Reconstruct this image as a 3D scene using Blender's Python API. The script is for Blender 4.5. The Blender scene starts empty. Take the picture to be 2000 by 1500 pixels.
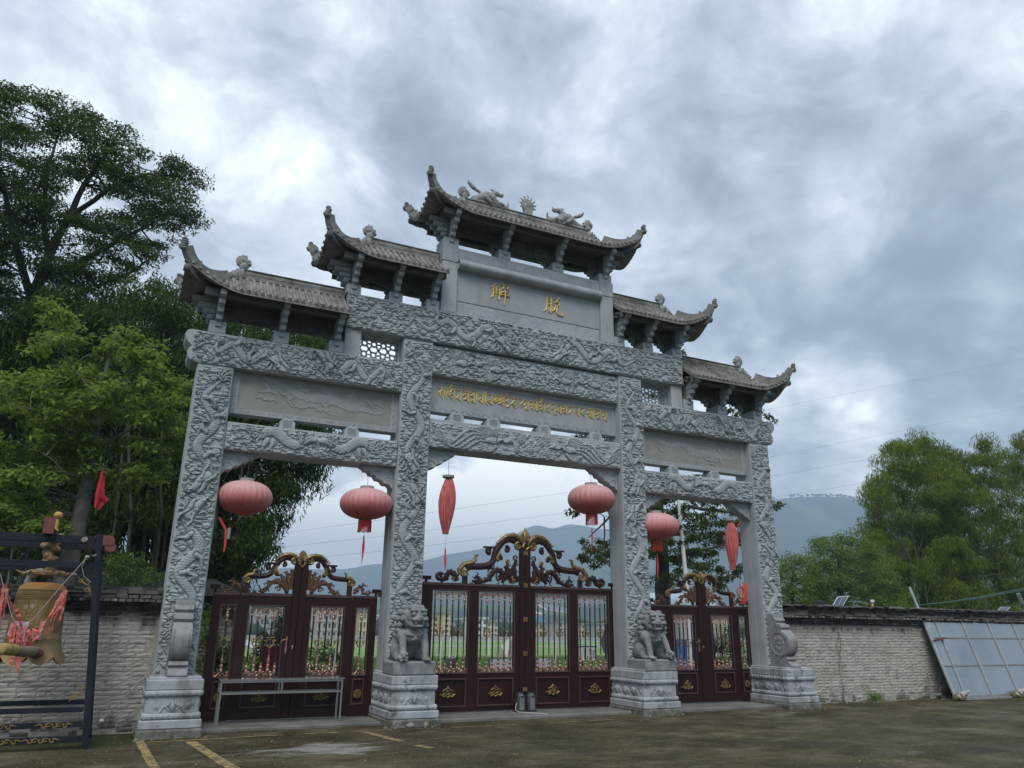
import bpy, math, random
import numpy as np
from mathutils import Vector, Matrix, noise as mnoise
random.seed(7); rng = np.random.default_rng(7)
R = math.radians
scene = bpy.context.scene
COL = scene.collection

# ------------------------------------------------------------------ camera
YAW, PITCH, ROLL, FPX = R(25.740), R(17.742), R(0.709), 1479.3
CAM = np.array([-6.902, -13.391, 1.6])
fwd = np.array([math.sin(YAW)*math.cos(PITCH), math.cos(YAW)*math.cos(PITCH), math.sin(PITCH)])
rgt0 = np.array([math.cos(YAW), -math.sin(YAW), 0.0])
up0 = np.cross(rgt0, fwd)
rgt = math.cos(ROLL)*rgt0 + math.sin(ROLL)*up0
upv = -math.sin(ROLL)*rgt0 + math.cos(ROLL)*up0
cam_data = bpy.data.cameras.new('camera'); cam = bpy.data.objects.new('camera', cam_data); COL.objects.link(cam)
M = Matrix(((rgt[0], upv[0], -fwd[0], CAM[0]), (rgt[1], upv[1], -fwd[1], CAM[1]), (rgt[2], upv[2], -fwd[2], CAM[2]), (0, 0, 0, 1)))
cam.matrix_world = M
cam_data.sensor_width = 36; cam_data.lens = 36*FPX/2000; cam_data.clip_start = .1; cam_data.clip_end = 12000
scene.camera = cam
scene.view_settings.view_transform = 'Standard'; scene.view_settings.look = 'None'
scene.view_settings.gamma = 1; scene.view_settings.use_curve_mapping = False
scene.view_settings.exposure = 0.93
def ray(u, v): return (u-1000)/FPX*rgt - (v-750)/FPX*upv + fwd
def P(u, v, Y):                      # a point read off the photograph, on the upright plane y = Y
    d = ray(u, v); return CAM + d*(Y-CAM[1])/d[1]

# ------------------------------------------------------------------ sky
SUN_EL, SUN_AZ = R(52), R(-150)      # azimuth measured from +Y clockwise
world = bpy.data.worlds.new('World'); scene.world = world; world.use_nodes = True
nt = world.node_tree; nt.nodes.clear()
def N(nt, t, **k):
    n = nt.nodes.new(t)
    for a, b in k.items():
        if a == 'inp':
            for i, x in b.items(): n.inputs[i].default_value = x
        else: setattr(n, a, b)
    return n
def math_(nt, op, a, b=None, clamp=False):
    n = nt.nodes.new('ShaderNodeMath'); n.operation = op; n.use_clamp = clamp
    for i, x in enumerate((a, b)):
        if x is None: continue
        if isinstance(x, (int, float)): n.inputs[i].default_value = x
        else: nt.links.new(x, n.inputs[i])
    return n.outputs[0]
def vmath(nt, op, a, b=None, out=0):
    n = nt.nodes.new('ShaderNodeVectorMath'); n.operation = op
    for i, x in enumerate((a, b)):
        if x is None: continue
        if isinstance(x, (tuple, list, np.ndarray)): n.inputs[i].default_value = tuple(float(q) for q in x)
        else: nt.links.new(x, n.inputs[i])
    return n.outputs[out]
def ramp(nt, fac, stops, interp='LINEAR'):
    n = nt.nodes.new('ShaderNodeValToRGB'); cr = n.color_ramp; cr.interpolation = interp
    while len(cr.elements) > 1: cr.elements.remove(cr.elements[-1])
    cr.elements[0].position = stops[0][0]; cr.elements[0].color = (*stops[0][1], 1)
    for p, c in stops[1:]:
        e = cr.elements.new(p); e.color = (*c, 1)
    if fac is not None: nt.links.new(fac, n.inputs[0])
    return n.outputs[0]
tc = N(nt, 'ShaderNodeTexCoord'); D = tc.outputs['Generated']
sep = N(nt, 'ShaderNodeSeparateXYZ'); nt.links.new(D, sep.inputs[0])
zz = math_(nt, 'ADD', math_(nt, 'MAXIMUM', sep.outputs[2], 0.0), 0.30)
comb = N(nt, 'ShaderNodeCombineXYZ')
nt.links.new(math_(nt, 'DIVIDE', sep.outputs[0], zz), comb.inputs[0]); nt.links.new(math_(nt, 'DIVIDE', sep.outputs[1], zz), comb.inputs[1])
def wnoise(vec, sc, det, rough, dist=0.0, off=0.0):
    m = N(nt, 'ShaderNodeVectorMath', operation='ADD'); nt.links.new(vec, m.inputs[0]); m.inputs[1].default_value = (off, off*1.7, off*.4)
    n = N(nt, 'ShaderNodeTexNoise'); nt.links.new(m.outputs[0], n.inputs['Vector'])
    n.inputs['Scale'].default_value = sc; n.inputs['Detail'].default_value = det; n.inputs['Roughness'].default_value = rough
    n.inputs['Distortion'].default_value = dist
    return n
n1 = wnoise(comb.outputs[0], 1.45, 9, .52, .35, 3.1)
n2 = wnoise(comb.outputs[0], 4.2, 10, .64, .45, 11.7)
n3 = wnoise(D, 9.0, 6, .55, .2, 5.2)
warp = wnoise(D, 2.6, 6, .55, 0, 8.1)
wv = vmath(nt, 'SCALE', vmath(nt, 'SUBTRACT', warp.outputs['Color'], (.5, .5, .5))); wv.node.inputs['Scale'].default_value = .62
DW = vmath(nt, 'NORMALIZE', vmath(nt, 'ADD', D, wv))
field = math_(nt, 'ADD', math_(nt, 'MULTIPLY', math_(nt, 'SUBTRACT', n1.outputs[0], .5), 1.5), .40)
field = math_(nt, 'ADD', field, math_(nt, 'MULTIPLY', math_(nt, 'SUBTRACT', n2.outputs[0], .5), 1.25))
field = math_(nt, 'ADD', field, math_(nt, 'MULTIPLY', math_(nt, 'SUBTRACT', n3.outputs[0], .5), .7))
# thick and thin parts of the cloud cover: (direction, angular radius in degrees, gain)
for u, v, rad, g in [(330, 60, 9, .05), (560, 470, 7, .22), (430, 240, 7, .06), (90, 120, 10, .0), (640, 120, 12, -.13), (860, 230, 11, -.15), (1150, 190, 10, -.06),
                     (1500, 60, 11, .14), (1900, 90, 12, .12), (1800, 440, 7, .24), (1560, 520, 6, .06), (1850, 330, 8, -.14), (1480, 330, 9, -.10), (1750, 640, 10, -.16), (1500, 800, 6, -.06),
                     (1720, 800, 5, .30), (1620, 880, 6, .16), (640, 960, 8, .7), (560, 1040, 8, .55), (1000, 960, 8, .6), (900, 1000, 8, .4), (1350, 1000, 8, .3), (700, 640, 10, .05), (1920, 900, 8, -.06),
                     (50, 600, 10, .12), (1200, 700, 9, -.02), (1150, 380, 7, .10), (-500, 300, 25, .08), (2500, 300, 25, -.04)]:
    d = ray(u, v); d = d/np.linalg.norm(d)
    dt = vmath(nt, 'DOT_PRODUCT', DW, d, out=1)
    mr = N(nt, 'ShaderNodeMapRange'); mr.interpolation_type = 'SMOOTHSTEP'
    mr.inputs[1].default_value = math.cos(R(rad*1.25)); mr.inputs[2].default_value = 1.0; mr.inputs[3].default_value = 0; mr.inputs[4].default_value = g
    nt.links.new(dt, mr.inputs[0])
    field = math_(nt, 'ADD', field, mr.outputs[0])
hz = N(nt, 'ShaderNodeMapRange'); hz.inputs[1].default_value = 0; hz.inputs[2].default_value = .28; hz.inputs[3].default_value = .14; hz.inputs[4].default_value = 0
nt.links.new(sep.outputs[2], hz.inputs[0]); field = math_(nt, 'ADD', field, hz.outputs[0], True)
ccol = ramp(nt, field, [(0, (.165, .190, .232)), (.2, (.215, .248, .297)), (.4, (.305, .346, .398)), (.58, (.43, .472, .515)), (.76, (.60, .635, .665)), (.92, (.88, .90, .90)), (1, (1.0, 1.0, .99))])
cloud_bg = N(nt, 'ShaderNodeBackground'); nt.links.new(ccol, cloud_bg.inputs[0]); cloud_bg.inputs[1].default_value = 1.25
sky = N(nt, 'ShaderNodeTexSky'); sky.sky_type = 'NISHITA'; sky.sun_disc = False; sky.sun_elevation = SUN_EL; sky.sun_rotation = SUN_AZ
sky_bg = N(nt, 'ShaderNodeBackground'); nt.links.new(sky.outputs[0], sky_bg.inputs[0]); sky_bg.inputs[1].default_value = .10
mx = N(nt, 'ShaderNodeMixShader'); mx.inputs[0].default_value = .90
nt.links.new(sky_bg.outputs[0], mx.inputs[1]); nt.links.new(cloud_bg.outputs[0], mx.inputs[2])
wo = N(nt, 'ShaderNodeOutputWorld'); nt.links.new(mx.outputs[0], wo.inputs[0])
# ------------------------------------------------------------------ sun (veiled by cloud)
sl = bpy.data.lights.new('sun', 'SUN'); sl.energy = 1.45; sl.angle = R(30); sl.color = (1, .955, .88)
so = bpy.data.objects.new('sun', sl); COL.objects.link(so)
sd = Vector((math.sin(SUN_AZ)*math.cos(SUN_EL), math.cos(SUN_AZ)*math.cos(SUN_EL), math.sin(SUN_EL)))
so.rotation_euler = sd.to_track_quat('Z', 'Y').to_euler(); so.location = (0, -20, 30)

# ------------------------------------------------------------------ helpers
ORG = {}
def tag(o, label=None, cat=None, group=None, kind=None):
    if label: o['label'] = label
    if cat: o['category'] = cat
    if group: o['group'] = group
    if kind: o['kind'] = kind
    return o
def thing(name, label, cat, loc=(0, 0, 0), rz=0, group=None):
    o = bpy.data.objects.new(name, None); COL.objects.link(o); o.empty_display_size = .2
    o.location = loc; o.rotation_euler = (0, 0, rz); ORG[o.name] = tuple(loc)
    return tag(o, label, cat, group)
def link(name, me, parent=None, loc=(0, 0, 0), rot=None, kind=None, scale=None):
    o = bpy.data.objects.new(name, me); COL.objects.link(o)
    if parent is not None: o.parent = parent; ORG[o.name] = ORG[parent.name]
    else: ORG[o.name] = (0, 0, 0)
    o.location = loc
    if rot: o.rotation_euler = rot
    if scale: o.scale = scale
    if kind: o['kind'] = kind
    return o
def np_mesh(name, V, F, mat=None, smooth=False, angle=None):
    V = np.asarray(V, dtype=np.float32).reshape(-1, 3)
    me = bpy.data.meshes.new(name)
    if isinstance(F, np.ndarray):
        k = F.shape[1]; nf = len(F)
        me.vertices.add(len(V)); me.vertices.foreach_set('co', V.ravel())
        me.loops.add(nf*k); me.loops.foreach_set('vertex_index', F.astype(np.int32).ravel())
        me.polygons.add(nf); me.polygons.foreach_set('loop_start', np.arange(0, nf*k, k, dtype=np.int32))
        me.update(calc_edges=True)
    else:
        me.from_pydata(V.tolist(), [], F); me.update()
    if mat: me.materials.append(mat)
    if smooth:
        me.polygons.foreach_set('use_smooth', np.ones(len(me.polygons), dtype=bool))
        if angle: me.set_sharp_from_angle(angle=R(angle))
    return me
class MB:
    def __init__(s): s.v = []; s.f = []
    def add(s, V, F):
        o = len(s.v); s.v.extend([tuple(map(float, p)) for p in V]); s.f.extend([[i+o for i in f] for f in F]); return s
    def box(s, x0, x1, y0, y1, z0, z1, tf=None):
        V = [(x0, y0, z0), (x1, y0, z0), (x1, y1, z0), (x0, y1, z0), (x0, y0, z1), (x1, y0, z1), (x1, y1, z1), (x0, y1, z1)]
        if tf: V = [tf @ Vector(p) for p in V]
        return s.add(V, [[0, 3, 2, 1], [4, 5, 6, 7], [0, 1, 5, 4], [1, 2, 6, 5], [2, 3, 7, 6], [3, 0, 4, 7]])
    def beam(s, a, b, w, h=None, up=(0, 0, 1)):          # rectangular bar from a to b
        h = h or w; a = Vector(a); b = Vector(b); d = (b-a).normalized(); u = Vector(up)
        if abs(d.dot(u)) > .99: u = Vector((0, 1, 0))
        x = d.cross(u).normalized(); z = x.cross(d)
        V = []
        for p in (a, b):
            for i, j in ((-1, -1), (1, -1), (1, 1), (-1, 1)): V.append(p+x*i*w/2+z*j*h/2)
        return s.add(V, [[0, 1, 2, 3], [7, 6, 5, 4], [0, 4, 5, 1], [1, 5, 6, 2], [2, 6, 7, 3], [3, 7, 4, 0]])
    def tube(s, pts, r, n=8, flat=1.0, up=(0, 1, 0)):
        pts = [Vector(p) for p in pts]; m = len(pts)
        rr = [r]*m if isinstance(r, (int, float)) else list(r)
        V = []; u0 = Vector(up)
        for i, p in enumerate(pts):
            d = (pts[min(i+1, m-1)]-pts[max(i-1, 0)])
            d = d.normalized() if d.length > 1e-9 else Vector((0, 0, 1))
            u = u0-d*u0.dot(d)
            if u.length < 1e-3: u = Vector((1, 0, 0))-d*d.x
            u.normalize(); w = d.cross(u)
            for k in range(n):
                a = 2*math.pi*k/n; V.append(p+(u*math.cos(a)*flat+w*math.sin(a))*rr[i])
        F = [[i*n+k, i*n+(k+1) % n, (i+1)*n+(k+1) % n, (i+1)*n+k] for i in range(m-1) for k in range(n)]
        F += [list(range(n))[::-1], [(m-1)*n+k for k in range(n)]]
        return s.add(V, F)
    def lathe(s, prof, n=16, o=(0, 0, 0), a0=0):
        V = []; m = len(prof)
        for r_, z in prof:
            for k in range(n):
                a = a0+2*math.pi*k/n; V.append((o[0]+r_*math.cos(a), o[1]+r_*math.sin(a), o[2]+z))
        F = [[i*n+k, i*n+(k+1) % n, (i+1)*n+(k+1) % n, (i+1)*n+k] for i in range(m-1) for k in range(n)]
        F += [list(range(n))[::-1], [(m-1)*n+k for k in range(n)]]
        return s.add(V, F)
    def prism(s, poly, y0, y1, axis='y'):                # poly = [(a,b)] in the x-z plane, pushed along y (or y-z plane along x, x-y along z)
        n = len(poly)
        def q(a, b, c): return (a, c, b) if axis == 'y' else ((c, a, b) if axis == 'x' else (a, b, c))
        V = [q(a, b, y0) for a, b in poly]+[q(a, b, y1) for a, b in poly]
        F = [list(range(n)), [n+i for i in range(n)][::-1]]+[[i, n+i, n+(i+1) % n, (i+1) % n] for i in range(n)]
        return s.add(V, F)
    def ell(s, c, r, n=12, m=8, rot=None):
        V = []; c = Vector(c)
        for i in range(1, m):
            t = math.pi*i/m
            for k in range(n):
                a = 2*math.pi*k/n; p = Vector((r[0]*math.sin(t)*math.cos(a), r[1]*math.sin(t)*math.sin(a), r[2]*math.cos(t)))
                if rot: p = rot @ p
                V.append(c+p)
        top = Vector((0, 0, r[2])); bot = Vector((0, 0, -r[2]))
        if rot: top = rot @ top; bot = rot @ bot
        V += [c+top, c+bot]; t_ = (m-1)*n
        F = [[i*n+k, (i+1)*n+k, (i+1)*n+(k+1) % n, i*n+(k+1) % n] for i in range(m-2) for k in range(n)]
        F += [[t_, k, (k+1) % n] for k in range(n)]+[[t_+1, (m-2)*n+(k+1) % n, (m-2)*n+k] for k in range(n)]
        return s.add(V, F)
    def build(s, name, mat, parent=None, smooth=False, angle=35, kind=None, local=False, bevel=0, flip=False):
        V = np.array(s.v, dtype=np.float64)
        if parent is not None and not local: V = V-np.array(ORG[parent.name])
        me = bpy.data.meshes.new(name); me.from_pydata(V.tolist(), [], s.f); me.update()
        if mat: me.materials.append(mat)
        import bmesh
        b = bmesh.new(); b.from_mesh(me); bmesh.ops.recalc_face_normals(b, faces=b.faces); b.to_mesh(me); b.free()
        if smooth:
            me.polygons.foreach_set('use_smooth', np.ones(len(me.polygons), dtype=bool)); me.set_sharp_from_angle(angle=R(angle))
        o = link(name, me, parent, kind=kind)
        if bevel:
            md = o.modifiers.new('bevel', 'BEVEL'); md.width = bevel; md.segments = 1; md.limit_method = 'ANGLE'; md.angle_limit = R(50)
        return o
def remeshed(mb, voxel, name, mat, parent, local=False, disp=0, dscale=8, smooth_it=0):
    """fuse the collected solids into one continuous sculpted surface"""
    V = np.array(mb.v)
    if parent is not None and not local: V = V-np.array(ORG[parent.name])
    me = bpy.data.meshes.new('tmp'); me.from_pydata(V.tolist(), [], mb.f); me.update()
    o = bpy.data.objects.new('tmp', me); COL.objects.link(o)
    md = o.modifiers.new('r', 'REMESH'); md.mode = 'VOXEL'; md.voxel_size = voxel; md.use_smooth_shade = True
    if smooth_it:
        m2 = o.modifiers.new('s', 'SMOOTH'); m2.iterations = smooth_it; m2.factor = .5
    dg = bpy.context.evaluated_depsgraph_get(); dg.update()
    me2 = bpy.data.meshes.new_from_object(o.evaluated_get(dg)); me2.name = name
    bpy.data.objects.remove(o); bpy.data.meshes.remove(me)
    me2.materials.clear(); me2.materials.append(mat)
    if disp:
        n = len(me2.vertices); co = np.empty(n*3, dtype=np.float32); me2.vertices.foreach_get('co', co); co = co.reshape(-1, 3)
        no = np.empty(n*3, dtype=np.float32); me2.vertices.foreach_get('normal', no); no = no.reshape(-1, 3)
        d = np.array([mnoise.noise(Vector(p)*dscale)+.5*mnoise.noise(Vector(p)*dscale*2.3) for p in co.tolist()])
        me2.vertices.foreach_set('co', (co+no*d[:, None]*disp).astype(np.float32).ravel())
    me2.polygons.foreach_set('use_smooth', np.ones(len(me2.polygons), dtype=bool)); me2.update()
    return link(name, me2, parent)

# ------------------------------------------------------------------ materials
def mat(name, cols, scale=6, rough=.75, metal=0, bump=0, bscale=40, spec=.5, detail=6, mixes=(), rvar=0, coord='Object', emission=None, sheen=0, stretch=None, bdist=.01, distort=0):
    """cols: [(pos,color)...] noise ramp; mixes: [(color, scale, lo, hi, amount, stretch)] stain layers"""
    m = bpy.data.materials.new(name); m.use_nodes = True; t = m.node_tree; b = t.nodes['Principled BSDF']
    if coord == 'World': vec = N(t, 'ShaderNodeNewGeometry').outputs['Position']
    else: tcn = N(t, 'ShaderNodeTexCoord'); vec = tcn.outputs[coord]
    def nz(sc, det, st=None, ro=.6, di=0):
        v = vec
        if st:
            mp = N(t, 'ShaderNodeMapping'); mp.inputs['Scale'].default_value = st; t.links.new(vec, mp.inputs[0]); v = mp.outputs[0]
        n = N(t, 'ShaderNodeTexNoise'); t.links.new(v, n.inputs['Vector'])
        n.inputs['Scale'].default_value = sc; n.inputs['Detail'].default_value = det; n.inputs['Roughness'].default_value = ro; n.inputs['Distortion'].default_value = di
        return n.outputs[0]
    if not isinstance(cols, list): cols = [(0, cols), (1, cols)]
    n0 = nz(scale, detail, stretch, .62, distort)
    c = ramp(t, n0, cols)
    for (mc, sc, lo, hi, am, st) in mixes:
        f = nz(sc, 7, st, .65)
        mr = N(t, 'ShaderNodeMapRange'); mr.inputs[1].default_value = lo; mr.inputs[2].default_value = hi; mr.inputs[3].default_value = 0; mr.inputs[4].default_value = am
        t.links.new(f, mr.inputs[0])
        mxn = N(t, 'ShaderNodeMix', data_type='RGBA'); t.links.new(mr.outputs[0], mxn.inputs[0]); t.links.new(c, mxn.inputs[6]); mxn.inputs[7].default_value = (*mc, 1)
        c = mxn.outputs[2]
    t.links.new(c, b.inputs['Base Color'])
    b.inputs['Roughness'].default_value = rough; b.inputs['Metallic'].default_value = metal
    b.inputs['Specular IOR Level'].default_value = spec
    if rvar:
        r_ = ramp(t, nz(scale*1.7, 5), [(0.3, (rough-rvar,)*3), (.7, (min(1, rough+rvar),)*3)]); t.links.new(r_, b.inputs['Roughness'])
    if bump:
        bn = N(t, 'ShaderNodeBump'); bn.inputs['Strength'].default_value = bump; bn.inputs['Distance'].default_value = bdist
        t.links.new(nz(bscale, 6), bn.inputs['Height']); t.links.new(bn.outputs[0], b.inputs['Normal'])
    if emission: b.inputs['Emission Color'].default_value = (*emission[0], 1); b.inputs['Emission Strength'].default_value = emission[1]
    m['bsdf'] = 1
    return m
def leafmat(name, cols, scale=1.5, trans=.35, rough=.75):
    m = bpy.data.materials.new(name); m.use_nodes = True; t = m.node_tree; b = t.nodes['Principled BSDF']
    g = N(t, 'ShaderNodeNewGeometry'); tcn = N(t, 'ShaderNodeTexCoord')
    n = N(t, 'ShaderNodeTexNoise'); n.inputs['Scale'].default_value = scale; n.inputs['Detail'].default_value = 3; t.links.new(tcn.outputs['Object'], n.inputs['Vector'])
    f = math_(t, 'ADD', math_(t, 'MULTIPLY', g.outputs['Random Per Island'], .55), math_(t, 'MULTIPLY', n.outputs[0], .45))
    c = ramp(t, f, cols); t.links.new(c, b.inputs['Base Color']); b.inputs['Roughness'].default_value = rough
    b.inputs['Specular IOR Level'].default_value = .12
    tr = N(t, 'ShaderNodeBsdfTranslucent'); hs = N(t, 'ShaderNodeHueSaturation'); hs.inputs['Value'].default_value = 1.5; hs.inputs['Hue'].default_value = .485; t.links.new(c, hs.inputs['Color']); t.links.new(hs.outputs[0], tr.inputs[0])
    ms = N(t, 'ShaderNodeMixShader'); ms.inputs[0].default_value = trans
    t.links.new(b.outputs[0], ms.inputs[1]); t.links.new(tr.outputs[0], ms.inputs[2]); t.links.new(ms.outputs[0], t.nodes['Material Output'].inputs[0])
    return m
M_MOULD = mat('maroon_moulding_highlight', [(.3, (.045, .02, .02)), (.7, (.075, .036, .035))], 3, .33, spec=.6)  # glossier maroon, its base lightened to carry the beads' highlights
S_D, S_M, S_L = (.17, .185, .21), (.27, .295, .325), (.37, .395, .42)
M_STONE = mat('blue_grey_carved_stone', [(.25, (.26, .29, .31)), (.5, (.325, .358, .378)), (.75, (.39, .42, .435))], 3, .9, spec=.2, bump=.3, bscale=90, bdist=.006,
              mixes=[((.17, .18, .185), 1.8, .52, .70, .5, (1.4, 1, .22)), ((.14, .145, .14), 6, .62, .74, .5, None)])
M_STONE_F = mat('smooth_stone_slab', [(.3, (.26, .28, .30)), (.7, (.33, .35, .37))], 4, .7, bump=.2, bscale=150, bdist=.004,
                mixes=[((.15, .16, .175), 1.5, .5, .72, .5, (1, 1, .35)), ((.36, .37, .38), 60, .62, .75, .5, None)])
M_STONE_P = mat('pale_side_stone', [(.3, (.29, .315, .335)), (.7, (.375, .40, .42))], 2.5, .75, bump=.15, bscale=120, bdist=.004,
                mixes=[((.22, .23, .25), 3, .52, .75, .5, (1.5, 1.5, .15))])
M_STONE_G = mat('greyish_buff_engraved_stone', [(.3, (.205, .21, .20)), (.7, (.27, .275, .265))], 6, .85, bump=.3, bscale=60, bdist=.006)
M_STONE_B = mat('engraved_pale_figure_stone', [(.3, (.235, .25, .26)), (.7, (.295, .31, .32))], 9, .85, bump=.2, bscale=60, bdist=.006)
M_BASE = mat('pedestal_stone', [(.3, (.27, .295, .32)), (.7, (.41, .43, .455))], 3, .8, bump=.4, bscale=70, bdist=.006,
             mixes=[((.12, .125, .12), 2.3, .48, .66, .7, (1, 1, .4)), ((.06, .065, .05), 5, .56, .68, .8, None)])
M_ROOF = mat('weathered_roof_stone', [(.25, (.11, .11, .107)), (.5, (.20, .20, .19)), (.75, (.31, .305, .29))], 5, .9, bump=.5, bscale=45, bdist=.01,
             mixes=[((.05, .052, .05), 2.8, .5, .68, .75, None), ((.20, .13, .09), 3.7, .62, .72, .5, None), ((.33, .34, .33), 12, .6, .72, .4, None)])
M_ROOFD = mat('shade_toned_stone', [(.3, (.075, .08, .08)), (.7, (.13, .135, .135))], 4, .9, bump=.3, bscale=40)  # shade under the eaves put into the stone colour; outhouse roof reuses it
M_FIG = mat('weathered_figure_stone', [(.25, (.17, .17, .17)), (.75, (.34, .345, .35))], 8, .9, bump=.5, bscale=60, bdist=.01, mixes=[((.08, .08, .08), 5, .55, .7, .6, None)])
M_LION = mat('lion_granite', [(.25, (.13, .14, .15)), (.55, (.235, .25, .26)), (.8, (.33, .34, .345))], 5, .85, bump=.5, bscale=80, bdist=.008, mixes=[((.085, .085, .085), 3.3, .5, .7, .7, None)])
M_DRUM = mat('streaked_drum_stone', [(.25, (.15, .155, .16)), (.7, (.31, .32, .33))], 5, .85, bump=.5, bscale=60, mixes=[((.06, .06, .058), 4, .5, .7, .7, (1, 1, .25))])
M_PLINTH = mat('mossy_plinth', [(.3, (.10, .10, .09)), (.7, (.21, .21, .195))], 8, .95, bump=.7, bscale=30, bdist=.02, mixes=[((.05, .065, .03), 5, .45, .6, .8, None), ((.38, .39, .38), 6, .66, .72, .8, None)])
M_GOLD = mat('gold_paint', [(.3, (.50, .36, .07)), (.7, (.76, .58, .16))], 20, .45, metal=.25, bump=.2, bscale=80)
M_GOLDM = mat('brass_ornament', [(.3, (.07, .045, .022)), (.5, (.20, .135, .055)), (.75, (.48, .34, .14))], 26, .42, metal=.55, bump=.5, bscale=90, bdist=.006)
M_COPPER = mat('copper_fitting', [(.3, (.16, .08, .06)), (.7, (.52, .31, .24))], 40, .34, metal=.6)
M_MAROON = mat('maroon_painted_metal', [(.3, (.016, .0055, .006)), (.7, (.028, .0095, .009))], 3, .48, bump=.12, bscale=8, spec=.22, stretch=(18, 18, .6), mixes=[((.06, .035, .03), 6, .6, .75, .35, (1, 1, .3))])
M_MAROON2 = mat('maroon_scroll_metal', [(.3, (.022, .008, .009)), (.7, (.042, .017, .016))], 5, .42, spec=.3)
M_BAR = mat('near_black_bar', [(.3, (.012, .010, .014)), (.7, (.035, .018, .02))], 20, .35)
M_STEEL = mat('stainless_steel', [(.3, (.36, .36, .35)), (.7, (.46, .46, .45))], 2, .3, metal=.85)
M_GREYMET = mat('grey_anodised_case', [(.3, (.07, .072, .078)), (.7, (.13, .135, .14))], 5, .35, metal=.6)
M_DARKPL = mat('dark_plastic', (.03, .03, .032), 5, .5)
ST_TOP = ((.035, .033, .030), 2.6, .50, .64, .85, (1.1, 1, .28))
M_BRICKS = [mat('grey_brick_%s' % k, [(.25, a), (.75, c)], 3, .95, bump=.8, bscale=50, bdist=.014, coord='World', mixes=[((.46, .44, .395), 11, .56, .66, .7, (.35, 1, 2.2)), ((.42, .40, .36), 1.6, .48, .60, .75, (1, 1, 1.6)), ((.30, .27, .22), 2.3, .54, .64, .6, None), ((.09, .085, .075), 5, .56, .70, .55, None)])
            for k, a, c in (('a', (.36, .345, .30), (.49, .47, .42)), ('b', (.33, .315, .28), (.45, .43, .385)), ('c', (.39, .37, .32), (.52, .495, .44)), ('d', (.30, .285, .255), (.41, .39, .35)))]
for m_ in M_BRICKS:                      # black mould creeping down from the cap and up from the damp footing
    t = m_.node_tree; b = t.nodes['Principled BSDF']; c = b.inputs['Base Color'].links[0].from_socket; g = N(t, 'ShaderNodeNewGeometry').outputs['Position']; sp = N(t, 'ShaderNodeSeparateXYZ'); t.links.new(g, sp.inputs[0])
    mp = N(t, 'ShaderNodeMapping'); mp.inputs['Scale'].default_value = (1.3, 1, .45); t.links.new(g, mp.inputs[0])
    n = N(t, 'ShaderNodeTexNoise'); n.inputs['Scale'].default_value = 1.7; n.inputs['Detail'].default_value = 8; n.inputs['Roughness'].default_value = .68; t.links.new(mp.outputs[0], n.inputs['Vector'])
    def mr_(f, a0, a1, b0, b1):
        q_ = N(t, 'ShaderNodeMapRange'); t.links.new(f, q_.inputs[0])
        for i_, x_ in enumerate((a0, a1, b0, b1)): q_.inputs[i_+1].default_value = x_
        return q_.outputs[0]
    top = math_(t, 'ADD', n.outputs[0], mr_(sp.outputs[2], 1.25, 1.80, -.16, .18)); low = math_(t, 'ADD', n.outputs[0], mr_(sp.outputs[2], .0, .5, .20, -.2))
    for f, col in ((mr_(top, .56, .68, 0, .9), (.022, .021, .02)), (mr_(low, .55, .68, 0, .85), (.045, .045, .03))):
        mxn = N(t, 'ShaderNodeMix', data_type='RGBA'); t.links.new(f, mxn.inputs[0]); t.links.new(c, mxn.inputs[6]); mxn.inputs[7].default_value = (*col, 1); c = mxn.outputs[2]
    t.links.new(c, b.inputs['Base Color'])
M_MORTAR = mat('lime_mortar', [(.3, (.24, .23, .20)), (.7, (.42, .40, .36))], 9, .98, bump=.8, bscale=25, bdist=.02, mixes=[((.06, .055, .05), 2, .55, .7, .6, None)])
M_CAPB = mat('blackened_cap_brick', [(.35, (.022, .021, .02)), (.6, (.07, .066, .06)), (.8, (.22, .21, .19))], 5, .95, bump=.6, bscale=40, bdist=.012)
M_CAPT = mat('mouldy_cap_top', [(.3, (.06, .058, .055)), (.7, (.17, .165, .155))], 6, .95, bump=.6, bscale=40, bdist=.012)
# ================================================================== SETTING
def smooth01(x): x = np.clip(x, 0, 1); return x*x*(3-2*x)
def gz(x, y):        # the land drops from the temple yard to the paddy fields
    return -2.0*smooth01((y-9)/16.0)
xs = np.concatenate([np.linspace(-3100, -60, 22), np.linspace(-50, 60, 45), np.linspace(70, 4600, 22)])
ys = np.concatenate([np.linspace(-2000, -40, 10), np.linspace(-30, 40, 50), np.linspace(50, 3150, 30)])
X, Y = np.meshgrid(xs, ys); Z = gz(X, Y)
V = np.stack([X, Y, Z], -1).reshape(-1, 3)
def grid_faces(ny, nx, off=0):
    i = np.arange(ny-1)[:, None]*nx+np.arange(nx-1)[None, :]; i = i.ravel()+off
    return np.stack([i, i+1, i+nx+1, i+nx], -1)
M_LAND = mat('rough_grass_land', [(.3, (.035, .055, .02)), (.5, (.06, .075, .035)), (.75, (.11, .10, .07))], .6, .95, bump=.5, bscale=5, bdist=.05, mixes=[((.16, .15, .12), .15, .55, .6, .8, None)])
link('ground', np_mesh('ground', V, grid_faces(len(ys), len(xs)), M_LAND, True), kind='structure')

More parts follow.
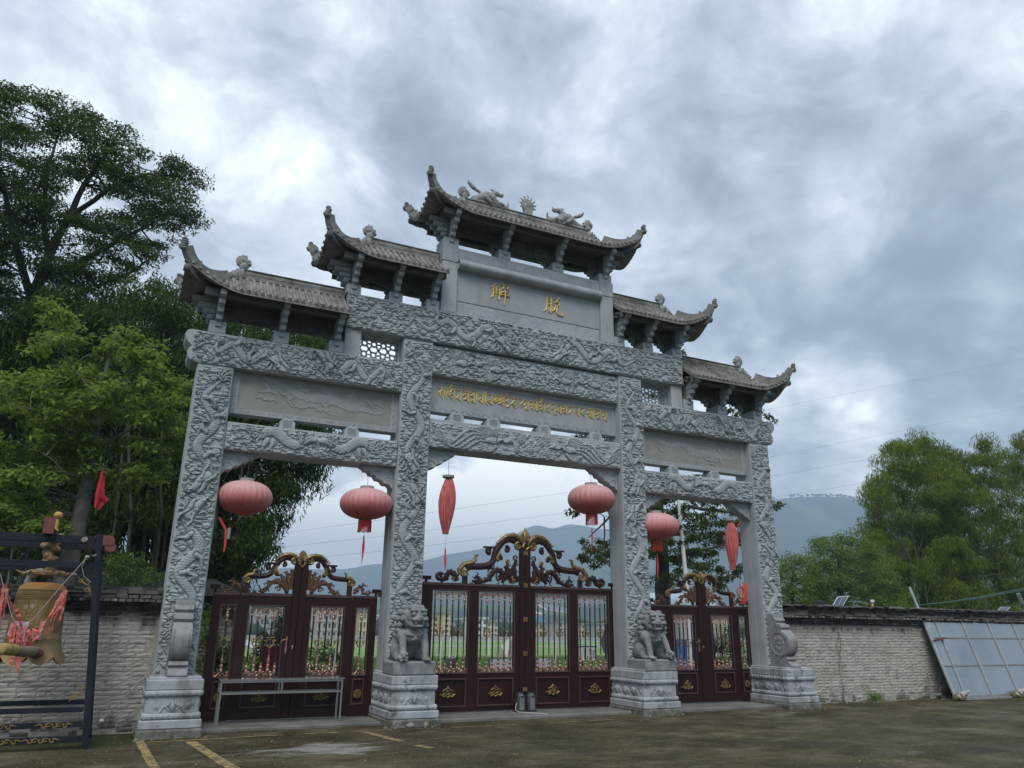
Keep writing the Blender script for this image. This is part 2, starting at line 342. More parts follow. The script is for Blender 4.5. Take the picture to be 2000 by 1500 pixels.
# temple yard: one concrete sheet with real unevenness
def yard_h(x, y):
    h = .006*np.sin(x*1.1+y*.4)+.005*np.sin(y*1.9-x*.6)+.003*np.sin(3.1*x+2.2*y)
    return .028+h*.6
xs = np.linspace(-14, 34, 300); ys = np.linspace(-32, .12, 210); X, Y = np.meshgrid(xs, ys)
V = np.stack([X, Y, yard_h(X, Y)], -1).reshape(-1, 3)
M_YARD = bpy.data.materials.new('worn_yard_concrete'); M_YARD.use_nodes = True
t = M_YARD.node_tree; b = t.nodes['Principled BSDF']; tcn = N(t, 'ShaderNodeTexCoord'); O = tcn.outputs['Object']
def tn(sc, det=8, ro=.62, st=None, di=0, off=None):
    v = O
    if st or off:
        mp = N(t, 'ShaderNodeMapping'); t.links.new(O, mp.inputs[0])
        if st: mp.inputs['Scale'].default_value = st
        if off: mp.inputs['Location'].default_value = off
        v = mp.outputs[0]
    n = N(t, 'ShaderNodeTexNoise'); t.links.new(v, n.inputs['Vector']); n.inputs['Scale'].default_value = sc; n.inputs['Detail'].default_value = det
    n.inputs['Roughness'].default_value = ro; n.inputs['Distortion'].default_value = di; return n.outputs[0]
def mixc(c, col, f):
    m_ = N(t, 'ShaderNodeMix', data_type='RGBA')
    if isinstance(f, (int, float)): m_.inputs[0].default_value = f
    else: t.links.new(f, m_.inputs[0])
    t.links.new(c, m_.inputs[6])
    if isinstance(col, tuple): m_.inputs[7].default_value = (*col, 1)
    else: t.links.new(col, m_.inputs[7])
    return m_.outputs[2]
def mrange(f, lo, hi, a=0, b_=1):
    m_ = N(t, 'ShaderNodeMapRange'); t.links.new(f, m_.inputs[0]); m_.inputs[1].default_value = lo; m_.inputs[2].default_value = hi; m_.inputs[3].default_value = a; m_.inputs[4].default_value = b_; return m_.outputs[0]
c = ramp(t, tn(.75, 12, .74, (.8, 1.1, 1)), [(.36, (.022, .018, .007)), (.45, (.044, .034, .015)), (.53, (.074, .059, .032)), (.64, (.145, .125, .082))])
c = mixc(c, (.05, .045, .032), mrange(tn(1.6, 9, .7), .5, .68, 0, .7))
c = mixc(c, (.075, .062, .03), mrange(tn(.35, 5, .6, None, 0, (4, 2, 0)), .5, .64, 0, .45))
c = mixc(c, (.17, .16, .135), mrange(tn(1.1, 9, .72, (.5, 1.3, 1), .6, (9, 3, 0)), .58, .72, 0, .8))
sp = N(t, 'ShaderNodeSeparateXYZ'); t.links.new(O, sp.inputs[0])
def blob(cx, cy, rx, ry):                                   # a stain with its own place: 1 in the middle, 0 outside
    a = math_(t, 'DIVIDE', math_(t, 'SUBTRACT', sp.outputs[0], cx), rx); d_ = math_(t, 'DIVIDE', math_(t, 'SUBTRACT', sp.outputs[1], cy), ry)
    return math_(t, 'SUBTRACT', 1.0, math_(t, 'POWER', math_(t, 'ADD', math_(t, 'MULTIPLY', a, a), math_(t, 'MULTIPLY', d_, d_)), .5), True)
w = tn(1.9, 10, .75, (.45, 1.5, 1), .8)
wf = mrange(math_(t, 'ADD', w, math_(t, 'MULTIPLY', blob(-4.35, -2.4, 1.5, 1.0), .26)), .62, .74)
c = mixc(c, (.27, .27, .25), math_(t, 'MULTIPLY', wf, math_(t, 'GREATER_THAN', blob(-4.35, -2.4, 1.6, 1.2), .01)))
mf = mrange(math_(t, 'ADD', tn(3.2, 8, .7), math_(t, 'MULTIPLY', blob(-7.0, -.55, 1.8, 1.5), .5)), .66, .86)
c = mixc(c, (.030, .045, .012), mf)
c = mixc(c, (.035, .045, .016), mrange(math_(t, 'ADD', tn(2.2, 8, .7), math_(t, 'MULTIPLY', blob(4, -.1, 7, .7), .35)), .66, .8, 0, .7))
c = mixc(c, (.42, .41, .38), mrange(tn(38, 2, .5), .69, .72, 0, .85))                 # pale grit
c = mixc(c, (.04, .034, .024), mrange(tn(34, 4, .7), .52, .66, 0, .8))
c = mixc(c, (.21, .195, .155), mrange(tn(7, 10, .82, (.7, 1, 1), 0, (3, 7, 0)), .57, .66, 0, .6))
c = mixc(c, (.03, .026, .016), mrange(tn(6, 10, .8, (.8, 1, 1), 0, (13, 2, 0)), .56, .66, 0, .55))
t.links.new(c, b.inputs['Base Color'])
b.inputs['Specular IOR Level'].default_value = .12; t.links.new(ramp(t, tn(.8, 6, .6, (.6, 1, 1)), [(.35, (.55,)*3), (.65, (.85,)*3)]), b.inputs['Roughness'])
bn = N(t, 'ShaderNodeBump'); bn.inputs['Strength'].default_value = .6; bn.inputs['Distance'].default_value = .012
t.links.new(math_(t, 'ADD', tn(28, 6, .7), math_(t, 'MULTIPLY', tn(3, 6, .6), 1.3)), bn.inputs['Height']); t.links.new(bn.outputs[0], b.inputs['Normal'])
link('courtyard', np_mesh('courtyard', V, grid_faces(210, 300), M_YARD, True), kind='structure')

# threshold slab under the gates, slightly raised
M_SLAB = mat('threshold_concrete', [(.3, (.10, .10, .095)), (.7, (.20, .20, .19))], 1.6, .8, bump=.5, bscale=40, mixes=[((.05, .05, .045), 2.4, .5, .7, .7, (.6, 1.5, 1)), ((.30, .30, .29), 40, .66, .72, .6, None)])
o = MB().box(-6.45, 6.6, -.30, 2.4, -.2, .085).build('threshold_slab', M_SLAB, kind='structure', bevel=.02)
M_ROAD = mat('road_concrete', [(.3, (.16, .16, .15)), (.7, (.24, .235, .22))], 1, .9, bump=.3, bscale=20)
o = MB().box(-40, 60, 2.4, 8.6, -.3, .04).build('road', M_ROAD, kind='structure')
# worn yellow bay lines painted on the yard
M_YEL = bpy.data.materials.new('worn_yellow_paint'); M_YEL.use_nodes = True; t = M_YEL.node_tree; b = t.nodes['Principled BSDF']; O = N(t, 'ShaderNodeTexCoord').outputs['Object']
c = ramp(t, tn(9, 9, .75), [(.46, (.11, .095, .065)), (.52, (.27, .20, .07)), (.64, (.38, .29, .11)), (.8, (.46, .37, .18))]); t.links.new(c, b.inputs['Base Color']); b.inputs['Roughness'].default_value = .8
def paint_line(a, b_, w, gaps=()):
    a = np.array(a); b_ = np.array(b_); L = np.linalg.norm(b_-a); n = max(6, int(L/.06)); d = (b_-a)/L; q = np.array([-d[1], d[0]])
    V = []; F = []
    for i in range(n+1):
        s_ = i/n
        for sgn in (-1, 1):
            wob = w/2*(1+.22*mnoise.noise(Vector((s_*L*6+a[0]*3, sgn*3.1, a[1]))))
            p = a+d*L*s_+q*sgn*wob; V.append((p[0], p[1], float(yard_h(p[0], p[1]))+.005))
    for i in range(n):
        if any(g0 < i/n < g1 for g0, g1 in gaps) or mnoise.noise(Vector((i*.9+a[0], a[1], 2))) > .55: continue
        F.append([2*i, 2*i+2, 2*i+3, 2*i+1])
    me = np_mesh('painted_line', V, F, M_YEL); return link('painted_line', me, kind='structure')
paint_line((-6.50, -.75), (-6.36, -3.3), .11)
paint_line((-5.86, -1.13), (-5.55, -3.6), .14)
paint_line((-3.38, -1.0), (-3.13, -2.15), .13)
paint_line((-3.08, -2.6), (-2.98, -2.95), .12)
paint_line((-6.45, -1.0), (-2.9, -.93), .06, ((.52, .6), (.75, .8)))
paint_line((-2.7, -.93), (1.2, -.95), .05, ((.15, .2), (.5, .66), (.8, .86)))

# paddy fields beyond the road
M_FIELD = mat('green_paddy', [(.3, (.10, .19, .03)), (.5, (.14, .26, .05)), (.7, (.19, .32, .08))], .25, .9, bump=.6, bscale=3, bdist=.1, mixes=[((.05, .11, .02), 1.2, .5, .7, .6, (.4, 3, 1)), ((.20, .24, .09), .05, .52, .62, .5, (.3, 2, 1))])
xs = np.linspace(-90, 330, 90); ys = np.linspace(27, 205, 60); X, Y = np.meshgrid(xs, ys)
V = np.stack([X, Y, -1.98+.12*np.sin(X*.7)*np.sin(Y*.9)*.3+0*X], -1).reshape(-1, 3)
tag(link('rice_field', np_mesh('rice_field', V, grid_faces(60, 90), M_FIELD, True)), kind='structure')
M_PATH = mat('pale_field_path', [(.3, (.34, .33, .30)), (.7, (.46, .45, .42))], 1, .9)
for y in (72, 118, 165): MB().box(-60, 260, y, y+.9, -2.1, -1.78).build('field_path', M_PATH, kind='structure')
q = MB(); q.beam((6, 34, -1.85), (18, 205, -1.85), 2.6, .3); q.build('field_path', M_PATH, kind='structure')
q = MB(); q.beam((62, 40, -1.85), (92, 190, -1.85), 1.2, .3); q.build('field_path', M_PATH, kind='structure')

# hills and mountains: real ridges with spurs
def ridge(name, Yc, prof, depth, matl, seed, amp, nx=240, ny=46, ext=None, trees=0):
    us = np.array([p[0] for p in prof], float); pts = np.array([P(u, v, Yc) for u, v in prof])
    px, pz = pts[:, 0], pts[:, 2]
    if ext: px = np.concatenate([[ext[0][0]], px, [ext[1][0]]]); pz = np.concatenate([[ext[0][1]], pz, [ext[1][1]]])
    xs = np.linspace(px[0], px[-1], nx); crest = np.interp(xs, px, pz)
    k = np.hanning(9); k /= k.sum(); crest = np.convolve(np.pad(crest, 4, 'edge'), k, 'valid')
    ts = np.linspace(-1, .7, ny); V = []
    for tt in ts:
        for i, x in enumerate(xs):
            n = mnoise.fractal(Vector((x/depth*2.2+seed, tt*1.3, seed)), 1.0, 2.1, 5)
            rid = 1-abs(mnoise.noise(Vector((x/depth*3.1+seed*2, tt*.6+n*.5, 1.7))))*1.6
            s_ = 1-abs(tt)**1.15
            z = -2.2+(crest[i]+2.2)*s_+amp*n*min(1, abs(tt)*3)*s_+amp*.8*(rid-.7)*min(1, abs(tt)*3)*s_
            zc = mnoise.fractal(Vector((x/9.0, tt*60, seed)), 1, 2, 3)*amp*.035
            V.append((x, Yc+tt*depth, max(-2.6, z+zc*s_)))
    return link(name, np_mesh(name, V, grid_faces(ny, nx), matl, True), kind='structure')
M_HILL = mat('forested_slope', [(.3, (.012, .026, .014)), (.5, (.020, .040, .018)), (.7, (.035, .058, .025))], .02, .95, bump=.8, bscale=.08, bdist=6, mixes=[((.10, .15, .05), .006, .55, .62, .7, None)])
M_HILL2 = mat('grassy_slope', [(.3, (.05, .09, .03)), (.7, (.10, .15, .05))], .02, .95, bump=.8, bscale=.08, bdist=3)
far = [(400, 1127), (506, 1114), (559, 1108), (620, 1112), (688, 1111), (716, 1102), (747, 1101), (828, 1096), (870, 1083), (937, 1073), (985, 1058), (1030, 1030), (1054, 1022), (1075, 1036), (1110, 1022), (1160, 1030), (1240, 1050), (1320, 1075), (1450, 1090)]
ridge('mountain_far', 2300, far, 700, M_HILL, 3.3, 26, 300, 40, ((-1600, 150), (2600, 200)))
mid = [(480, 1160), (560, 1155), (700, 1165), (760, 1150), (850, 1142), (950, 1126), (1020, 1138), (1101, 1102), (1200, 1080), (1300, 1048), (1397, 1007), (1450, 990), (1505, 975), (1560, 969), (1600, 968), (1650, 969), (1700, 984), (1760, 1012), (1850, 1050), (2000, 1080)]
ridge('mountain_mid', 1350, mid, 480, M_HILL, 8.1, 16, 360, 46, ((-1100, 60), (3000, 120)))
low = [(1440, 1190), (1500, 1165), (1560, 1112), (1600, 1092), (1640, 1075), (1700, 1062), (1800, 1050), (1950, 1070)]
ridge('hill_near', 620, low, 200, M_HILL2, 5.7, 8, 160, 30, ((420, -2), (1700, 40)))
low2 = [(350, 1195), (500, 1190), (640, 1186), (760, 1190), (860, 1180), (960, 1184), (1060, 1188), (1180, 1180), (1300, 1172), (1420, 1185)]
ridge('hill_low', 560, low2, 160, M_HILL, 9.9, 5, 200, 24, ((-600, 8), (760, 0)))

# lone trees standing along the mountain skyline
M_FARLEAF = leafmat('distant_foliage', [(.2, (.02, .04, .015)), (.8, (.05, .08, .03))], .5, .1)
q = MB()
for i in range(46):
    u = 1508+rng.random()*185 if i < 34 else 1600+rng.random()*90
    v = np.interp(u, [1505, 1560, 1600, 1650, 1700], [975, 969, 968, 969, 984])+2.5
    p = P(u, v, 1350); h = rng.uniform(4, 9)
    q.lathe([(.5, -4), (.4, h*.5)], 4, p)
    for k in range(3): q.ell(p+np.array([rng.uniform(-2, 2), rng.uniform(-2, 2), h*.75+rng.uniform(-1, 1.5)]), (rng.uniform(2, 4.2), 2.5, rng.uniform(1.3, 2.4)), 6, 4)
q.build('skyline_trees', M_FARLEAF, smooth=True, kind='stuff')

# the air between: pale even haze round everything
hm = bpy.data.materials.new('haze'); hm.use_nodes = True; t = hm.node_tree; t.nodes.clear()
pv = N(t, 'ShaderNodeVolumePrincipled'); pv.inputs['Color'].default_value = (.58, .78, 1, 1); pv.inputs['Density'].default_value = .00070; pv.inputs['Anisotropy'].default_value = 0
ou = N(t, 'ShaderNodeOutputMaterial'); t.links.new(pv.outputs[0], ou.inputs['Volume'])
MB().box(-3300, 4800, -2200, 3300, -4.2, 335).build('haze', hm, kind='stuff')

# ------------------------------------------------------------------ brick walls
M_DENT = mat('pale_tile_end', [(.38, (.04, .038, .035)), (.52, (.15, .145, .13)), (.7, (.34, .33, .30))], 9, .95)
def brick_mesh(l, h, d, seed):
    r_ = random.Random(seed); c = .006
    V = []; F = []
    nx, nz = 4, 2
    for iz in range(nz+1):
        for ix in range(nx+1):
            ed = (ix in (0, nx)) or (iz in (0, nz))
            x = -l/2+l*ix/nx; z = -h/2+h*iz/nz
            x += r_.uniform(-1, 1)*(.004 if ix in (0, nx) else .01); z += r_.uniform(-1, 1)*.0035
            V.append((x, (.006 if ed else 0)+r_.uniform(-.003, .003), z))
    n = len(V)
    F += [[iz*5+ix, iz*5+ix+1, (iz+1)*5+ix+1, (iz+1)*5+ix] for iz in range(nz) for ix in range(nx)]
    loop = [0, 1, 2, 3, 4, 9, 14, 13, 12, 11, 10, 5]
    for i in loop: V.append((V[i][0]*.99, d, V[i][2]*.98))
    for k in range(12): F.append([loop[k], n+k, n+(k+1) % 12, loop[(k+1) % 12]][::-1])
    me = bpy.data.meshes.new('brick'); me.from_pydata(V, [], F); me.update(); return me
def make_wall(name, label, x0, x1, yf, ztop, capn, tilecap, limit, rough_cap):
    root = thing(name, label, 'wall', ((x0+x1)/2, yf, 0))
    z_body = ztop-.38
    MB().box(x0, x1, yf+.014, yf+.36, -.1, z_body+.01).build('mortar_core', M_MORTAR, root)
    Hc, Lb = .066, .245
    meshes = []
    for k in range(8):
        me = brick_mesh(.233, .055, .06, k); me.materials.append(M_BRICKS[k % 4]); meshes.append(me)
    half = [brick_mesh(.112, .055, .06, 30+k) for k in range(4)]
    for k, me in enumerate(half): me.materials.append(M_BRICKS[k % 4])
    bricks = []
    nrow = int((z_body-.02)/Hc)
    for r_ in range(nrow):
        z = .02+Hc*(r_+.5); x = x0+(.0 if r_ % 2 else -Lb/2)
        while x < x1:
            hb = rng.random() < .16; L = .125 if hb else Lb
            cx = x+L/2
            if cx-L/2 > x0-.01 and cx+L/2 < x1+.01:
                if not (z < .12 and rng.random() < .35): bricks.append((cx, z, hb))
            x += L
    bricks = [(cx, z, hb, np.linalg.norm(np.array([cx, yf, z])-CAM)) for cx, z, hb in bricks]
    vis = []
    for q_ in bricks:
        d = np.array([q_[0], yf, q_[1]])-CAM; w = d@fwd; u = 1000+FPX*(d@rgt)/w
        vis.append(-40 < u < 2040)
    order = sorted(range(len(bricks)), key=lambda i: (not vis[i], bricks[i][3]))
    single = set(order[:limit])
    rest_v, rest_f, mats_i = [], [], []
    for i, (cx, z, hb, _) in enumerate(bricks):
        me = random.choice(half if hb else meshes)
        p = (cx-ORG[root.name][0], rng.uniform(-.004, .008), z+rng.uniform(-.003, .003)); rr = (rng.uniform(-.02, .02), rng.uniform(-.012, .012), rng.uniform(-.012, .012))
        if i in single: link('brick', me, root, p, rr)
        else:
            o_ = len(rest_v); rest_v += [(v.co.x+p[0], v.co.y+p[1], v.co.z+p[2]) for v in me.vertices]
            k = M_BRICKS.index(me.materials[0])
            for pl in me.polygons: rest_f.append([a+o_ for a in pl.vertices]); mats_i.append(k)
    if rest_f:
        me = bpy.data.meshes.new('brickwork'); me.from_pydata(rest_v, [], rest_f); me.update()
        for m_ in M_BRICKS: me.materials.append(m_)
        me.polygons.foreach_set('material_index', mats_i); link('brickwork', me, root, kind='stuff')
    # corbelled cap: blackened courses stepping out, then the weathered top courses
    z = z_body; q = MB(); outs = [.03, .07, .115, .17]; hs = [.05, .05, .055, .05]
    for k in range(4):
        x = x0-(.1 if k % 2 else 0)
        while x < x1:
            L = rng.uniform(.10, .13) if k in (1, 3) else .24; a = max(x, x0); b2 = min(x+L-.008, x1)
            if b2-a > .03: q.box(a, b2, yf-outs[k]+rng.uniform(-.008, .008), yf+.3, z+.003, z+hs[k]-.004+rng.uniform(-.003, .002))
            x += L
        z += hs[k]
    q.build('corbel_courses', M_CAPB, root, kind='stuff'); q = MB(); x = x0
    while x < x1-.1:
        L = rng.uniform(.07, .12)
        if rng.random() < .88: q.box(x, x+L-.02, yf-.205+rng.uniform(-.012, .012), yf, z-.052+rng.uniform(-.004, .004), z-.012)
        x += L
    q.build('tile_ends', M_DENT, root, kind='stuff')
    z0 = z
    capm = []
    rows = 3; hh = (ztop-z0)/rows; n_sep = 0
    q = MB()
    for k in range(rows):
        x = x0-(.12 if k % 2 else 0); yo = .20-.035*k
        while x < x1:
            L = rng.uniform(.15, .25); a = max(x, x0); b2 = min(x+L-.01, x1)
            if b2-a > .05:
                dz = rng.uniform(-rough_cap, rough_cap)
                bb = MB().box(-(b2-a)/2, (b2-a)/2, 0, .30, 0, hh-.008+rng.uniform(-.006, .006))
                vv = (np.array(bb.v)+rng.normal(0, .005, (8, 3))).tolist()
                me = bpy.data.meshes.new('cap_brick'); me.from_pydata(vv, [], bb.f); me.update(); me.materials.append(M_CAPT if rng.random() < .75 else M_CAPB)
                if n_sep < 150: link('cap_brick', me, root, ((a+b2)/2-ORG[root.name][0], -yo+rng.uniform(-.015, .015), z0+k*hh+dz), (0, rng.uniform(-.03, .03), rng.uniform(-.05, .05))); n_sep += 1
            x += L
    MB().box(x0, x1, yf-.12, yf+.42, z0, ztop-.03).build('cap_core', M_CAPB, root)
    return root
wallL = make_wall('brick_wall', 'grey brick wall with blackened cap behind the bell stand', -13.2, -6.40, .22, 2.12, 3, False, 262, .004)
wallR = make_wall('brick_wall', 'grey brick wall with crooked tiled cap between the last pillar and the leaning glass frame', 6.44, 17.0, .30, 2.10, 3, True, 292, .012)
# flat old roof tiles lying crookedly on the right wall
q = MB()
for i in range(110):
    x = 6.6+i*.095; tf = Matrix.Translation((x, .12+rng.uniform(-.05, .05), 2.115+rng.uniform(0, .03))) @ Matrix.Rotation(rng.uniform(-.2, .2), 4, 'Z') @ Matrix.Rotation(rng.uniform(-.12, .12), 4, 'X') @ Matrix.Rotation(rng.uniform(-.1, .1), 4, 'Y')
    q.box(-.07, .07, -.12, .35, 0, .016, tf)
q.build('cap_tiles', M_CAPT, wallR, kind='stuff')
# hairline vine stems on the wall
M_STEM = mat('dry_stem', (.09, .08, .06), 5, .9)
vt = thing('dead_vine', 'thin dry vine stems running up the right brick wall', 'vine', (8.3, .28, 0))
for k, (a, b_) in enumerate((((1638, 1235), (1645, 1362)), ((1634, 1232), (1641, 1300)))):
    pts = [P(a[0]+(b_[0]-a[0])*s_+3*math.sin(s_*9+k), a[1]+(b_[1]-a[1])*s_, .272) for s_ in np.linspace(0, 1, 14)]
    MB().tube(pts, .006, 4).build('stem', M_STEM, vt)
# ================================================================== CARVED RELIEF (height fields, metres)
class Relief:
    def __init__(s, W, H, seed, res=.0125):
        s.W, s.H = W, H; s.nx = max(3, int(W/res)); s.ny = max(3, int(H/res)); s.r = np.random.default_rng(seed)
        s.x = np.linspace(0, W, s.nx); s.z = np.linspace(0, H, s.ny); s.X, s.Z = np.meshgrid(s.x, s.z)
        s.h = np.zeros((s.ny, s.nx)); s.dx = W/(s.nx-1); s.dz = H/(s.ny-1)
    def win(s, x0, x1, z0, z1):
        i0 = max(0, int(x0/s.dx)-1); i1 = min(s.nx, int(x1/s.dx)+3); j0 = max(0, int(z0/s.dz)-1); j1 = min(s.ny, int(z1/s.dz)+3)
        return (slice(j0, j1), slice(i0, i1)) if i1 > i0 and j1 > j0 else None
    def disc(s, cx, cz, r, lvl, dome=.012, knob=True, sq=1.0):
        w = s.win(cx-r*1.3, cx+r*1.3, cz-r*1.3, cz+r*1.3)
        if w is None: return
        q = np.hypot(s.X[w]-cx, (s.Z[w]-cz)/sq)/r; h = s.h[w]
        m = (q >= 1) & (q < 1.28); h[m] = np.minimum(h[m], max(0, lvl-.018))
        m = q < 1; d = lvl+dome*np.sqrt(np.clip(1-q**2, 0, 1))
        if knob: d = d-.010*np.exp(-((q-.52)/.16)**2)+.006*np.exp(-(q/.3)**2)
        h[m] = d[m]; s.h[w] = h
    def tube(s, pts, rad, lvl, rise=.7, scales=0, groove=True, ridge=0):
        pts = np.array(pts, float); n = len(pts); rad = np.full(n, rad) if np.isscalar(rad) else np.interp(np.linspace(0, 1, n), np.linspace(0, 1, len(rad)), rad)
        Q = np.full(s.h.shape, 9.0); T = np.zeros(s.h.shape); Sd = np.zeros(s.h.shape); Rr = np.ones(s.h.shape)*.01; acc = 0
        for i in range(n-1):
            a, b = pts[i], pts[i+1]; rm = max(rad[i], rad[i+1])*1.5
            w = s.win(min(a[0], b[0])-rm, max(a[0], b[0])+rm, min(a[1], b[1])-rm, max(a[1], b[1])+rm)
            d = b-a; L = np.hypot(*d)+1e-9
            if w is not None:
                px, pz = s.X[w]-a[0], s.Z[w]-a[1]; tt = np.clip((px*d[0]+pz*d[1])/L**2, 0, 1)
                dist = np.hypot(px-tt*d[0], pz-tt*d[1]); rr = rad[i]+(rad[i+1]-rad[i])*tt; q = dist/np.maximum(rr, 1e-4)
                sd = (px*d[1]-pz*d[0])/L/np.maximum(rr, 1e-4)
                m = q < Q[w]; a_ = Q[w]; a_[m] = q[m]; Q[w] = a_
                a_ = T[w]; a_[m] = (acc+tt*L)[m]; T[w] = a_; a_ = Sd[w]; a_[m] = sd[m]; Sd[w] = a_; a_ = Rr[w]; a_[m] = rr[m]; Rr[w] = a_
            acc += L
        if groove:
            m = (Q >= 1) & (Q < 1.3); s.h[m] = np.minimum(s.h[m], max(0, lvl-.02))
        m = Q < 1; dome = lvl+np.minimum(Rr*rise, .034)*np.sqrt(np.clip(1-Q**2, 0, 1))
        if scales: dome = dome+.0085*np.sin(T/scales/1.45*6.283+3.1*(np.floor(Sd*2.2+.5) % 2))*(Q < .88)
        if ridge: dome = dome-.004*np.cos(Sd*ridge)
        s.h[m] = dome[m]
    def wisp(s, cx, cz, L, lvl, r=.011):
        k = s.r.choice([-1, 1]); n = 9; t_ = np.linspace(0, 1, n)
        s.tube(np.stack([cx+k*L*(t_-.2), cz+.018*np.sin(t_*5+s.r.uniform(0, 6))], -1), [r*1.1, r, r*.35], lvl, .9)
    def lens(s, cx, cz, r, lvl):
        """one flat spade-shaped cloud curl with a small knob"""
        w = s.win(cx-r*1.3, cx+r*1.3, cz-r*.95, cz+r*.95)
        if w is None: return
        X_, Z_ = (s.X[w]-cx)/r, (s.Z[w]-cz)/(r*.62); q = np.sqrt(X_**2+Z_**2)*(1+.10*np.cos(3*np.arctan2(Z_, X_)+1.57)); h = s.h[w]
        m = (q >= 1) & (q < 1.33); h[m] = np.minimum(h[m], max(0, lvl-.030))
        m = q < 1; d = lvl-.007*q**2+.011*np.exp(-((X_/.30)**2+(Z_/.42)**2)**2)-.007*np.exp(-((np.sqrt((X_/.42)**2+(Z_/.58)**2)-1)/.25)**2); h[m] = d[m]; s.h[w] = h
    def tail(s, x, z, L, lvl, k, r):
        """a flat ribbon of cloud that runs off sideways and hooks back"""
        pts = [(x, z), (x+k*L*.35, z-.012), (x+k*L*.7, z-.005), (x+k*L*.9, z-.022), (x+k*L*.80, z-.048), (x+k*L*.45, z-.050)]
        s.tube(pts, [r, r, r*.9, r*.8, r*.7, r*.4], lvl, .35)
    def clouds(s, dens=1.0, size=.046, wis=1.2, lvl=(.034, .042)):
        step = size*5.2/math.sqrt(dens); row = 0
        for z in np.arange(step*.1, s.H+.02, step*.56):
            row += 1
            for x in np.arange(step*(.05 if row % 2 else .55), s.W+.03, step):
                x2 = x+s.r.uniform(-.16, .16)*step; z2 = z+s.r.uniform(-.10, .10)*step; L = s.r.uniform(*lvl); k = s.r.choice([-1, 1]); r_ = size*s.r.uniform(1.15, 1.45)
                if s.r.random() < wis*.75: s.tail(x2+k*.02, z2-r_*.5, s.r.uniform(.16, .28), L-.008, k, .0155)
                for dx, dz in ((-.78, .42), (.78, .42)) if s.r.random() < .6 else ((.1, .6),): s.lens(x2+dx*r_, z2+dz*r_, r_*s.r.uniform(.8, .95), L)
                s.lens(x2, z2-.02, r_, L+.006)
    def leg(s, p, ang, L, lvl):
        p = np.array(p); k = p+L*.5*np.array([math.cos(ang), math.sin(ang)]); f = k+L*.55*np.array([math.cos(ang-.9), math.sin(ang-.9)])
        s.tube([p, k, f], [.040, .032, .022], lvl, .9, .03)
        for a in (-1.3, -.6, 0, .6):
            s.tube([f, f+.065*np.array([math.cos(ang-.9+a), math.sin(ang-.9+a)]), f+.09*np.array([math.cos(ang-1.2+a), math.sin(ang-1.2+a)])], [.016, .012, .004], lvl+.008, 1)
    def dragon(s, pts, R0=.055, lvl=.022, legs=(.25, .42, .62, .8), face=1, hk=1.55):
        pts = np.array(pts, float)                      # smooth the spine
        t0 = np.linspace(0, 1, len(pts)); n = 90; t1 = np.linspace(0, 1, n)
        px = np.interp(t1, t0, pts[:, 0]); pz = np.interp(t1, t0, pts[:, 1]); k = np.hanning(13); k /= k.sum()
        px = np.convolve(np.pad(px, 6, 'edge'), k, 'valid'); pz = np.convolve(np.pad(pz, 6, 'edge'), k, 'valid'); sp = np.stack([px, pz], -1)
        d = np.gradient(sp, axis=0); d /= np.linalg.norm(d, axis=1)[:, None]+1e-9; nn = np.stack([-d[:, 1], d[:, 0]], -1)
        prof = np.interp(t1, [0, .08, .3, .6, .85, 1], [.75, .8, 1.05, 1.0, .6, .25])*R0
        for i in range(6, n-4, 2):                       # dorsal fins
            a = sp[i]+nn[i]*prof[i]*.8; s.tube([a, a+nn[i]*.045+d[i]*.022], [.015, .004], lvl, 1, groove=False)
        s.tube(sp, prof, lvl-.006, .42, .034)
        for q in legs:
            i = int(q*(n-1)); sg = 1 if int(q*20) % 2 else -1; s.leg(sp[i]+nn[i]*sg*prof[i]*.4, math.atan2(nn[i][1]*sg, nn[i][0]*sg)+s.r.uniform(-.4, .4), .19, lvl+.016)
        for a in (-1.1, -.65, -.2, .25, .7, 1.1):        # tail tuft
            v = math.atan2(d[-1][1], d[-1][0])+a; s.tube([sp[-1]+.17*q*np.array([math.cos(v+.5*math.sin(q*3)), math.sin(v+.5*math.sin(q*3))]) for q in np.linspace(0, 1, 7)], [.020, .020, .005], lvl+.006, .8)
        h = sp[0]; hd = -d[0]; hn = nn[0]*face; v0 = math.atan2(hd[1], hd[0])
        for a in np.linspace(1.5, 4.8, 9):               # mane streaming back
            v = v0+a; s.tube([h+q*.20*hk*.8*np.array([math.cos(v+.5*math.sin(q*4+a)), math.sin(v+.5*math.sin(q*4+a))]) for q in np.linspace(.2, 1, 7)], [.023, .020, .005], lvl+.010, .9)
        g = lambda a, b_: h+hd*a*hk+hn*b_*hk
        s.tube([g(-.04, 0), g(.05, .0), g(.10, .0)], [.055*hk, .058*hk, .045*hk], lvl+.020, .4)
        s.tube([g(.07, .012), g(.14, .02), g(.165, .034)], [.036*hk, .028*hk, .020*hk], lvl+.030, .6)
        s.tube([g(.02, -.035), g(.10, -.052), g(.135, -.045)], [.026*hk, .019*hk, .010*hk], lvl+.024, .8)
        s.disc(*g(.04, .030), .021*hk, lvl+.054, .014, False); s.disc(*g(.165, .030), .018*hk, lvl+.048, .012, False)
        for sg in (1, -1): s.tube([g(.0, .03*sg), g(-.09, .065*sg), g(-.15, .055*sg)], [.015*hk, .012*hk, .004], lvl+.046, 1)   # horns
        s.tube([h+hd*.17*hk+hn*.03+q*.2*(hd*math.cos(q*2.2)+hn*math.sin(q*2.6)) for q in np.linspace(0, 1, 8)], [.012, .010, .004], lvl+.03, 1)
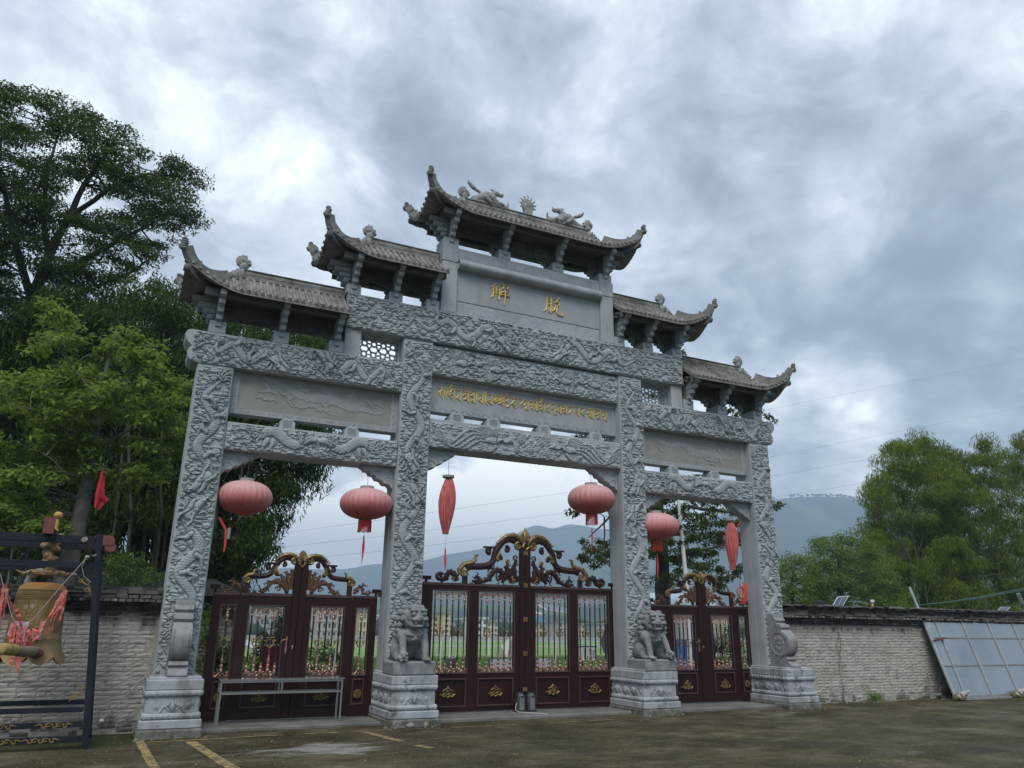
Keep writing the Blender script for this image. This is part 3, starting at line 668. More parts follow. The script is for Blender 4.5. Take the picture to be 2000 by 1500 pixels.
    def flame(s, cx, cz, R0, n=9, lvl=.02):
        for k in range(n):
            a = math.pi*(k+.5)/n*1.9-.45*math.pi+math.pi*.5*0; L = R0*(1.4+.5*(k % 2))
            s.tube([(cx+q*L*math.cos(a+.35*math.sin(q*5)), cz+q*L*math.sin(a+.35*math.sin(q*5))) for q in np.linspace(.3, 1, 8)], [.022, .017, .004], lvl, .9)
        s.disc(cx, cz, R0*.45, lvl+.02, .02)
    def flower(s, cx, cz, R0, lvl=.02):
        for ring, n in ((1.0, 9), (.62, 6)):
            for k in range(n):
                a = 2*math.pi*k/n+ring; s.disc(cx+R0*ring*.62*math.cos(a), cz+R0*ring*.62*math.sin(a), R0*.36, lvl+(1-ring)*.03, .008, False)
        s.disc(cx, cz, R0*.24, lvl+.022, .012)
        for a in s.r.uniform(0, 6.28, 4): s.tube([(cx+R0*math.cos(a)*q, cz+R0*math.sin(a)*q) for q in (.9, 1.2, 1.55)], [.02, .03, .004], lvl-.006, .5)
    def bird(s, cx, cz, k, dirx=1, tail='crane', lvl=.02):
        q = lambda a, b: (cx+dirx*a*k, cz+b*k)
        if tail == 'phoenix':
            for j in range(4):
                ph = j*.5; s.tube([q(-.12-t_*1.15, .02+.26*math.sin(t_*6.5+ph)*(.25+t_*.8)-.05*j+.04) for t_ in np.linspace(0, 1, 30)], [.02, .024, .018], lvl+.002*j, .7, .03)
                for t_ in np.linspace(.1, 1, 14):
                    x, z = q(-.12-t_*1.15, .02+.26*math.sin(t_*6.5+ph)*(.25+t_*.8)-.05*j+.04); s.tube([(x, z), (x-dirx*.03, z+.045)], [.009, .004], lvl, .8, groove=False)
        else:
            for a in np.linspace(-.25, .3, 6): s.tube([q(-.1, 0), q(-.32*math.cos(a), .32*math.sin(a))], [.02, .017, .008], lvl, .6)
        for sg, m in ((1, 1.0), (-1, .8)):
            for j, a in enumerate(np.linspace(.5, 1.7, 9)):
                L = (.40-.02*j)*m; s.tube([q(0, 0), q(-L*.55*math.cos(a)+.05, sg*L*.5*math.sin(a)), q(-L*math.cos(a)-.03, sg*L*math.sin(a))], [.012, .022, .012], lvl+.003*j, .6)
        s.tube([q(-.12, 0), q(0, .01), q(.13, .01)], [.03*k+.015, .075*k, .04*k], lvl+.02, .7, .025)
        s.tube([q(.1, .01), q(.2, .05), q(.27, .0), q(.34, .03)], [.03*k, .022*k, .02*k], lvl+.02, .9, .02)
        s.disc(*q(.35, .035), .032*k+.006, lvl+.034, .014, False); s.tube([q(.36, .035), q(.47, .0)], [.014, .003], lvl+.03, 1)
    def beast(s, cx, cz, k, dirx=1, lvl=.022):
        q = lambda a, b: (cx+dirx*a*k, cz+b*k)
        for a, b in ((-.34, -.16), (-.22, -.17), (.16, -.18), (.34, -.12)):
            s.tube([q(a*.8, -.02), q(a+.03, -.1), q(a, b)], [.05*k, .034*k, .02*k], lvl, 1, .03)
            for m in (-.03, 0, .03): s.tube([q(a, b), q(a+.04, b-.02+m)], [.011, .006], lvl+.006, 1)
        s.tube([q(-.36, .04), q(-.28, .12), q(-.17, .14), q(-.06, .07), q(.05, -.02), q(.17, -.06), q(.28, -.03), q(.34, .03)], [.045*k, .085*k, .085*k, .08*k, .07*k, .055*k], lvl+.008, .45, .028)
        for a in (2.0, 2.5, 3.0, 3.5): s.tube([q(-.36+t_*.28*math.cos(a+.6*math.sin(4*t_)), .06+t_*.28*math.sin(a+.6*math.sin(4*t_))) for t_ in np.linspace(0, 1, 7)], [.018, .015, .004], lvl, .9)
        h = q(.42, .08); s.tube([q(.32, .03), h, q(.55, .06)], [.07*k, .062*k, .035*k], lvl+.024, .5)
        for a in np.linspace(1.2, 3.6, 7): s.tube([(h[0]+dirx*t_*.15*math.cos(a), h[1]+t_*.15*math.sin(a)+.02*math.sin(t_*6)) for t_ in np.linspace(.3, 1, 5)], [.015, .012, .004], lvl+.012, .9)
    def mesh(s, name, mat_, x0, z0, yfront, margin=.022, depth_in=.03):
        """sheet in front of the plane y = yfront, its rim sunk behind it so that it closes against the block"""
        m = np.minimum(np.minimum(s.X, s.W-s.X), np.minimum(s.Z, s.H-s.Z)); h = s.h*.80*np.clip((m)/.016, .0, 1)
        h = h+.0006*s.r.standard_normal(h.shape)
        y = yfront-.003-h; rim = (m < 1e-6); y[rim] = yfront+depth_in
        V = np.stack([x0+s.X, y, z0+s.Z], -1).reshape(-1, 3)
        return V, grid_faces(s.ny, s.nx)
def add_relief(rel, name, mat_, x0, z0, yf, parent, mirror=False):
    V, F = rel.mesh(name, mat_, x0, z0, yf)
    V = V-np.array(ORG[parent.name]); me = np_mesh(name, V, F, mat_, True, 50)
    return link(name, me, parent)

# ================================================================== THE ARCHWAY
arch = thing('memorial_archway', 'grey carved stone memorial archway with four dragon pillars and five tiers of upturned roofs', 'archway', (0, .25, 0))
XO1, XO2, XI1, XI2 = 6.42, 5.84, 2.79, 2.19
DEP = .55
def pillar(x0, x1, z1, seed, flip):
    q = MB().box(x0, x1, 0.0, DEP, .80, z1)
    q2 = MB()
    for xs_ in (x0, x1):                                     # sunk strip along each cheek: two proud fillets with a groove between
        sg = -1 if xs_ == x0 else 1
        a, b_ = (xs_-.012, xs_) if sg < 0 else (xs_, xs_+.012)
        q.box(a, b_, .03, .20, .83, z1-.01); q.box(a, b_, .225, DEP-.03, .83, z1-.01)
    o = q.build('pillar', M_STONE_P, arch, bevel=.008)
    W, H = x1-x0-.02, z1-.86
    r = Relief(W, H, seed, .0118); r.clouds(1.15, .046, 1.2)
    # one dragon climbing and one descending
    zz_ = np.linspace(H*.50, H*.13, 13); c = W/2
    r.dragon([(c+(1 if flip else -1)*W*.27*math.sin(i*1.18+.4), z) for i, z in enumerate(zz_)], .070, .034, legs=(.2, .38, .55, .78))
    zz_ = np.linspace(H*.60, H*.955, 13)
    r.dragon([(c-(1 if flip else -1)*W*.25*math.sin(i*1.12+.3), z) for i, z in enumerate(zz_)], .066, .034, legs=(.22, .45, .62, .8))
    for _ in range(int(H*3)):
        x, z = r.r.uniform(.04, W-.04), r.r.uniform(.05, H-.05)
        if abs(x-c) > W*.30 or z < H*.14:
            r.lens(x, z, r.r.uniform(.045, .06), .046)
    add_relief(r, 'dragon_carving', M_STONE, x0+.01, .84, 0.0, o)
    return o
pillar(-XO1, -XO2, 5.84, 11, False); pillar(-XI1, -XI2, 6.965, 12, True)
pillar(XI2, XI1, 6.965, 13, False); pillar(XO2, XO1, 5.84, 14, True)

# pedestals
def pedestal(x0, x1):
    y0, y1 = -.65, .62
    xc = (x0+x1)/2
    q = MB().box(x0+.03, x1-.03, y0+.03, y1-.03, .13, .84)
    q.box(x0, x1, y0, y1, .66, .805)                       # upper slab
    q.box(x0-.03, x1+.03, y0-.02, y1, .145, .265)            # foot block
    o = q.build('pedestal', M_BASE, arch, bevel=.014)
    # waist and mouldings
    q = MB()
    def ring(z, r_, out):
        n = max(4, int((x1-x0)/(r_*1.6)))
        q.tube([(x0+.02, y0+.030, z), (x1-.02, y0+.030, z)], r_*.9, 10)
        for i in range(n): q.ell((x0+(i+.5)*(x1-x0)/n, y0+.026, z-.004), ((x1-x0)/n*.56, r_*.86, r_*1.02), 10, 8)
        n = int((y1-y0)/(r_*1.6))
        for sx in (x0+.026, x1-.026):
            for i in range(n): q.ell((sx, y0+(i+.5)*(y1-y0)/n, z), (r_*.86, (y1-y0)/n*.56, r_*1.02), 10, 8)
    ring(.622, .050, .002)
    ring(.315, .044, .006)
    q.build('petal_moulding', M_BASE, o, smooth=True, kind='stuff')
    # lotus carved on the waist
    for side in ('front', 'left'):
        W = (x1-x0-.10) if side == 'front' else (y1-y0-.1); r = Relief(W, .20, int(abs(xc)*10)+150+(xc<0), .010)
        cs = [W/2] if side == 'front' else [W*.25, W*.5, W*.75]
        for cx in cs:
            for k in (-3, 3, -2, 2, -1, 1, 0):
                a = math.pi/2-k*.42; r.tube([(cx, .05), (cx+.05*math.cos(a), .05+.05*math.sin(a)), (cx+.105*math.cos(a), .05+.115*math.sin(a))], [.016, .030, .004], .020+.004*(3-abs(k)), .6)
            for sg in (-1, 1): r.tube([(cx+sg*(.06+.13*t_), .05+.05*math.sin(t_*5)) for t_ in np.linspace(0, 1, 9)], [.013, .01, .008], .008, .9); r.disc(cx+sg*.21, .09, .035, .010)
        if side == 'front': add_relief(r, 'lotus_carving', M_BASE, x0+.05, .35, y0+.028, o)
        else:
            for xs_, sg in ((x0+.028, -1), (x1-.028, 1)):
                Vv, F = r.mesh('c', None, 0, .35, 0); Vv = np.stack([xs_+sg*(-Vv[:, 1]), y0+.05+Vv[:, 0], Vv[:, 2]], -1)-np.array(ORG[o.name])
                link('lotus_carving', np_mesh('lotus_carving', Vv, F, M_BASE, True, 50), o)
    q = MB(); q.box(x0-.05, x1+.05, y0-.05, y1+.05, -.05, .143)
    q.build('plinth', M_PLINTH, arch, bevel=.02)
    return o
for a, b_ in ((-6.51, -5.73), (-2.86, -2.06), (2.08, 2.90), (5.74, 6.54)): pedestal(a, b_)

def stone_beam(name, x0, x1, z0, z1, y0, y1, mt=None): return MB().box(x0, x1, y0, y1, z0, z1).build(name, mt or M_STONE_P, arch, bevel=.008)
# upper side beams (A) with their double curled outer ends
for sg in (-1, 1):
    xa, xb = sorted((sg*6.42, sg*(XI1+.013)))
    q = MB().box(xa, xb, -.02, DEP, 5.845, 6.425)
    e = [(6.42, 6.425), (6.60, 6.425), (6.66, 6.40), (6.69, 6.33), (6.67, 6.24), (6.61, 6.17), (6.56, 6.13), (6.60, 6.08), (6.62, 6.00), (6.59, 5.91), (6.53, 5.86), (6.42, 5.845)]
    q.prism([(sg*a, b_) for a, b_ in e], -.018, DEP-.002)
    o = q.build('upper_side_beam', M_STONE_P, arch, bevel=.006)
    W = 6.55-XI1; r = Relief(W, .55, 21+sg); r.clouds(1.15, .044, 1.2); c = W/2
    ys_ = [.16, .30, .40, .28, .12, .14, .32, .42, .30, .16, .2, .34]
    r.dragon([(c-.42-i*.118, y_) for i, y_ in enumerate(ys_)], .058, .034, legs=(.18, .4, .6, .8), face=1); r.dragon([(c+.42+i*.118, y_) for i, y_ in enumerate(ys_[::-1])][0:12], .058, .034, legs=(.2, .42, .62, .8), face=-1)
    r.flame(c, .24, .10, 7)
    add_relief(r, 'dragon_carving', M_STONE, (-6.555 if sg < 0 else XI1+.005), 5.86, -.02, o)
    # lower side beams (B)
    xa, xb = sorted((sg*(XO2-.012), sg*(XI1+.014)))
    o = stone_beam('lower_side_beam', xa, xb, 4.40, 4.88, .012, DEP-.02)
    W = xb-xa; r = Relief(W, .46, 31+sg); r.clouds(1.1, .044, 1.5); r.beast(W*.32, .235, 1.05, 1, .032); r.beast(W*.70, .235, 1.0, -1, .032)
    add_relief(r, 'beast_carving', M_STONE, xa, 4.41, .012, o)
    # engraved panel
    q = MB().box(xa, xb, .16, .40, 5.07, 5.843)
    o = q.build('engraved_panel', M_STONE_G, arch)
    q = MB(); q.box(xa+.0, xb, .146, .16, 5.072, 5.165); q.box(xa, xa+.13, .148, .16, 5.166, 5.83); q.box(xb-.13, xb, .148, .16, 5.166, 5.83)
    bo = q.build('panel_border', M_STONE_F, o)
    q = MB()
    n = int((xb-xa)/.125)
    for i in range(n):
        x = xa+(i+.5)*(xb-xa)/n; s_ = 1 if i % 2 else -1
        q.tube([(x+.035*math.cos(a)*(1-a/9)*s_, .146, 5.118+.030*math.sin(a)*(1-a/9)) for a in np.linspace(0, 5.5, 12)], .006, 4); q.tube([(x+.035*s_, .146, 5.10), (x+.07*s_, .146, 5.138)], .005, 4)
    for xx in (xa+.065, xb-.065):
        for i in range(5):
            z = 5.24+i*.13; q.tube([(xx+.03*math.cos(a)*(1-a/9), .148, z+.035*math.sin(a)*(1-a/9)) for a in np.linspace(0, 5.5, 12)], .006, 4)
    q.build('scroll_carving', M_STONE_F, o, smooth=True, kind='stuff')
    # pale low relief figure streaming across the panel: a dragon and its clouds
    q = MB(); rr = random.Random(5+sg)
    def blobpoly(pts, w, y):
        L = []; Rr = []
        for i, p in enumerate(pts):
            a = pts[max(i-1, 0)]; b2 = pts[min(i+1, len(pts)-1)]; dx, dz = b2[0]-a[0], b2[1]-a[1]; l = math.hypot(dx, dz)+1e-6
            ww = w[i]*(1+.35*math.sin(i*2.7+p[0]*9)); L.append((p[0]-dz/l*ww, p[1]+dx/l*ww)); Rr.append((p[0]+dz/l*ww, p[1]-dx/l*ww))
        for i in range(len(pts)-1): q.prism([L[i], L[i+1], Rr[i+1], Rr[i]], y, .16)
    cx = (xa+xb)/2
    if sg < 0: base = [(-1.0, .33), (-.78, .30), (-.6, .22), (-.42, .13), (-.2, .08), (0, .10), (.2, .12), (.42, .06), (.6, .0), (.8, .02), (1.0, -.02), (1.15, -.07)]
    else: base = [(-1.05, .20), (-.85, .14), (-.65, .12), (-.42, .18), (-.2, .14), (0, .02), (.2, .0), (.42, .06), (.6, .04), (.8, -.02), (.95, .0), (1.05, -.06)]
    pts = [(cx+a, 5.44+b_) for a, b_ in base]; pts = [(np.interp(t_, range(12), [p[0] for p in pts]), np.interp(t_, range(12), [p[1] for p in pts])) for t_ in np.linspace(0, 11, 45)]
    blobpoly(pts, [np.interp(i, [0, 6, 20, 34, 44], [.05, .04, .085, .07, .012]) for i in range(45)], .153)
    for k in range(26):
        x = cx+rr.uniform(-1.1, 1.1); z = 5.44+rr.uniform(-.16, .34)-.12*(x-cx); L = rr.uniform(.12, .34); ph = rr.uniform(0, 6)
        blobpoly([(x+L*t_, z+.035*math.sin(t_*5+ph)-.05*t_) for t_ in np.linspace(0, 1, 9)], [.004+.020*math.sin(math.pi*t_) for t_ in np.linspace(0, 1, 9)], .150+.002*rr.random())
    q.build('pale_dragon_relief', M_STONE_B, o, kind='stuff')
    for xx in (4.82, 3.66):
        x = sg*xx; z = 4.975
        o2 = MB().prism([(x-.135, 4.882), (x+.135, 4.882), (x+.135, z+.03), (x+.08, 5.069), (x-.08, 5.069), (x-.135, z+.03)], .09, .42).build('spacer_block', M_STONE_P, arch, bevel=.006)
        q = MB()
        for i in range(-2, 3):
            q.beam((x-.075+.0, .085, z+i*.03-.0), (x+.075, .085, z+i*.03+.0), .006, .008); q.beam((x+i*.03, .084, z-.065), (x+i*.03, .084, z+.065), .006, .008)
        q.build('diamond_carving', M_STONE, o2)
# long top beam (C)
o = stone_beam('long_dragon_beam', -3.965, 3.965, 6.968, 7.668, -.03, DEP+.02)
r = Relief(7.93, .685, 41); r.clouds(1.1, .048, 1.3); c = 7.93/2
yy = [.20, .36, .52, .50, .30, .17, .20, .36, .50, .42, .25, .22, .34, .42]
r.dragon([(c-.66-i*.155, y_) for i, y_ in enumerate(yy)], .070, .034, legs=(.15, .36, .55, .72), face=1)
r.dragon([(c+.66+i*.155, y_) for i, y_ in enumerate(yy)], .070, .034, legs=(.15, .36, .55, .72), face=-1)
r.flame(c, .26, .17, 11)
add_relief(r, 'dragon_carving', M_STONE, -3.965, 6.975, -.03, o)
# crane beam (D)
o = stone_beam('crane_beam', -XI2+.013, XI2-.013, 6.315, 6.925, .05, DEP-.05)
W = 2*XI2; r = Relief(W-.03, .595, 51); r.clouds(1.0, .045, 1.3)
r.bird(.65, .30, 1.0, 1); r.bird(1.40, .28, 1.0, 1); r.bird(W-.65, .30, 1.0, -1); r.bird(W-1.40, .28, 1.0, -1); r.flame(W/2, .27, .12, 9)
add_relief(r, 'crane_carving', M_STONE, -XI2+.015, 6.322, .05, o)
MB().box(-XI2+.02, XI2-.02, .12, .45, 6.92, 6.972).build('packing_course', M_STONE_P, arch)
# inscription panel
insc = MB().box(-XI2+.014, XI2-.014, .20, .42, 5.60, 6.317).build('inscription_panel', M_STONE_F, arch)
q = MB(); q.box(-XI2+.014, XI2-.014, .186, .20, 5.601, 5.71); q.box(-XI2+.014, XI2-.014, .186, .20, 6.225, 6.315); q.box(-XI2+.014, -XI2+.12, .187, .20, 5.711, 6.224); q.box(XI2-.12, XI2-.014, .187, .20, 5.711, 6.224)
q.build('panel_border', M_STONE_F, insc)
q = MB()
for z0, n in ((5.655, 36), (6.27, 36)):
    for i in range(n):
        x = -XI2+.1+(i+.5)*(2*XI2-.2)/n; s_ = 1 if i % 2 else -1
        q.tube([(x-.05, .184, z0-.035*s_), (x, .182, z0+.0), (x+.05, .184, z0+.035*s_)], .005, 4)
        q.tube([(x+.022*math.cos(a)*(1-a/9), .184, z0+.02*s_+.022*math.sin(a)*(1-a/9)) for a in np.linspace(0, 5.5, 9)], .004, 4)
q.build('vine_carving', M_STONE, insc, smooth=True, kind='stuff')
for x in (-1.595, -.80, .37, 1.625):
    o2 = MB().prism([(x-.15, 5.412), (x+.15, 5.412), (x+.15, 5.54), (x+.09, 5.599), (x-.09, 5.599), (x-.15, 5.54)], .10, .42).build('spacer_block', M_STONE_P, arch, bevel=.006)
    q = MB()
    for i in range(-2, 3):
        q.beam((x-.08, .095, 5.505+i*.032), (x+.08, .095, 5.505+i*.032), .006, .008); q.beam((x+i*.033, .094, 5.435), (x+i*.033, .094, 5.575), .006, .008)
    q.build('diamond_carving', M_STONE, o2)
# phoenix beam (E)
o = stone_beam('phoenix_beam', -XI2+.014, XI2-.014, 4.85, 5.41, .01, DEP-.02)
r = Relief(W-.03, .545, 61); r.clouds(.8, .042, .8, (.020, .028))
r.bird(1.32, .24, 1.0, 1, 'phoenix', .022); r.bird(W-1.32, .24, 1.0, -1, 'phoenix', .022)
for x, z, k in ((W/2, .18, .12), (W/2-.24, .34, .11), (W/2+.24, .34, .11), (W/2-.33, .13, .09), (W/2+.34, .13, .09)): r.flower(x, z, k)
add_relief(r, 'phoenix_carving', M_STONE, -XI2+.015, 4.857, .01, o)

# corbels under the lower beams: sunk scroll brackets with a lobed lower edge
def corbel(xw, sg, zt, w, h):
    lob = [(0, 0), (w, 0), (w*.98, -h*.10), (w*.90, -h*.16), (w*.86, -h*.26), (w*.74, -h*.28), (w*.70, -h*.42), (w*.56, -h*.46), (w*.50, -h*.62), (w*.34, -h*.68), (w*.26, -h*.84), (w*.12, -h*.86), (w*.05, -h), (0, -h)]
    o = MB().prism([(xw+sg*a, zt+b_) for a, b_ in lob], .16, .40).build('scroll_corbel', M_STONE_P, arch, bevel=.006)
    q = MB()
    for cx, cz, r_ in ((.22, -.25, .11), (.52, -.2, .09), (.15, -.62, .08), (.75, -.12, .05)):
        q.tube([(xw+sg*(w*cx+r_*(1-a/9)*math.cos(a)), .158, zt+h*cz*1.0+r_*(1-a/9)*math.sin(a)*.8) for a in np.linspace(0, 6.5, 16)], [.013]*8+[.007]*8, 5)
    q.tube([(xw+sg*(a+.0), .158, zt+b_+.02) for a, b_ in lob[2:-1]], .009, 5)
    q.build('cloud_carving', M_STONE, o, smooth=True)
for sg in (-1, 1):
    corbel(sg*(XO2-.013), -sg, 4.398, .60, .38); corbel(sg*(XI1+.013), sg, 4.398, .62, .38); corbel(sg*(XI2-.013), -sg, 4.848, .66, .45)

# small posts and fretwork between beam A and beam C
for sg in (-1, 1):
    xa, xb = sorted((sg*3.64, sg*3.95)); MB().box(xa, xb, .02, .48, 6.427, 6.966).build('short_post', M_STONE_P, arch, bevel=.008)
    xa, xb = sorted((sg*(XI1+.012), sg*3.64)); fo = MB()
    fo.box(xa, xb, .22, .32, 6.427, 6.475); fo.box(xa, xb, .22, .32, 6.92, 6.966); fo.box(xa, xa+.04, .22, .32, 6.475, 6.92); fo.box(xb-.04, xb, .22, .32, 6.475, 6.92)
    W2 = xb-xa-.08; H2 = .445; nx_, nz_ = 4, 2; cw, ch = W2/nx_, H2/nz_
    for i in range(nx_):
        for j in range(nz_):
            cx = xa+.04+(i+.5)*cw; cz = 6.475+(j+.5)*ch
            rr = .30*min(cw, ch); pts = [(cx+rr*math.cos(a), .27, cz+rr*math.sin(a)) for a in np.linspace(math.pi/8, 2*math.pi+math.pi/8, 9)]
            for k in range(8): fo.beam(pts[k], pts[k+1], .035, .022, (0, 1, 0))
            for dx, dz in ((1, 1), (1, -1), (-1, 1), (-1, -1)): fo.beam((cx+dx*rr*.7, .27, cz+dz*rr*.7), (cx+dx*cw*.5, .27, cz+dz*ch*.5), .035, .022, (0, 1, 0))
            fo.beam((cx-rr*.8, .27, cz), (cx-cw*.5, .27, cz), .03, .02, (0, 1, 0)); fo.beam((cx+rr*.8, .27, cz), (cx+cw*.5, .27, cz), .03, .02, (0, 1, 0))
    fo.build('fretwork_grille', M_STONE_P, arch)

# name panel and the two posts on top
for sg in (-1, 1):
    xa, xb = sorted((sg*1.745, sg*2.08))
    o = MB().box(xa, xb, -.03, DEP, 7.67, 8.80).build('top_post', M_STONE_P, arch, bevel=.008)
    MB().box(xa-.006, xb+.006, -.04, DEP+.01, 8.805, 9.15).build('post_cap', M_STONE, o, bevel=.006)
q = MB(); q.box(-1.743, 1.743, .06, .46, 7.67, 8.87)
npan = q.build('name_panel', M_STONE_F, arch)
q = MB(); q.box(-1.743, 1.743, .045, .06, 7.985, 8.045); q.box(-1.743, -1.66, .046, .06, 8.046, 8.68); q.box(1.66, 1.743, .046, .06, 8.046, 8.68); q.box(-1.743, 1.743, .045, .06, 8.63, 8.70); q.build('panel_border', M_STONE_F, npan)
r = Relief(3.48, .30, 71, .0125)
for _ in range(150):
    x, z = r.r.uniform(0, 3.48), r.r.uniform(.03, .27); a = r.r.uniform(0, 6); rr = r.r.uniform(.03, .06)
    r.tube([(x+rr*(1-t_*.7)*math.cos(a+t_*5), z+rr*(1-t_*.7)*math.sin(a+t_*5)) for t_ in np.linspace(0, 1, 9)], [.009, .006], .003, .5, groove=False)
add_relief(r, 'engraved_strip', M_STONE, -1.74, 7.68, .055, npan)
# lotus petal beam: a bulging roll cut into petals
q = MB(); q.box(-1.743, 1.743, -.01, .5, 8.871, 9.15)
o = q.build('lotus_beam', M_STONE_P, arch)
nx_ = 290; na = 14; V = []
for j in range(na):
    a = math.pi*(j/(na-1)); 
    for i in range(nx_):
        x = -1.738+3.476*i/(nx_-1); pp = (x*7.2) % 1; d = abs(pp-.5)*2; tip = (1-j/(na-1))
        g = .010*math.exp(-((d-min(1, (.25+1.1*(1-abs(tip-.45)*1.2))))/.10)**2)
        ra = .10-g; V.append((x, -.02-(ra+.02)*math.sin(a), 8.775-.105*math.cos(a)*-1*(-1)))
V = np.array(V)-np.array(ORG[arch.name]); link('petal_roll', np_mesh('petal_roll', V, grid_faces(na, nx_), M_STONE, True, 60), o)
MB().box(-1.743, 1.743, -.022, .05, 8.672, 8.878).build('roll_core', M_STONE_P, o)
r = Relief(3.48, .19, 72, .0125)
for _ in range(110):
    x, z = r.r.uniform(0, 3.48), r.r.uniform(.03, .16); a = r.r.uniform(0, 6); rr = r.r.uniform(.025, .05)
    r.tube([(x+rr*(1-t_*.7)*math.cos(a+t_*5), z+rr*(1-t_*.7)*math.sin(a+t_*5)) for t_ in np.linspace(0, 1, 9)], [.009, .006], .003, .5, groove=False)
add_relief(r, 'engraved_strip', M_STONE, -1.74, 8.93, -.01, o)

# ------------------------------------------------------------------ gilt writing, cut as tapering strokes
def strokes(name, lines, u0, v0, s, Y, w0, parent, proud=.016):
    q = MB()
    for k, ln in enumerate(lines):
        pts = [P(u0+a/s, v0+b_/s, Y) for a, b_ in ln]; p2 = []
        for i in range(len(pts)-1):
            for t_ in (0, .5): p2.append(pts[i]*(1-t_)+pts[i+1]*t_)
        p2.append(pts[-1]); n = len(p2); L = []; Rr = []
        for i, p in enumerate(p2):
            a = p2[max(i-1, 0)]; b2 = p2[min(i+1, n-1)]; d = np.array([b2[0]-a[0], b2[2]-a[2]]); d /= np.linalg.norm(d)+1e-9
            ww = w0*(.55+.45*abs(d[0]*.3+d[1]*.95))*(1.0 if i < n-2 else (.75 if i < n-1 else .35))
            L.append((p[0]-d[1]*ww, p[2]+d[0]*ww)); Rr.append((p[0]+d[1]*ww, p[2]-d[0]*ww))
        o_ = len(q.v); yo = Y-proud-.0015*k
        V = []; F = []
        for l, r2 in zip(L, Rr):
            m = ((l[0]+r2[0])/2, (l[1]+r2[1])/2); V += [(l[0], Y+.004, l[1]), (l[0]*.8+m[0]*.2, yo+.006, l[1]*.8+m[1]*.2), (m[0], yo, m[1]), (r2[0]*.8+m[0]*.2, yo+.006, r2[1]*.8+m[1]*.2), (r2[0], Y+.004, r2[1])]
        for i in range(n-1):
            for j in range(4): F.append([i*5+j, (i+1)*5+j, (i+1)*5+j+1, i*5+j+1])
        F += [[0, 1, 2, 3, 4], [(n-1)*5+j for j in (4, 3, 2, 1, 0)]]
        q.add(V, F)
    return q.build(name, M_GOLD, parent)
jie = [[(315, 148), (280, 195), (200, 245)], [(318, 150), (380, 190), (345, 235)], [(255, 240), (330, 250), (402, 268)], [(262, 240), (264, 350), (248, 420), (205, 456)], [(397, 265), (392, 400), (385, 508), (345, 482)],
       [(268, 302), (388, 318)], [(268, 358), (388, 378)], [(322, 258), (312, 432)], [(420, 190), (500, 185), (590, 210), (565, 290), (520, 268)], [(492, 200), (470, 262), (422, 294)],
       [(452, 328), (412, 388)], [(440, 348), (500, 352), (572, 362)], [(395, 402), (520, 420), (575, 432), (612, 462)], [(508, 300), (512, 420), (495, 632)]]
tuo = [[(1430, 460), (1425, 620), (1405, 710), (1332, 768)], [(1428, 456), (1512, 465)], [(1510, 462), (1508, 640), (1505, 805), (1445, 752)], [(1435, 530), (1502, 536)], [(1430, 608), (1502, 612)],
       [(1560, 488), (1600, 505)], [(1688, 465), (1645, 530), (1600, 575)], [(1552, 562), (1572, 600), (1590, 655)], [(1560, 566), (1692, 580), (1672, 650)], [(1590, 652), (1678, 648)],
       [(1602, 655), (1585, 720), (1525, 768)], [(1640, 655), (1622, 780), (1650, 838), (1762, 862), (1757, 738)]]
o = strokes('gilt_character', jie, 940, 540, 11.11, .058, .017, npan); o['label'] = 'gilt character 解'
o = strokes('gilt_character', tuo, 940, 540, 11.11, .058, .017, npan); o['label'] = 'gilt character 脱'
g1 = [[[(95, 180), (150, 200), (210, 198), (175, 258), (120, 290), (195, 298), (150, 330), (185, 372), (210, 430)], [(230, 212), (300, 225), (290, 430)], [(245, 215), (240, 390)]],
      [[(320, 130), (362, 172), (350, 212), (420, 215)], [(392, 115), (380, 200)], [(440, 150), (360, 182)], [(370, 222), (460, 235), (458, 470)], [(400, 232), (370, 290), (420, 318), (335, 342), (385, 400), (412, 425)]],
      [[(490, 235), (560, 245), (600, 268), (595, 472), (500, 400), (572, 330)]],
      [[(590, 200), (650, 165), (680, 210), (760, 208), (750, 258)], [(640, 255), (750, 280), (745, 480), (775, 525)], [(655, 265), (702, 310), (640, 352), (720, 388), (660, 440), (740, 462)]],
      [[(830, 235), (900, 260), (930, 320), (920, 520)], [(800, 285), (880, 300), (872, 515), (810, 462), (870, 430)], [(868, 312), (800, 362), (862, 392)]],
      [[(980, 305), (1062, 330), (1052, 528), (965, 440), (1042, 392)], [(1000, 320), (1022, 372)]],
      [[(1090, 292), (1130, 265), (1172, 290)], [(1122, 280), (1110, 500), (1162, 562)], [(1160, 325), (1250, 350), (1242, 552), (1155, 470), (1222, 432)]],
      [[(1280, 345), (1380, 368), (1374, 525)], [(1320, 360), (1342, 420), (1285, 460), (1372, 470), (1300, 492), (1338, 528)]],
      [[(1410, 350), (1500, 378), (1500, 585)], [(1440, 370), (1462, 420), (1400, 470), (1482, 470), (1390, 530), (1472, 545)]],
      [[(1480, 282), (1552, 350), (1540, 382), (1612, 392)], [(1565, 280), (1560, 350), (1615, 325)], [(1560, 388), (1602, 430), (1540, 480), (1620, 530), (1562, 602), (1540, 560), (1620, 592)]],
      [[(1640, 395), (1720, 405), (1792, 435), (1790, 545)], [(1700, 415), (1732, 450), (1660, 530), (1752, 560), (1752, 622), (1690, 562)]]]
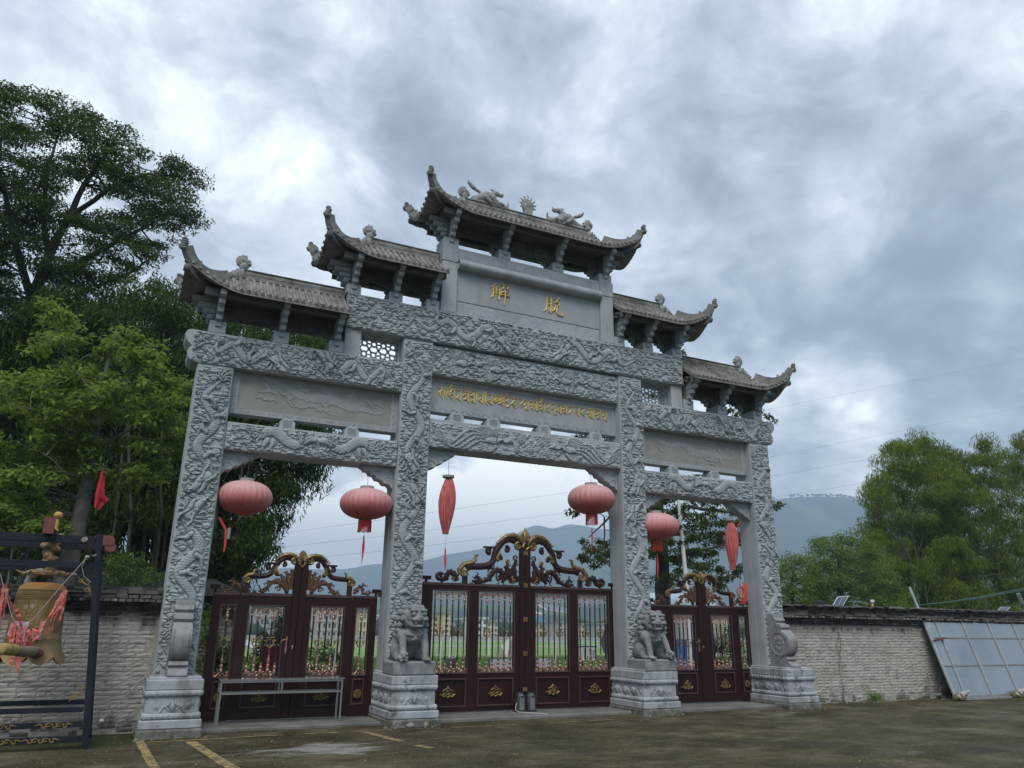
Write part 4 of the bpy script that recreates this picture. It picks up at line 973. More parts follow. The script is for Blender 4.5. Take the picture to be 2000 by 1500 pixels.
g2 = [[[(0, 100), (82, 120), (50, 180), (0, 212), (72, 258), (20, 272)]],
      [[(100, 120), (180, 145), (180, 335)], [(120, 140), (152, 190), (92, 232), (142, 260), (110, 312), (182, 342)]],
      [[(215, 150), (350, 165), (345, 200)], [(270, 170), (292, 210), (220, 240), (292, 262), (240, 292), (282, 352)], [(320, 190), (320, 332)], [(357, 172), (352, 340), (392, 368)]],
      [[(400, 90), (450, 150)], [(455, 78), (450, 150)], [(502, 110), (450, 152), (420, 182), (520, 190), (520, 375)], [(450, 190), (472, 240), (410, 262), (482, 290), (430, 322), (492, 362)]],
      [[(545, 180), (622, 200), (620, 262), (560, 292), (592, 340), (555, 352), (638, 382)]],
      [[(655, 195), (750, 218), (745, 352), (670, 300), (732, 280)], [(740, 350), (720, 402), (762, 422), (720, 432)]],
      [[(780, 220), (870, 240), (866, 402), (790, 342), (832, 302), (800, 290)], [(865, 402), (882, 442)]],
      [[(895, 240), (985, 263), (985, 432)], [(930, 250), (952, 300), (900, 330), (972, 352), (920, 382), (982, 422)]],
      [[(1030, 255), (1140, 278), (1142, 465)], [(1080, 292), (1092, 332), (1030, 402), (1082, 362)]],
      [[(1160, 265), (1250, 288), (1246, 472), (1180, 372), (1242, 352)]],
      [[(1285, 290), (1370, 310), (1350, 352), (1290, 392), (1362, 420), (1310, 422), (1372, 482)]],
      [[(1400, 305), (1560, 330), (1560, 535)], [(1460, 330), (1492, 380), (1420, 412), (1502, 440), (1460, 462), (1542, 522)], [(1520, 330), (1520, 505)]],
      [[(1590, 330), (1700, 348), (1722, 525)], [(1640, 352), (1672, 402), (1600, 440), (1682, 462), (1620, 502), (1692, 532)]],
      [[(1740, 355), (1830, 378), (1836, 565)], [(1770, 380), (1782, 430), (1750, 462), (1802, 482), (1780, 532), (1832, 572)]]]
for g in g1: strokes('gilt_letter', g, 845, 740, 10.81, .198, .017, insc)
for g in g2: strokes('gilt_letter', g, 1015, 770, 10.81, .198, .017, insc)
# ================================================================== ROOFS OF THE ARCHWAY
YC, HD = .20, .72
def sweep_rect(q, pts, w, hs):
    n = len(pts); V = []
    for i, p in enumerate(pts):
        a = np.array(pts[max(i-1, 0)]); b_ = np.array(pts[min(i+1, n-1)]); d = b_-a; hd = np.array([d[0], d[1], 0.0]); hd /= np.linalg.norm(hd)+1e-9
        sd = np.array([-hd[1], hd[0], 0]); d = d/(np.linalg.norm(d)+1e-9); upn = np.cross(sd, d)*-1
        if upn[2] < 0: upn = -upn
        ww = w[i] if hasattr(w, '__len__') else w; h = hs[i] if hasattr(hs, '__len__') else hs; p = np.array(p)
        V += [p+sd*ww/2, p-sd*ww/2, p-sd*ww/2+upn*h, p+sd*ww/2+upn*h]
    F = [[i*4+k, i*4+(k+1) % 4, (i+1)*4+(k+1) % 4, (i+1)*4+k] for i in range(n-1) for k in range(4)]+[[0, 1, 2, 3], [(n-1)*4+k for k in (3, 2, 1, 0)]]
    q.add(V, F)
def figure(kind):
    q = MB()
    if kind == 'bird': q.ell((0, 0, .045), (.028, .022, .03)); q.tube([(.015, 0, .06), (.03, 0, .10)], [.014, .009], 6); q.ell((.036, 0, .108), (.018, .012, .012)); q.tube([(-.02, 0, .05), (-.05, 0, .085)], [.014, .005], 6)
    else: q.ell((0, 0, .04), (.026, .022, .04)); q.ell((.012, 0, .088), (.021, .019, .020)); q.ell((.03, 0, .084), (.012, .010, .009)); q.tube([(.02, .01, .04), (.03, .01, 0)], [.009, .009], 6); q.tube([(.02, -.01, .04), (.03, -.01, 0)], [.009, .009], 6); q.tube([(0, 0, .10), (-.006, 0, .118)], [.01, .004], 6)
    q.box(-.03, .04, -.018, .018, -.03, .006)
    return q
def roof(name, sgs, xin, xr, xc, ze, L, zrb, zrt, xtip, ztip, zb, stubs, ztop_stub):
    lattice_h = .27
    def Z(ax, y):
        sx = min(1, max(0, (ax-xr)/(xc-xr))); sy = min(1, abs(y-YC)/HD); s_ = max(sx, sy)
        return zrb-(zrb-ze)*(1-(1-s_)**1.35)+L*(sx*sy)**1.7*(1.0)+.0
    both = len(sgs) == 2
    if both: xsn = np.concatenate([-np.linspace(xc, 0, 40)[:-1], np.linspace(0, xc, 40)])
    else: xsn = sgs[0]*np.linspace(xin, xc, 44)
    ysn = np.linspace(YC-HD, YC+HD, 25); top = np.array([[(x, y, Z(abs(x), y)) for x in xsn] for y in ysn]); bot = top.copy(); bot[..., 2] -= .055
    ny, nx = 25, len(xsn); V = np.concatenate([top.reshape(-1, 3), bot.reshape(-1, 3)]); F = grid_faces(ny, nx).tolist()+[f[::-1] for f in grid_faces(ny, nx, ny*nx).tolist()]
    m = ny*nx; edge = [j*1 for j in range(nx)]+[(i+1)*nx-1 for i in range(1, ny)]+[(ny-1)*nx+j for j in range(nx-2, -1, -1)]+[i*nx for i in range(ny-2, 0, -1)]
    for k in range(len(edge)): a, b_ = edge[k], edge[(k+1) % len(edge)]; F.append([a, a+m, b_+m, b_])
    q = MB().add(V.tolist(), F); rf = q.build('roof', M_ROOF, arch, smooth=True, angle=30)
    # rows of barrel tiles
    def row(pts): 
        q = MB(); pts = [tuple(p) for p in pts]; n = len(pts); rad = [.031+.003*(i % 2) for i in range(n)]
        q.tube(pts, rad, 7, up=(0, 0, 1)); return q
    rear = MB(); sp_ = .118
    for sg in sgs:
        x = xin+(.04 if not both else sp_/2)
        while x < xc-.03:
            sx = min(1, max(0, (x-xr)/(xc-xr))); s0 = max(sx, .06)
            for side in (-1, 1):
                pts = [(sg*x+rng.uniform(-.004, .004), YC+side*HD*t_, Z(x, YC+side*HD*min(t_, 1))+.012) for t_ in np.linspace(s0, 1.025, 7)]
                if (1-s0) < .05: continue
                if side < 0: row(pts).build('tile_row', M_ROOF, rf, smooth=True, angle=60)
                else: rear.tube(pts, .032, 6, up=(0, 0, 1))
            x += sp_
        y = YC-HD+.06                                       # the outer hip end
        while y < YC+HD-.02:
            s0 = abs(y-YC)/HD
            pts = [(sg*(xr+(xc-xr)*t_), y, Z(xr+(xc-xr)*min(t_, 1), y)+.012) for t_ in np.linspace(max(s0, .1), 1.02, 6)]
            if 1-s0 > .06: row(pts).build('tile_row', M_ROOF, rf, smooth=True, angle=60)
            y += .115
    rear.build('rear_tiles', M_ROOF, rf, smooth=True, angle=60, kind='stuff')
    # ridge
    a, b_ = (-xr, xr) if both else sorted((sgs[0]*xin, sgs[0]*xr))
    q = MB(); q.box(a, b_, YC-.055, YC+.055, zrb-.08, zrt-.022); q.box(a, b_, YC-.075, YC+.075, zrt-.0225, zrt); q.box(a, b_, YC-.068, YC+.068, zrb-.05, zrb+.02)
    ro = q.build('ridge', M_ROOF, arch, bevel=.006)
    r = Relief(b_-a, zrt-zrb-.05, 90+int(zb*10), .014)
    for _ in range(int((b_-a)*22)):
        x_, z_ = r.r.uniform(0, r.W), r.r.uniform(.02, r.H-.02); a2 = r.r.uniform(0, 6); rr = r.r.uniform(.02, .045)
        r.tube([(x_+rr*(1-t_*.7)*math.cos(a2+t_*5), z_+rr*(1-t_*.7)*math.sin(a2+t_*5)) for t_ in np.linspace(0, 1, 8)], [.010, .007], .002, .6, groove=False)
    add_relief(r, 'ridge_carving', M_ROOF, a, zrb+.022, YC-.057, ro)
    for sg in sgs:
        for side in (-1, 1):
            pts = []; ws = []; hs = []
            for t_ in np.linspace(.28, 1, 12):
                ax = xr+(xc-xr)*t_; y = YC+side*HD*t_; pts.append((sg*ax, y, Z(ax, y)-.02)); ws.append(.115); hs.append(.20-.03*t_)
            x0_, y0_, z0_ = pts[-1]
            for t_ in (.25, .5, .75, 1.0): pts.append((x0_+sg*(xtip-xc)*(t_*.75), y0_+side*.05*t_, z0_+(ztip-.08-z0_-.10)*t_**1.15)); ws.append(.12+.01*t_); hs.append(.17-.02*t_)
            q = MB(); sweep_rect(q, pts, ws, hs)
            tip = np.array(pts[-1]); up_ = 0
            for k in range(5): q.ell(tip+np.array([sg*.012*math.sin(k*1.6)-sg*.01, side*.004*k, -.03+.040*k]), (.078-.007*k, .058, .036), 10, 6)
            q.ell(tip+np.array([sg*.01, 0, .0]), (.07, .055, .05), 10, 6)
            h = q.build('hip_ridge', M_ROOF, arch, smooth=True, angle=40)
            nfig = 3
            for k, f in enumerate((.66, .80, .93)):
                i = f*11; j = int(i); p = np.array(pts[j])*(1-(i-j))+np.array(pts[min(j+1, 11)])*(i-j)
                fm = figure('bird' if k == 2 else 'beast')
                tf = Matrix.Translation(Vector((float(p[0]), float(p[1]), float(p[2])+.135))) @ Matrix.Rotation(math.atan2(side*HD, sg*(xc-xr)), 4, 'Z')
                fm.v = [tuple(tf @ (Vector(v)*1.12)) for v in fm.v]; fm.build('ridge_figure', M_FIG, h, smooth=True)
            # corner beam under the eave, with a curled nose
            q = MB(); cb = [(sg*(stubs[0]-.02)*1.0, YC+side*.22, ze-.03)]
            for t_ in np.linspace(.15, .93, 8):
                ax = stubs[0]+(xc-stubs[0])*t_; y = YC+side*(.22+(HD-.22)*t_); cb.append((sg*ax, y, Z(ax, y)-.17+.02*(1-t_)))
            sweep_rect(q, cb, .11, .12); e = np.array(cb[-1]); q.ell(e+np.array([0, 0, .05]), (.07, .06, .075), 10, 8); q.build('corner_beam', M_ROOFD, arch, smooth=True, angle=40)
            q = MB(); q.ell(tuple(np.array([sg*(xc-.05), YC+side*(HD-.04), Z(xc-.05, YC+side*(HD-.04))-.05])), (.08, .06, .07), 10, 8); 
        # fish-dragon at the ridge end
        q = MB(); x0_ = xr+.02
        def E(dx, dz, a_, b2, c_, dy=0, rot=0): q.ell((sg*(x0_+dx), YC+dy, zrb+dz), (a_, b2, c_), 12, 8, Matrix.Rotation(rot*sg, 3, 'Y'))
        E(.06, .03, .10, .10, .12); E(.16, .0, .15, .09, .10, 0, .5); E(.27, -.05, .12, .075, .08, 0, .6)
        E(.02, .20, .085, .085, .10); E(-.015, .30, .075, .075, .085); E(.05, .31, .085, .08, .08); E(.035, .385, .07, .07, .055); E(-.06, .27, .06, .06, .035); E(-.05, .335, .055, .05, .03)
        for k in range(7): a_ = -1.2+k*.5; E(.04+.10*math.cos(a_), .31+.10*math.sin(a_), .035, .05, .028, 0, -a_)
        for k in range(5): E(.12+.055*k, .10-.045*k, .030, .10, .045, 0, .7)
        E(.0, .42, .02, .03, .04); E(.06, .43, .02, .03, .04)
        for dy in (-.06, .06): E(-.0, .345, .025, .02, .022, dy); E(.09, .05, .06, .035, .05, dy*1.2)
        remeshed(q, .016, 'ridge_end_dragon', M_FIG, arch, disp=.012, dscale=22)
    # short posts, brackets, purlins and lattice friezes
    alls = sorted(set([sg*s_ for sg in sgs for s_ in stubs]))
    for x in alls:
        outer = abs(abs(x)-stubs[0]) < 1e-6; w = .14 if not (both and outer) else .17
        q = MB(); q.box(x-w, x+w, -.015, .44, zb+.003, ztop_stub); q.build('stub_block', M_STONE_P, arch, bevel=.010)
        q = MB(); q.box(x-.075, x+.075, .0, .40, ztop_stub+.001, ze-.02); 
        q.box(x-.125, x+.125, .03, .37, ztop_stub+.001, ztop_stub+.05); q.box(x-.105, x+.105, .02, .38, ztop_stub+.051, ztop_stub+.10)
        q.build('bracket_post', M_ROOFD, arch, bevel=.006)
        n = 5; z0_ = ztop_stub-.11; dz = (ze+.03-z0_)/n
        for side in (-1, 1):
            q = MB()
            for k in range(n):
                yb = YC+side*(.20); yf = YC+side*(.245+.060*k+.010*k*k)
                q.box(x-.052-.003*(k % 2), x+.052+.003*(k % 2), min(yb, yf), max(yb, yf), z0_+dz*k+.002, z0_+dz*(k+1)-.012)
                q.box(x-.047, x+.047, min(yb, yf-side*.025), max(yb, yf-side*.025), z0_+dz*k-.012, z0_+dz*k+.004)
            q.build('bracket', M_STONE, arch, bevel=.008)
        if outer:                                            # stepped brackets reaching outwards as well
            sg = 1 if x > 0 else -1
            for dy in (.12, .32):
                q = MB()
                for k in range(n):
                    xf = x+sg*(.13+.055*k+.008*k*k); q.box(min(x, xf), max(x, xf), dy-.05, dy+.05, z0_+.06+dz*k*.92, z0_+.06+dz*(k+1)*.92-.012)
                q.build('bracket', M_STONE, arch, bevel=.008)
    lo, hi = (-stubs[0]-.30, stubs[0]+.30) if both else sorted((sgs[0]*xin, sgs[0]*(stubs[0]+.30)))
    q = MB()
    for side in (-1, 1):
        y = YC+side*.50; q.box(lo, hi, y-.045, y+.045, ze-.085, ze+.03); y = YC+side*.30; q.box(lo, hi, y-.045, y+.045, ze-.03, ze+.10)
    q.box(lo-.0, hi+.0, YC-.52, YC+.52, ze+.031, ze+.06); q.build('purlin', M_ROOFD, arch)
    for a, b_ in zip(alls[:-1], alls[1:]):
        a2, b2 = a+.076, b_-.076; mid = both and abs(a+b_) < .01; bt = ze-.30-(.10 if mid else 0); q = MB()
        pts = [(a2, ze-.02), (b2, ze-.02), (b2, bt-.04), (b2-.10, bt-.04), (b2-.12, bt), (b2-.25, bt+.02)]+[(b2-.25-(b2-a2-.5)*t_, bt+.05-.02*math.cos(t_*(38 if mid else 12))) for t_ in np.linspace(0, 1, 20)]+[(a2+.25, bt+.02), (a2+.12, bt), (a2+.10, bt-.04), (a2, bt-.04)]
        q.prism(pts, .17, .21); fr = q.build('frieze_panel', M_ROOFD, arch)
        q = MB(); n = int((b2-a2)/.085)
        for i in range(n):
            xx = a2+(i+.5)*(b2-a2)/n
            for dz_, sgn in ((.0, 1), (0, -1)): q.beam((xx-.05, .155, ze-.07-.09-.075*sgn), (xx+.05, .155, ze-.07-.09+.075*sgn), .014, .016, (0, 1, 0))
        q.box(a2, b2, .145, .168, ze-.085, ze-.065); q.box(a2+.02, b2-.02, .145, .168, ze-.262, ze-.246)
        if mid:
            for cx in (-.28, .28):
                q.box(cx-.16, cx+.16, .13, .168, ze-.33, ze-.09)
                for k in range(6): q.tube([(cx+.11*(1-t_*.6)*math.cos(k+t_*4), .128, ze-.21+.09*(1-t_*.6)*math.sin(k+t_*4)) for t_ in np.linspace(0, 1, 6)], .009, 4)
        q.build('lattice', M_ROOFD, fr)
for sg in (-1, 1):
    roof('low', [sg], 3.985, 5.84, 6.86, 7.075, .44, 7.655, 7.80, 6.96, 7.85, 6.425, [6.19, 5.105, 4.10], 6.65)
    roof('mid', [sg], 2.10, 3.54, 4.55, 8.315, .42, 8.87, 9.03, 4.62, 9.09, 7.668, [3.86, 3.02, 2.24], 7.865)
roof('top', [-1, 1], 0, 1.53, 2.58, 9.81, .41, 10.35, 10.50, 2.65, 10.56, 9.15, [1.90, .66], 9.36)
# flaming pearl and two running dragons on the top ridge
q = MB(); q.prism([(-.10, 10.49), (.10, 10.49), (.10, 10.60), (.13, 10.66), (.10, 10.72), (.06, 10.76), (-.06, 10.76), (-.10, 10.72), (-.13, 10.66), (-.10, 10.60)], .15, .25)
for k in range(9):
    a = -.35+k*(math.pi+.7)/8; q.tube([(.09*math.cos(a), .2, 10.74+.09*math.sin(a)), (.15*math.cos(a+.12), .2, 10.76+.15*math.sin(a+.12)), (.19*math.cos(a-.05), .2, 10.77+.20*math.sin(a-.05)), (.23*math.cos(a+.12), .2, 10.78+.25*math.sin(a+.12))], [.034, .026, .018, .010], 6)
q.ell((0, .2, 10.72), (.095, .055, .095))
remeshed(q, .014, 'flaming_pearl', M_FIG, arch)
for sg in (-1, 1):
    q = MB(); T_ = lambda pts: [(sg*a, YC, b_) for a, b_ in pts]
    q.tube(T_([(1.20, 10.56), (1.13, 10.67), (1.20, 10.77), (1.30, 10.81), (1.38, 10.86), (1.46, 10.93), (1.50, 11.0)]), [.06, .05, .036, .040, .052, .036, .008], 8)
    q.tube(T_([(1.40, 10.52), (1.22, 10.60), (1.05, 10.70), (.90, 10.66), (.78, 10.56), (.62, 10.52), (.50, 10.50)]), [.04, .09, .12, .12, .10, .09, .06], 10)
    q.tube(T_([(1.0, 10.68), (.90, 10.78), (.82, 10.84)]), [.09, .075, .06], 8)
    q.ell((sg*.80, YC, 10.84), (.10, .055, .055)); q.tube(T_([(.78, 10.84), (.62, 10.83)]), [.045, .028], 8); q.tube(T_([(.78, 10.81), (.65, 10.775)]), [.03, .015], 8)
    for a, b_, c_, d_ in ((.86, 10.88, .98, 10.93), (.84, 10.88, .92, 10.95), (.90, 10.80, 1.06, 10.84), (.92, 10.74, 1.12, 10.77), (.66, 10.86, .62, 10.90)): q.tube(T_([(a, b_), (c_, d_)]), [.03, .006], 6)
    q.prism([(sg*.60, 10.50), (sg*.50, 10.50), (sg*.485, 10.74), (sg*.53, 10.63)], .17, .23); q.prism([(sg*1.45, 10.49), (sg*.52, 10.49), (sg*.6, 10.57), (sg*.9, 10.62), (sg*1.3, 10.64), (sg*1.42, 10.58)], .14, .26)
    for dy in (-.08, .08): q.tube([(sg*1.1, YC+dy, 10.64), (sg*1.0, YC+dy*1.4, 10.54), (sg*.94, YC+dy*1.4, 10.52)], [.06, .04, .03], 8); q.tube([(sg*.72, YC+dy, 10.58), (sg*.66, YC+dy*1.4, 10.53)], [.05, .03], 8)
    remeshed(q, .015, 'ridge_dragon', M_FIG, arch, disp=.010, dscale=20)

# ================================================================== STONE LIONS AND DRUM STONES
def lion(label, loc, head_yaw, mirror):
    root = thing('stone_lion', label, 'stone lion', loc, 0, 'stone lions before the middle pillars')
    m = -1 if mirror else 1
    q = MB()
    q.box(-.37, .37, -.33, .30, .0, .215); q.build('lion_plinth', M_LION, root, local=True, bevel=.02)
    q = MB(); z = .215
    def E(x, y, zz, a, b_, c_, rot=None): q.ell((m*x, y, z+zz), (a, b_, c_), 16, 10, rot)
    def T(pts, r, n=10): q.tube([(m*a, b_, z+c_) for a, b_, c_ in pts], r, n)
    T([(0, .22, .16), (0, .10, .34), (0, -.02, .50)], [.20, .20, .19]); E(0, -.10, .42, .165, .14, .17); E(0, .20, .13, .22, .17, .13)
    for s_ in (-1, 1):
        E(s_*.20, .10, .15, .11, .19, .15); T([(s_*.22, .0, .10), (s_*.24, -.10, .05)], [.08, .055]); E(s_*.24, -.15, .035, .06, .09, .04)
        E(s_*.185, -.06, .42, .09, .11, .12)
    T([(.185, -.10, .44), (.20, -.20, .26), (.20, -.25, .06)], [.085, .062, .055]); E(.20, -.28, .035, .068, .085, .042)
    T([(-.185, -.10, .44), (-.20, -.22, .28), (-.21, -.27, .15)], [.085, .062, .055]); E(-.21, -.31, .13, .068, .08, .042)
    E(-.22, -.30, .06, .10, .09, .07)
    for k in range(4):
        E(.155+.03*k, -.352, .028, .018, .025, .026); E(-.255+.03*k, -.372, .118, .018, .022, .024)
    body_n = len(q.v)
    def H(x, y, zz, a, b_, c_):                              # head parts turn together
        hs = 1.22; zz = .62+(zz-.62)*hs+.02; a, b_, c_ = a*hs, b_*hs, c_*hs; p = Matrix.Rotation(head_yaw, 3, 'Z') @ Vector((m*x*hs, (y+.08)*hs, 0)); q.ell((p.x, p.y-.08, z+zz), (a, b_, c_), 14, 10, Matrix.Rotation(head_yaw, 3, 'Z'))
    H(0, -.10, .66, .175, .17, .17); H(0, -.16, .69, .145, .15, .135); H(0, -.285, .645, .105, .085, .045); H(0, -.265, .555, .090, .085, .026); H(0, -.20, .58, .12, .1, .07)
    H(0, -.345, .665, .045, .03, .03); H(-.075, -.335, .645, .035, .03, .026); H(.075, -.335, .645, .035, .03, .026)
    for s_ in (-1, 1):
        H(s_*.075, -.285, .765, .062, .045, .026); H(s_*.078, -.30, .715, .034, .028, .026); H(s_*.155, -.12, .70, .03, .06, .05); H(s_*.06, -.20, .80, .06, .07, .045)
        H(s_*.06, -.33, .60, .014, .014, .026)
    for ring, (zr, rad, n) in enumerate(((.50, .20, 11), (.57, .205, 12), (.65, .20, 12), (.73, .175, 10), (.80, .12, 8))):
        for k in range(n):
            a = 2*math.pi*(k+.5*ring)/n; x_, y_ = rad*math.sin(a), -.05+rad*math.cos(a)*.9
            if y_ < -.15: continue
            H(x_, y_, zr, .045, .045, .042)
    E(0, -.25, .40, .035, .03, .04); E(0, -.235, .34, .05, .03, .03)
    for k in range(9):
        a = -1.3+k*2.6/8; E(.17*math.sin(a), -.08-.14*math.cos(a), .45-.02*math.cos(a), .028, .022, .022)
    for k in range(5): E(.0+.05*math.sin(k*1.8), .33, .14+.075*k, .07-.006*k, .05, .055)
    o = remeshed(q, .0095, 'lion_body', M_LION, root, local=True, disp=.0035, dscale=45, smooth_it=0)
    q = MB(); q.ell((-m*.22, -.34, z+.07), (.062, .05, .05), 12, 8); q.ell((-m*.23, -.385, z+.085), (.035, .03, .03), 10, 6)
    for s_ in (-1, 1): q.ell((-m*.23+s_*.028, -.36, z+.115), (.016, .014, .018), 8, 6); q.ell((-m*.225+s_*.045, -.40, z+.02), (.025, .035, .02), 8, 6)
    remeshed(q, .009, 'cub', M_LION, root, local=True, disp=.003, dscale=60)
    q = MB(); q.tube([(.16*math.sin(a)*1.12, -.09-.165*math.cos(a), z+.47-.06*math.cos(a)) for a in np.linspace(-1.4, 1.4, 15)], .014, 6); q.ell((0, -.275, z+.36), (.03, .028, .034), 12, 8); q.build('collar_with_bell', M_LION, root, smooth=True, local=True)
    return root
lion('stone guardian lion facing forward on the pedestal left of the middle gate', (-2.475, -.32, .807), R(4), False)
lion('stone guardian lion with its head turned on the pedestal right of the middle gate', (2.53, -.32, .807), R(-14), True)
def drum(label, x, side_flip):
    root = thing('drum_stone', label, 'drum stone', (x, -.3, .807), 0, 'drum stones at the outer pillars')
    w = .135
    prof = [(-.03, 0), (-.60, 0), (-.625, .05), (-.60, .10), (-.52, .135), (-.50, .16), (-.54, .19), (-.52, .235), (-.42, .255)]
    c = (-.33, .50); rr = .275
    for a in np.linspace(-2.0, -4.0, 16): prof.append((c[0]+rr*math.cos(a)*1.0, c[1]+rr*math.sin(a)*1.0))
    prof += [(-.38, .80), (-.42, .84), (-.40, .90), (-.30, .915), (-.26, .94), (-.30, .98), (-.27, 1.03), (-.22, 1.05), (-.21, 1.13), (-.03, 1.13)]
    prof = [(a, .808+b_) for a, b_ in prof]
    q = MB().prism(prof, x-w, x+w, 'x'); o = q.build('drum_body', M_DRUM, root, smooth=True, angle=40)
    md = o.modifiers.new('b', 'BEVEL'); md.width = .012; md.segments = 2; md.limit_method = 'ANGLE'; md.angle_limit = R(40)
    q = MB()
    for sx in (-1, 1):
        xx = x+sx*(w+.001)
        q.tube([(xx, c[0]+.235*math.cos(a), .808+c[1]+.235*math.sin(a)) for a in np.linspace(0, 2*math.pi, 33)], .012, 6, up=(1, 0, 0))
        for k in range(8):
            a = k*math.pi/4; cx, cy = c[0]+.11*math.cos(a), c[1]+.11*math.sin(a); q.ell((xx, cx, .808+cy), (.012, .055, .055), 10, 6)
        q.ell((xx, c[0], .808+c[1]), (.02, .05, .05), 12, 8)
        q.tube([(xx, -.12-.04*math.sin(t_*9), .86+t_*.95) for t_ in np.linspace(0, 1, 24)], .010, 6, up=(1, 0, 0))
        for yy, zz in ((-.46, .07), (-.5, .0+.13), (-.30, .86), (-.2, 1.0)): q.tube([(xx, yy+.05*(1-t_/8)*math.cos(t_), .808+zz+.04*(1-t_/8)*math.sin(t_)) for t_ in np.linspace(0, 6, 14)], .008, 5, up=(1, 0, 0))
    q.build('drum_carving', M_DRUM, root, smooth=True)
    q = MB()
    for k in range(26):
        a = -2.1-k*1.8/25; 
        for yy, zz in ((c[0]+(rr+.001)*math.cos(a), c[1]+(rr+.001)*math.sin(a)),): q.ell((x-w+.025, yy, .808+zz), (.010, .010, .010), 6, 4); q.ell((x+w-.025, yy, .808+zz), (.010, .010, .010), 6, 4)
    q.build('drum_studs', M_DRUM, root, kind='stuff')
    return root
drum('tall streaked drum stone seen edge-on before the leftmost pillar', -6.115, False)
drum('drum stone with rosette side before the rightmost pillar', 6.03, True)
for k, x in enumerate((-2.47, 2.47)):                          # their back-side partners, seen through the gate bars
    pass
q = MB(); prof = [(.0, 0), (.60, 0), (.62, .06), (.58, .12), (.5, .15), (.52, .2), (.42, .25)]+[(.33+.275*math.cos(a), .50+.275*math.sin(a)) for a in np.linspace(-1.1, .9, 14)]+[(.40, .80), (.42, .86), (.3, .9), (.26, .95), (.3, 1.0), (.22, 1.06), (.2, 1.15), (.12, 1.16), (.0, 1.45)]
br = thing('drum_stone', 'dark back-side drum stone seen through the bars of the middle gate', 'drum stone', (2.49, .63, .8))
q.prism([(.64+a, .80+b_) for a, b_ in prof], 2.36, 2.62, 'x'); q.build('drum_body', M_DRUM, br, smooth=True, angle=40); MB().box(2.10, 2.88, .63, 1.35, .05, .80).build('rear_pedestal', M_BASE, br, bevel=.01)
# ================================================================== THE THREE GATES
GY = .50
def scroll(q, pts, r, Y, n=8): q.tube([(a, Y, b_) for a, b_ in pts], r, n)
def spiral(cx, cz, r0, r1, a0, turns, n=18): return [(cx+(r0+(r1-r0)*t_)*math.cos(a0+turns*2*math.pi*t_), cz+(r0+(r1-r0)*t_)*math.sin(a0+turns*2*math.pi*t_)) for t_ in np.linspace(0, 1, n)]
BAL = {}
def baluster_mesh(kind, h):
    key = (kind, round(h, 2))
    if key in BAL: return BAL[key]
    q = MB(); n = 8; r = .0145
    if kind == 'tall': lo = [(.012, 0), (.022, .02), (.012, .04), (.028, .07), (.030, .10), (.016, .12), (.026, .15), (.030, .17), (.014, .19), (.026, .23), (.024, .27), (.010, .30), (.018, .315), (r, .32)]; hi = [(r, h-.24), (.022, h-.235), (.014, h-.22), (.028, h-.18), (.026, h-.15), (.014, h-.13), (.028, h-.115), (.016, h-.10), (.022, h-.07), (.012, h-.04), (.018, h-.02), (.01, h)]
    else: lo = [(.012, 0), (.026, .03), (.028, .08), (.014, .11), (.030, .13), (.030, .15), (.014, .165), (.022, .185), (.012, .21), (r, .215)]; hi = [(r, h-.15), (.026, h-.145), (.026, h-.13), (.014, h-.12), (.028, h-.09), (.022, h-.03), (.014, h-.01), (.012, h)]
    prof = lo+hi; q.lathe(prof, n)
    me = bpy.data.meshes.new('baluster'); me.from_pydata(q.v, [], q.f); me.update(); me.materials.append(M_BAR); me.materials.append(M_COPPER)
    nl, nh = len(lo)-1, len(hi)-1; mi = []
    for i in range(len(prof)-1): mi += [1 if (i < nl or i >= len(prof)-1-nh) else 0]*n
    mi += [1, 1]; me.polygons.foreach_set('material_index', mi); me.polygons.foreach_set('use_smooth', [True]*len(me.polygons)); me.set_sharp_from_angle(angle=R(50)); BAL[key] = me; return me
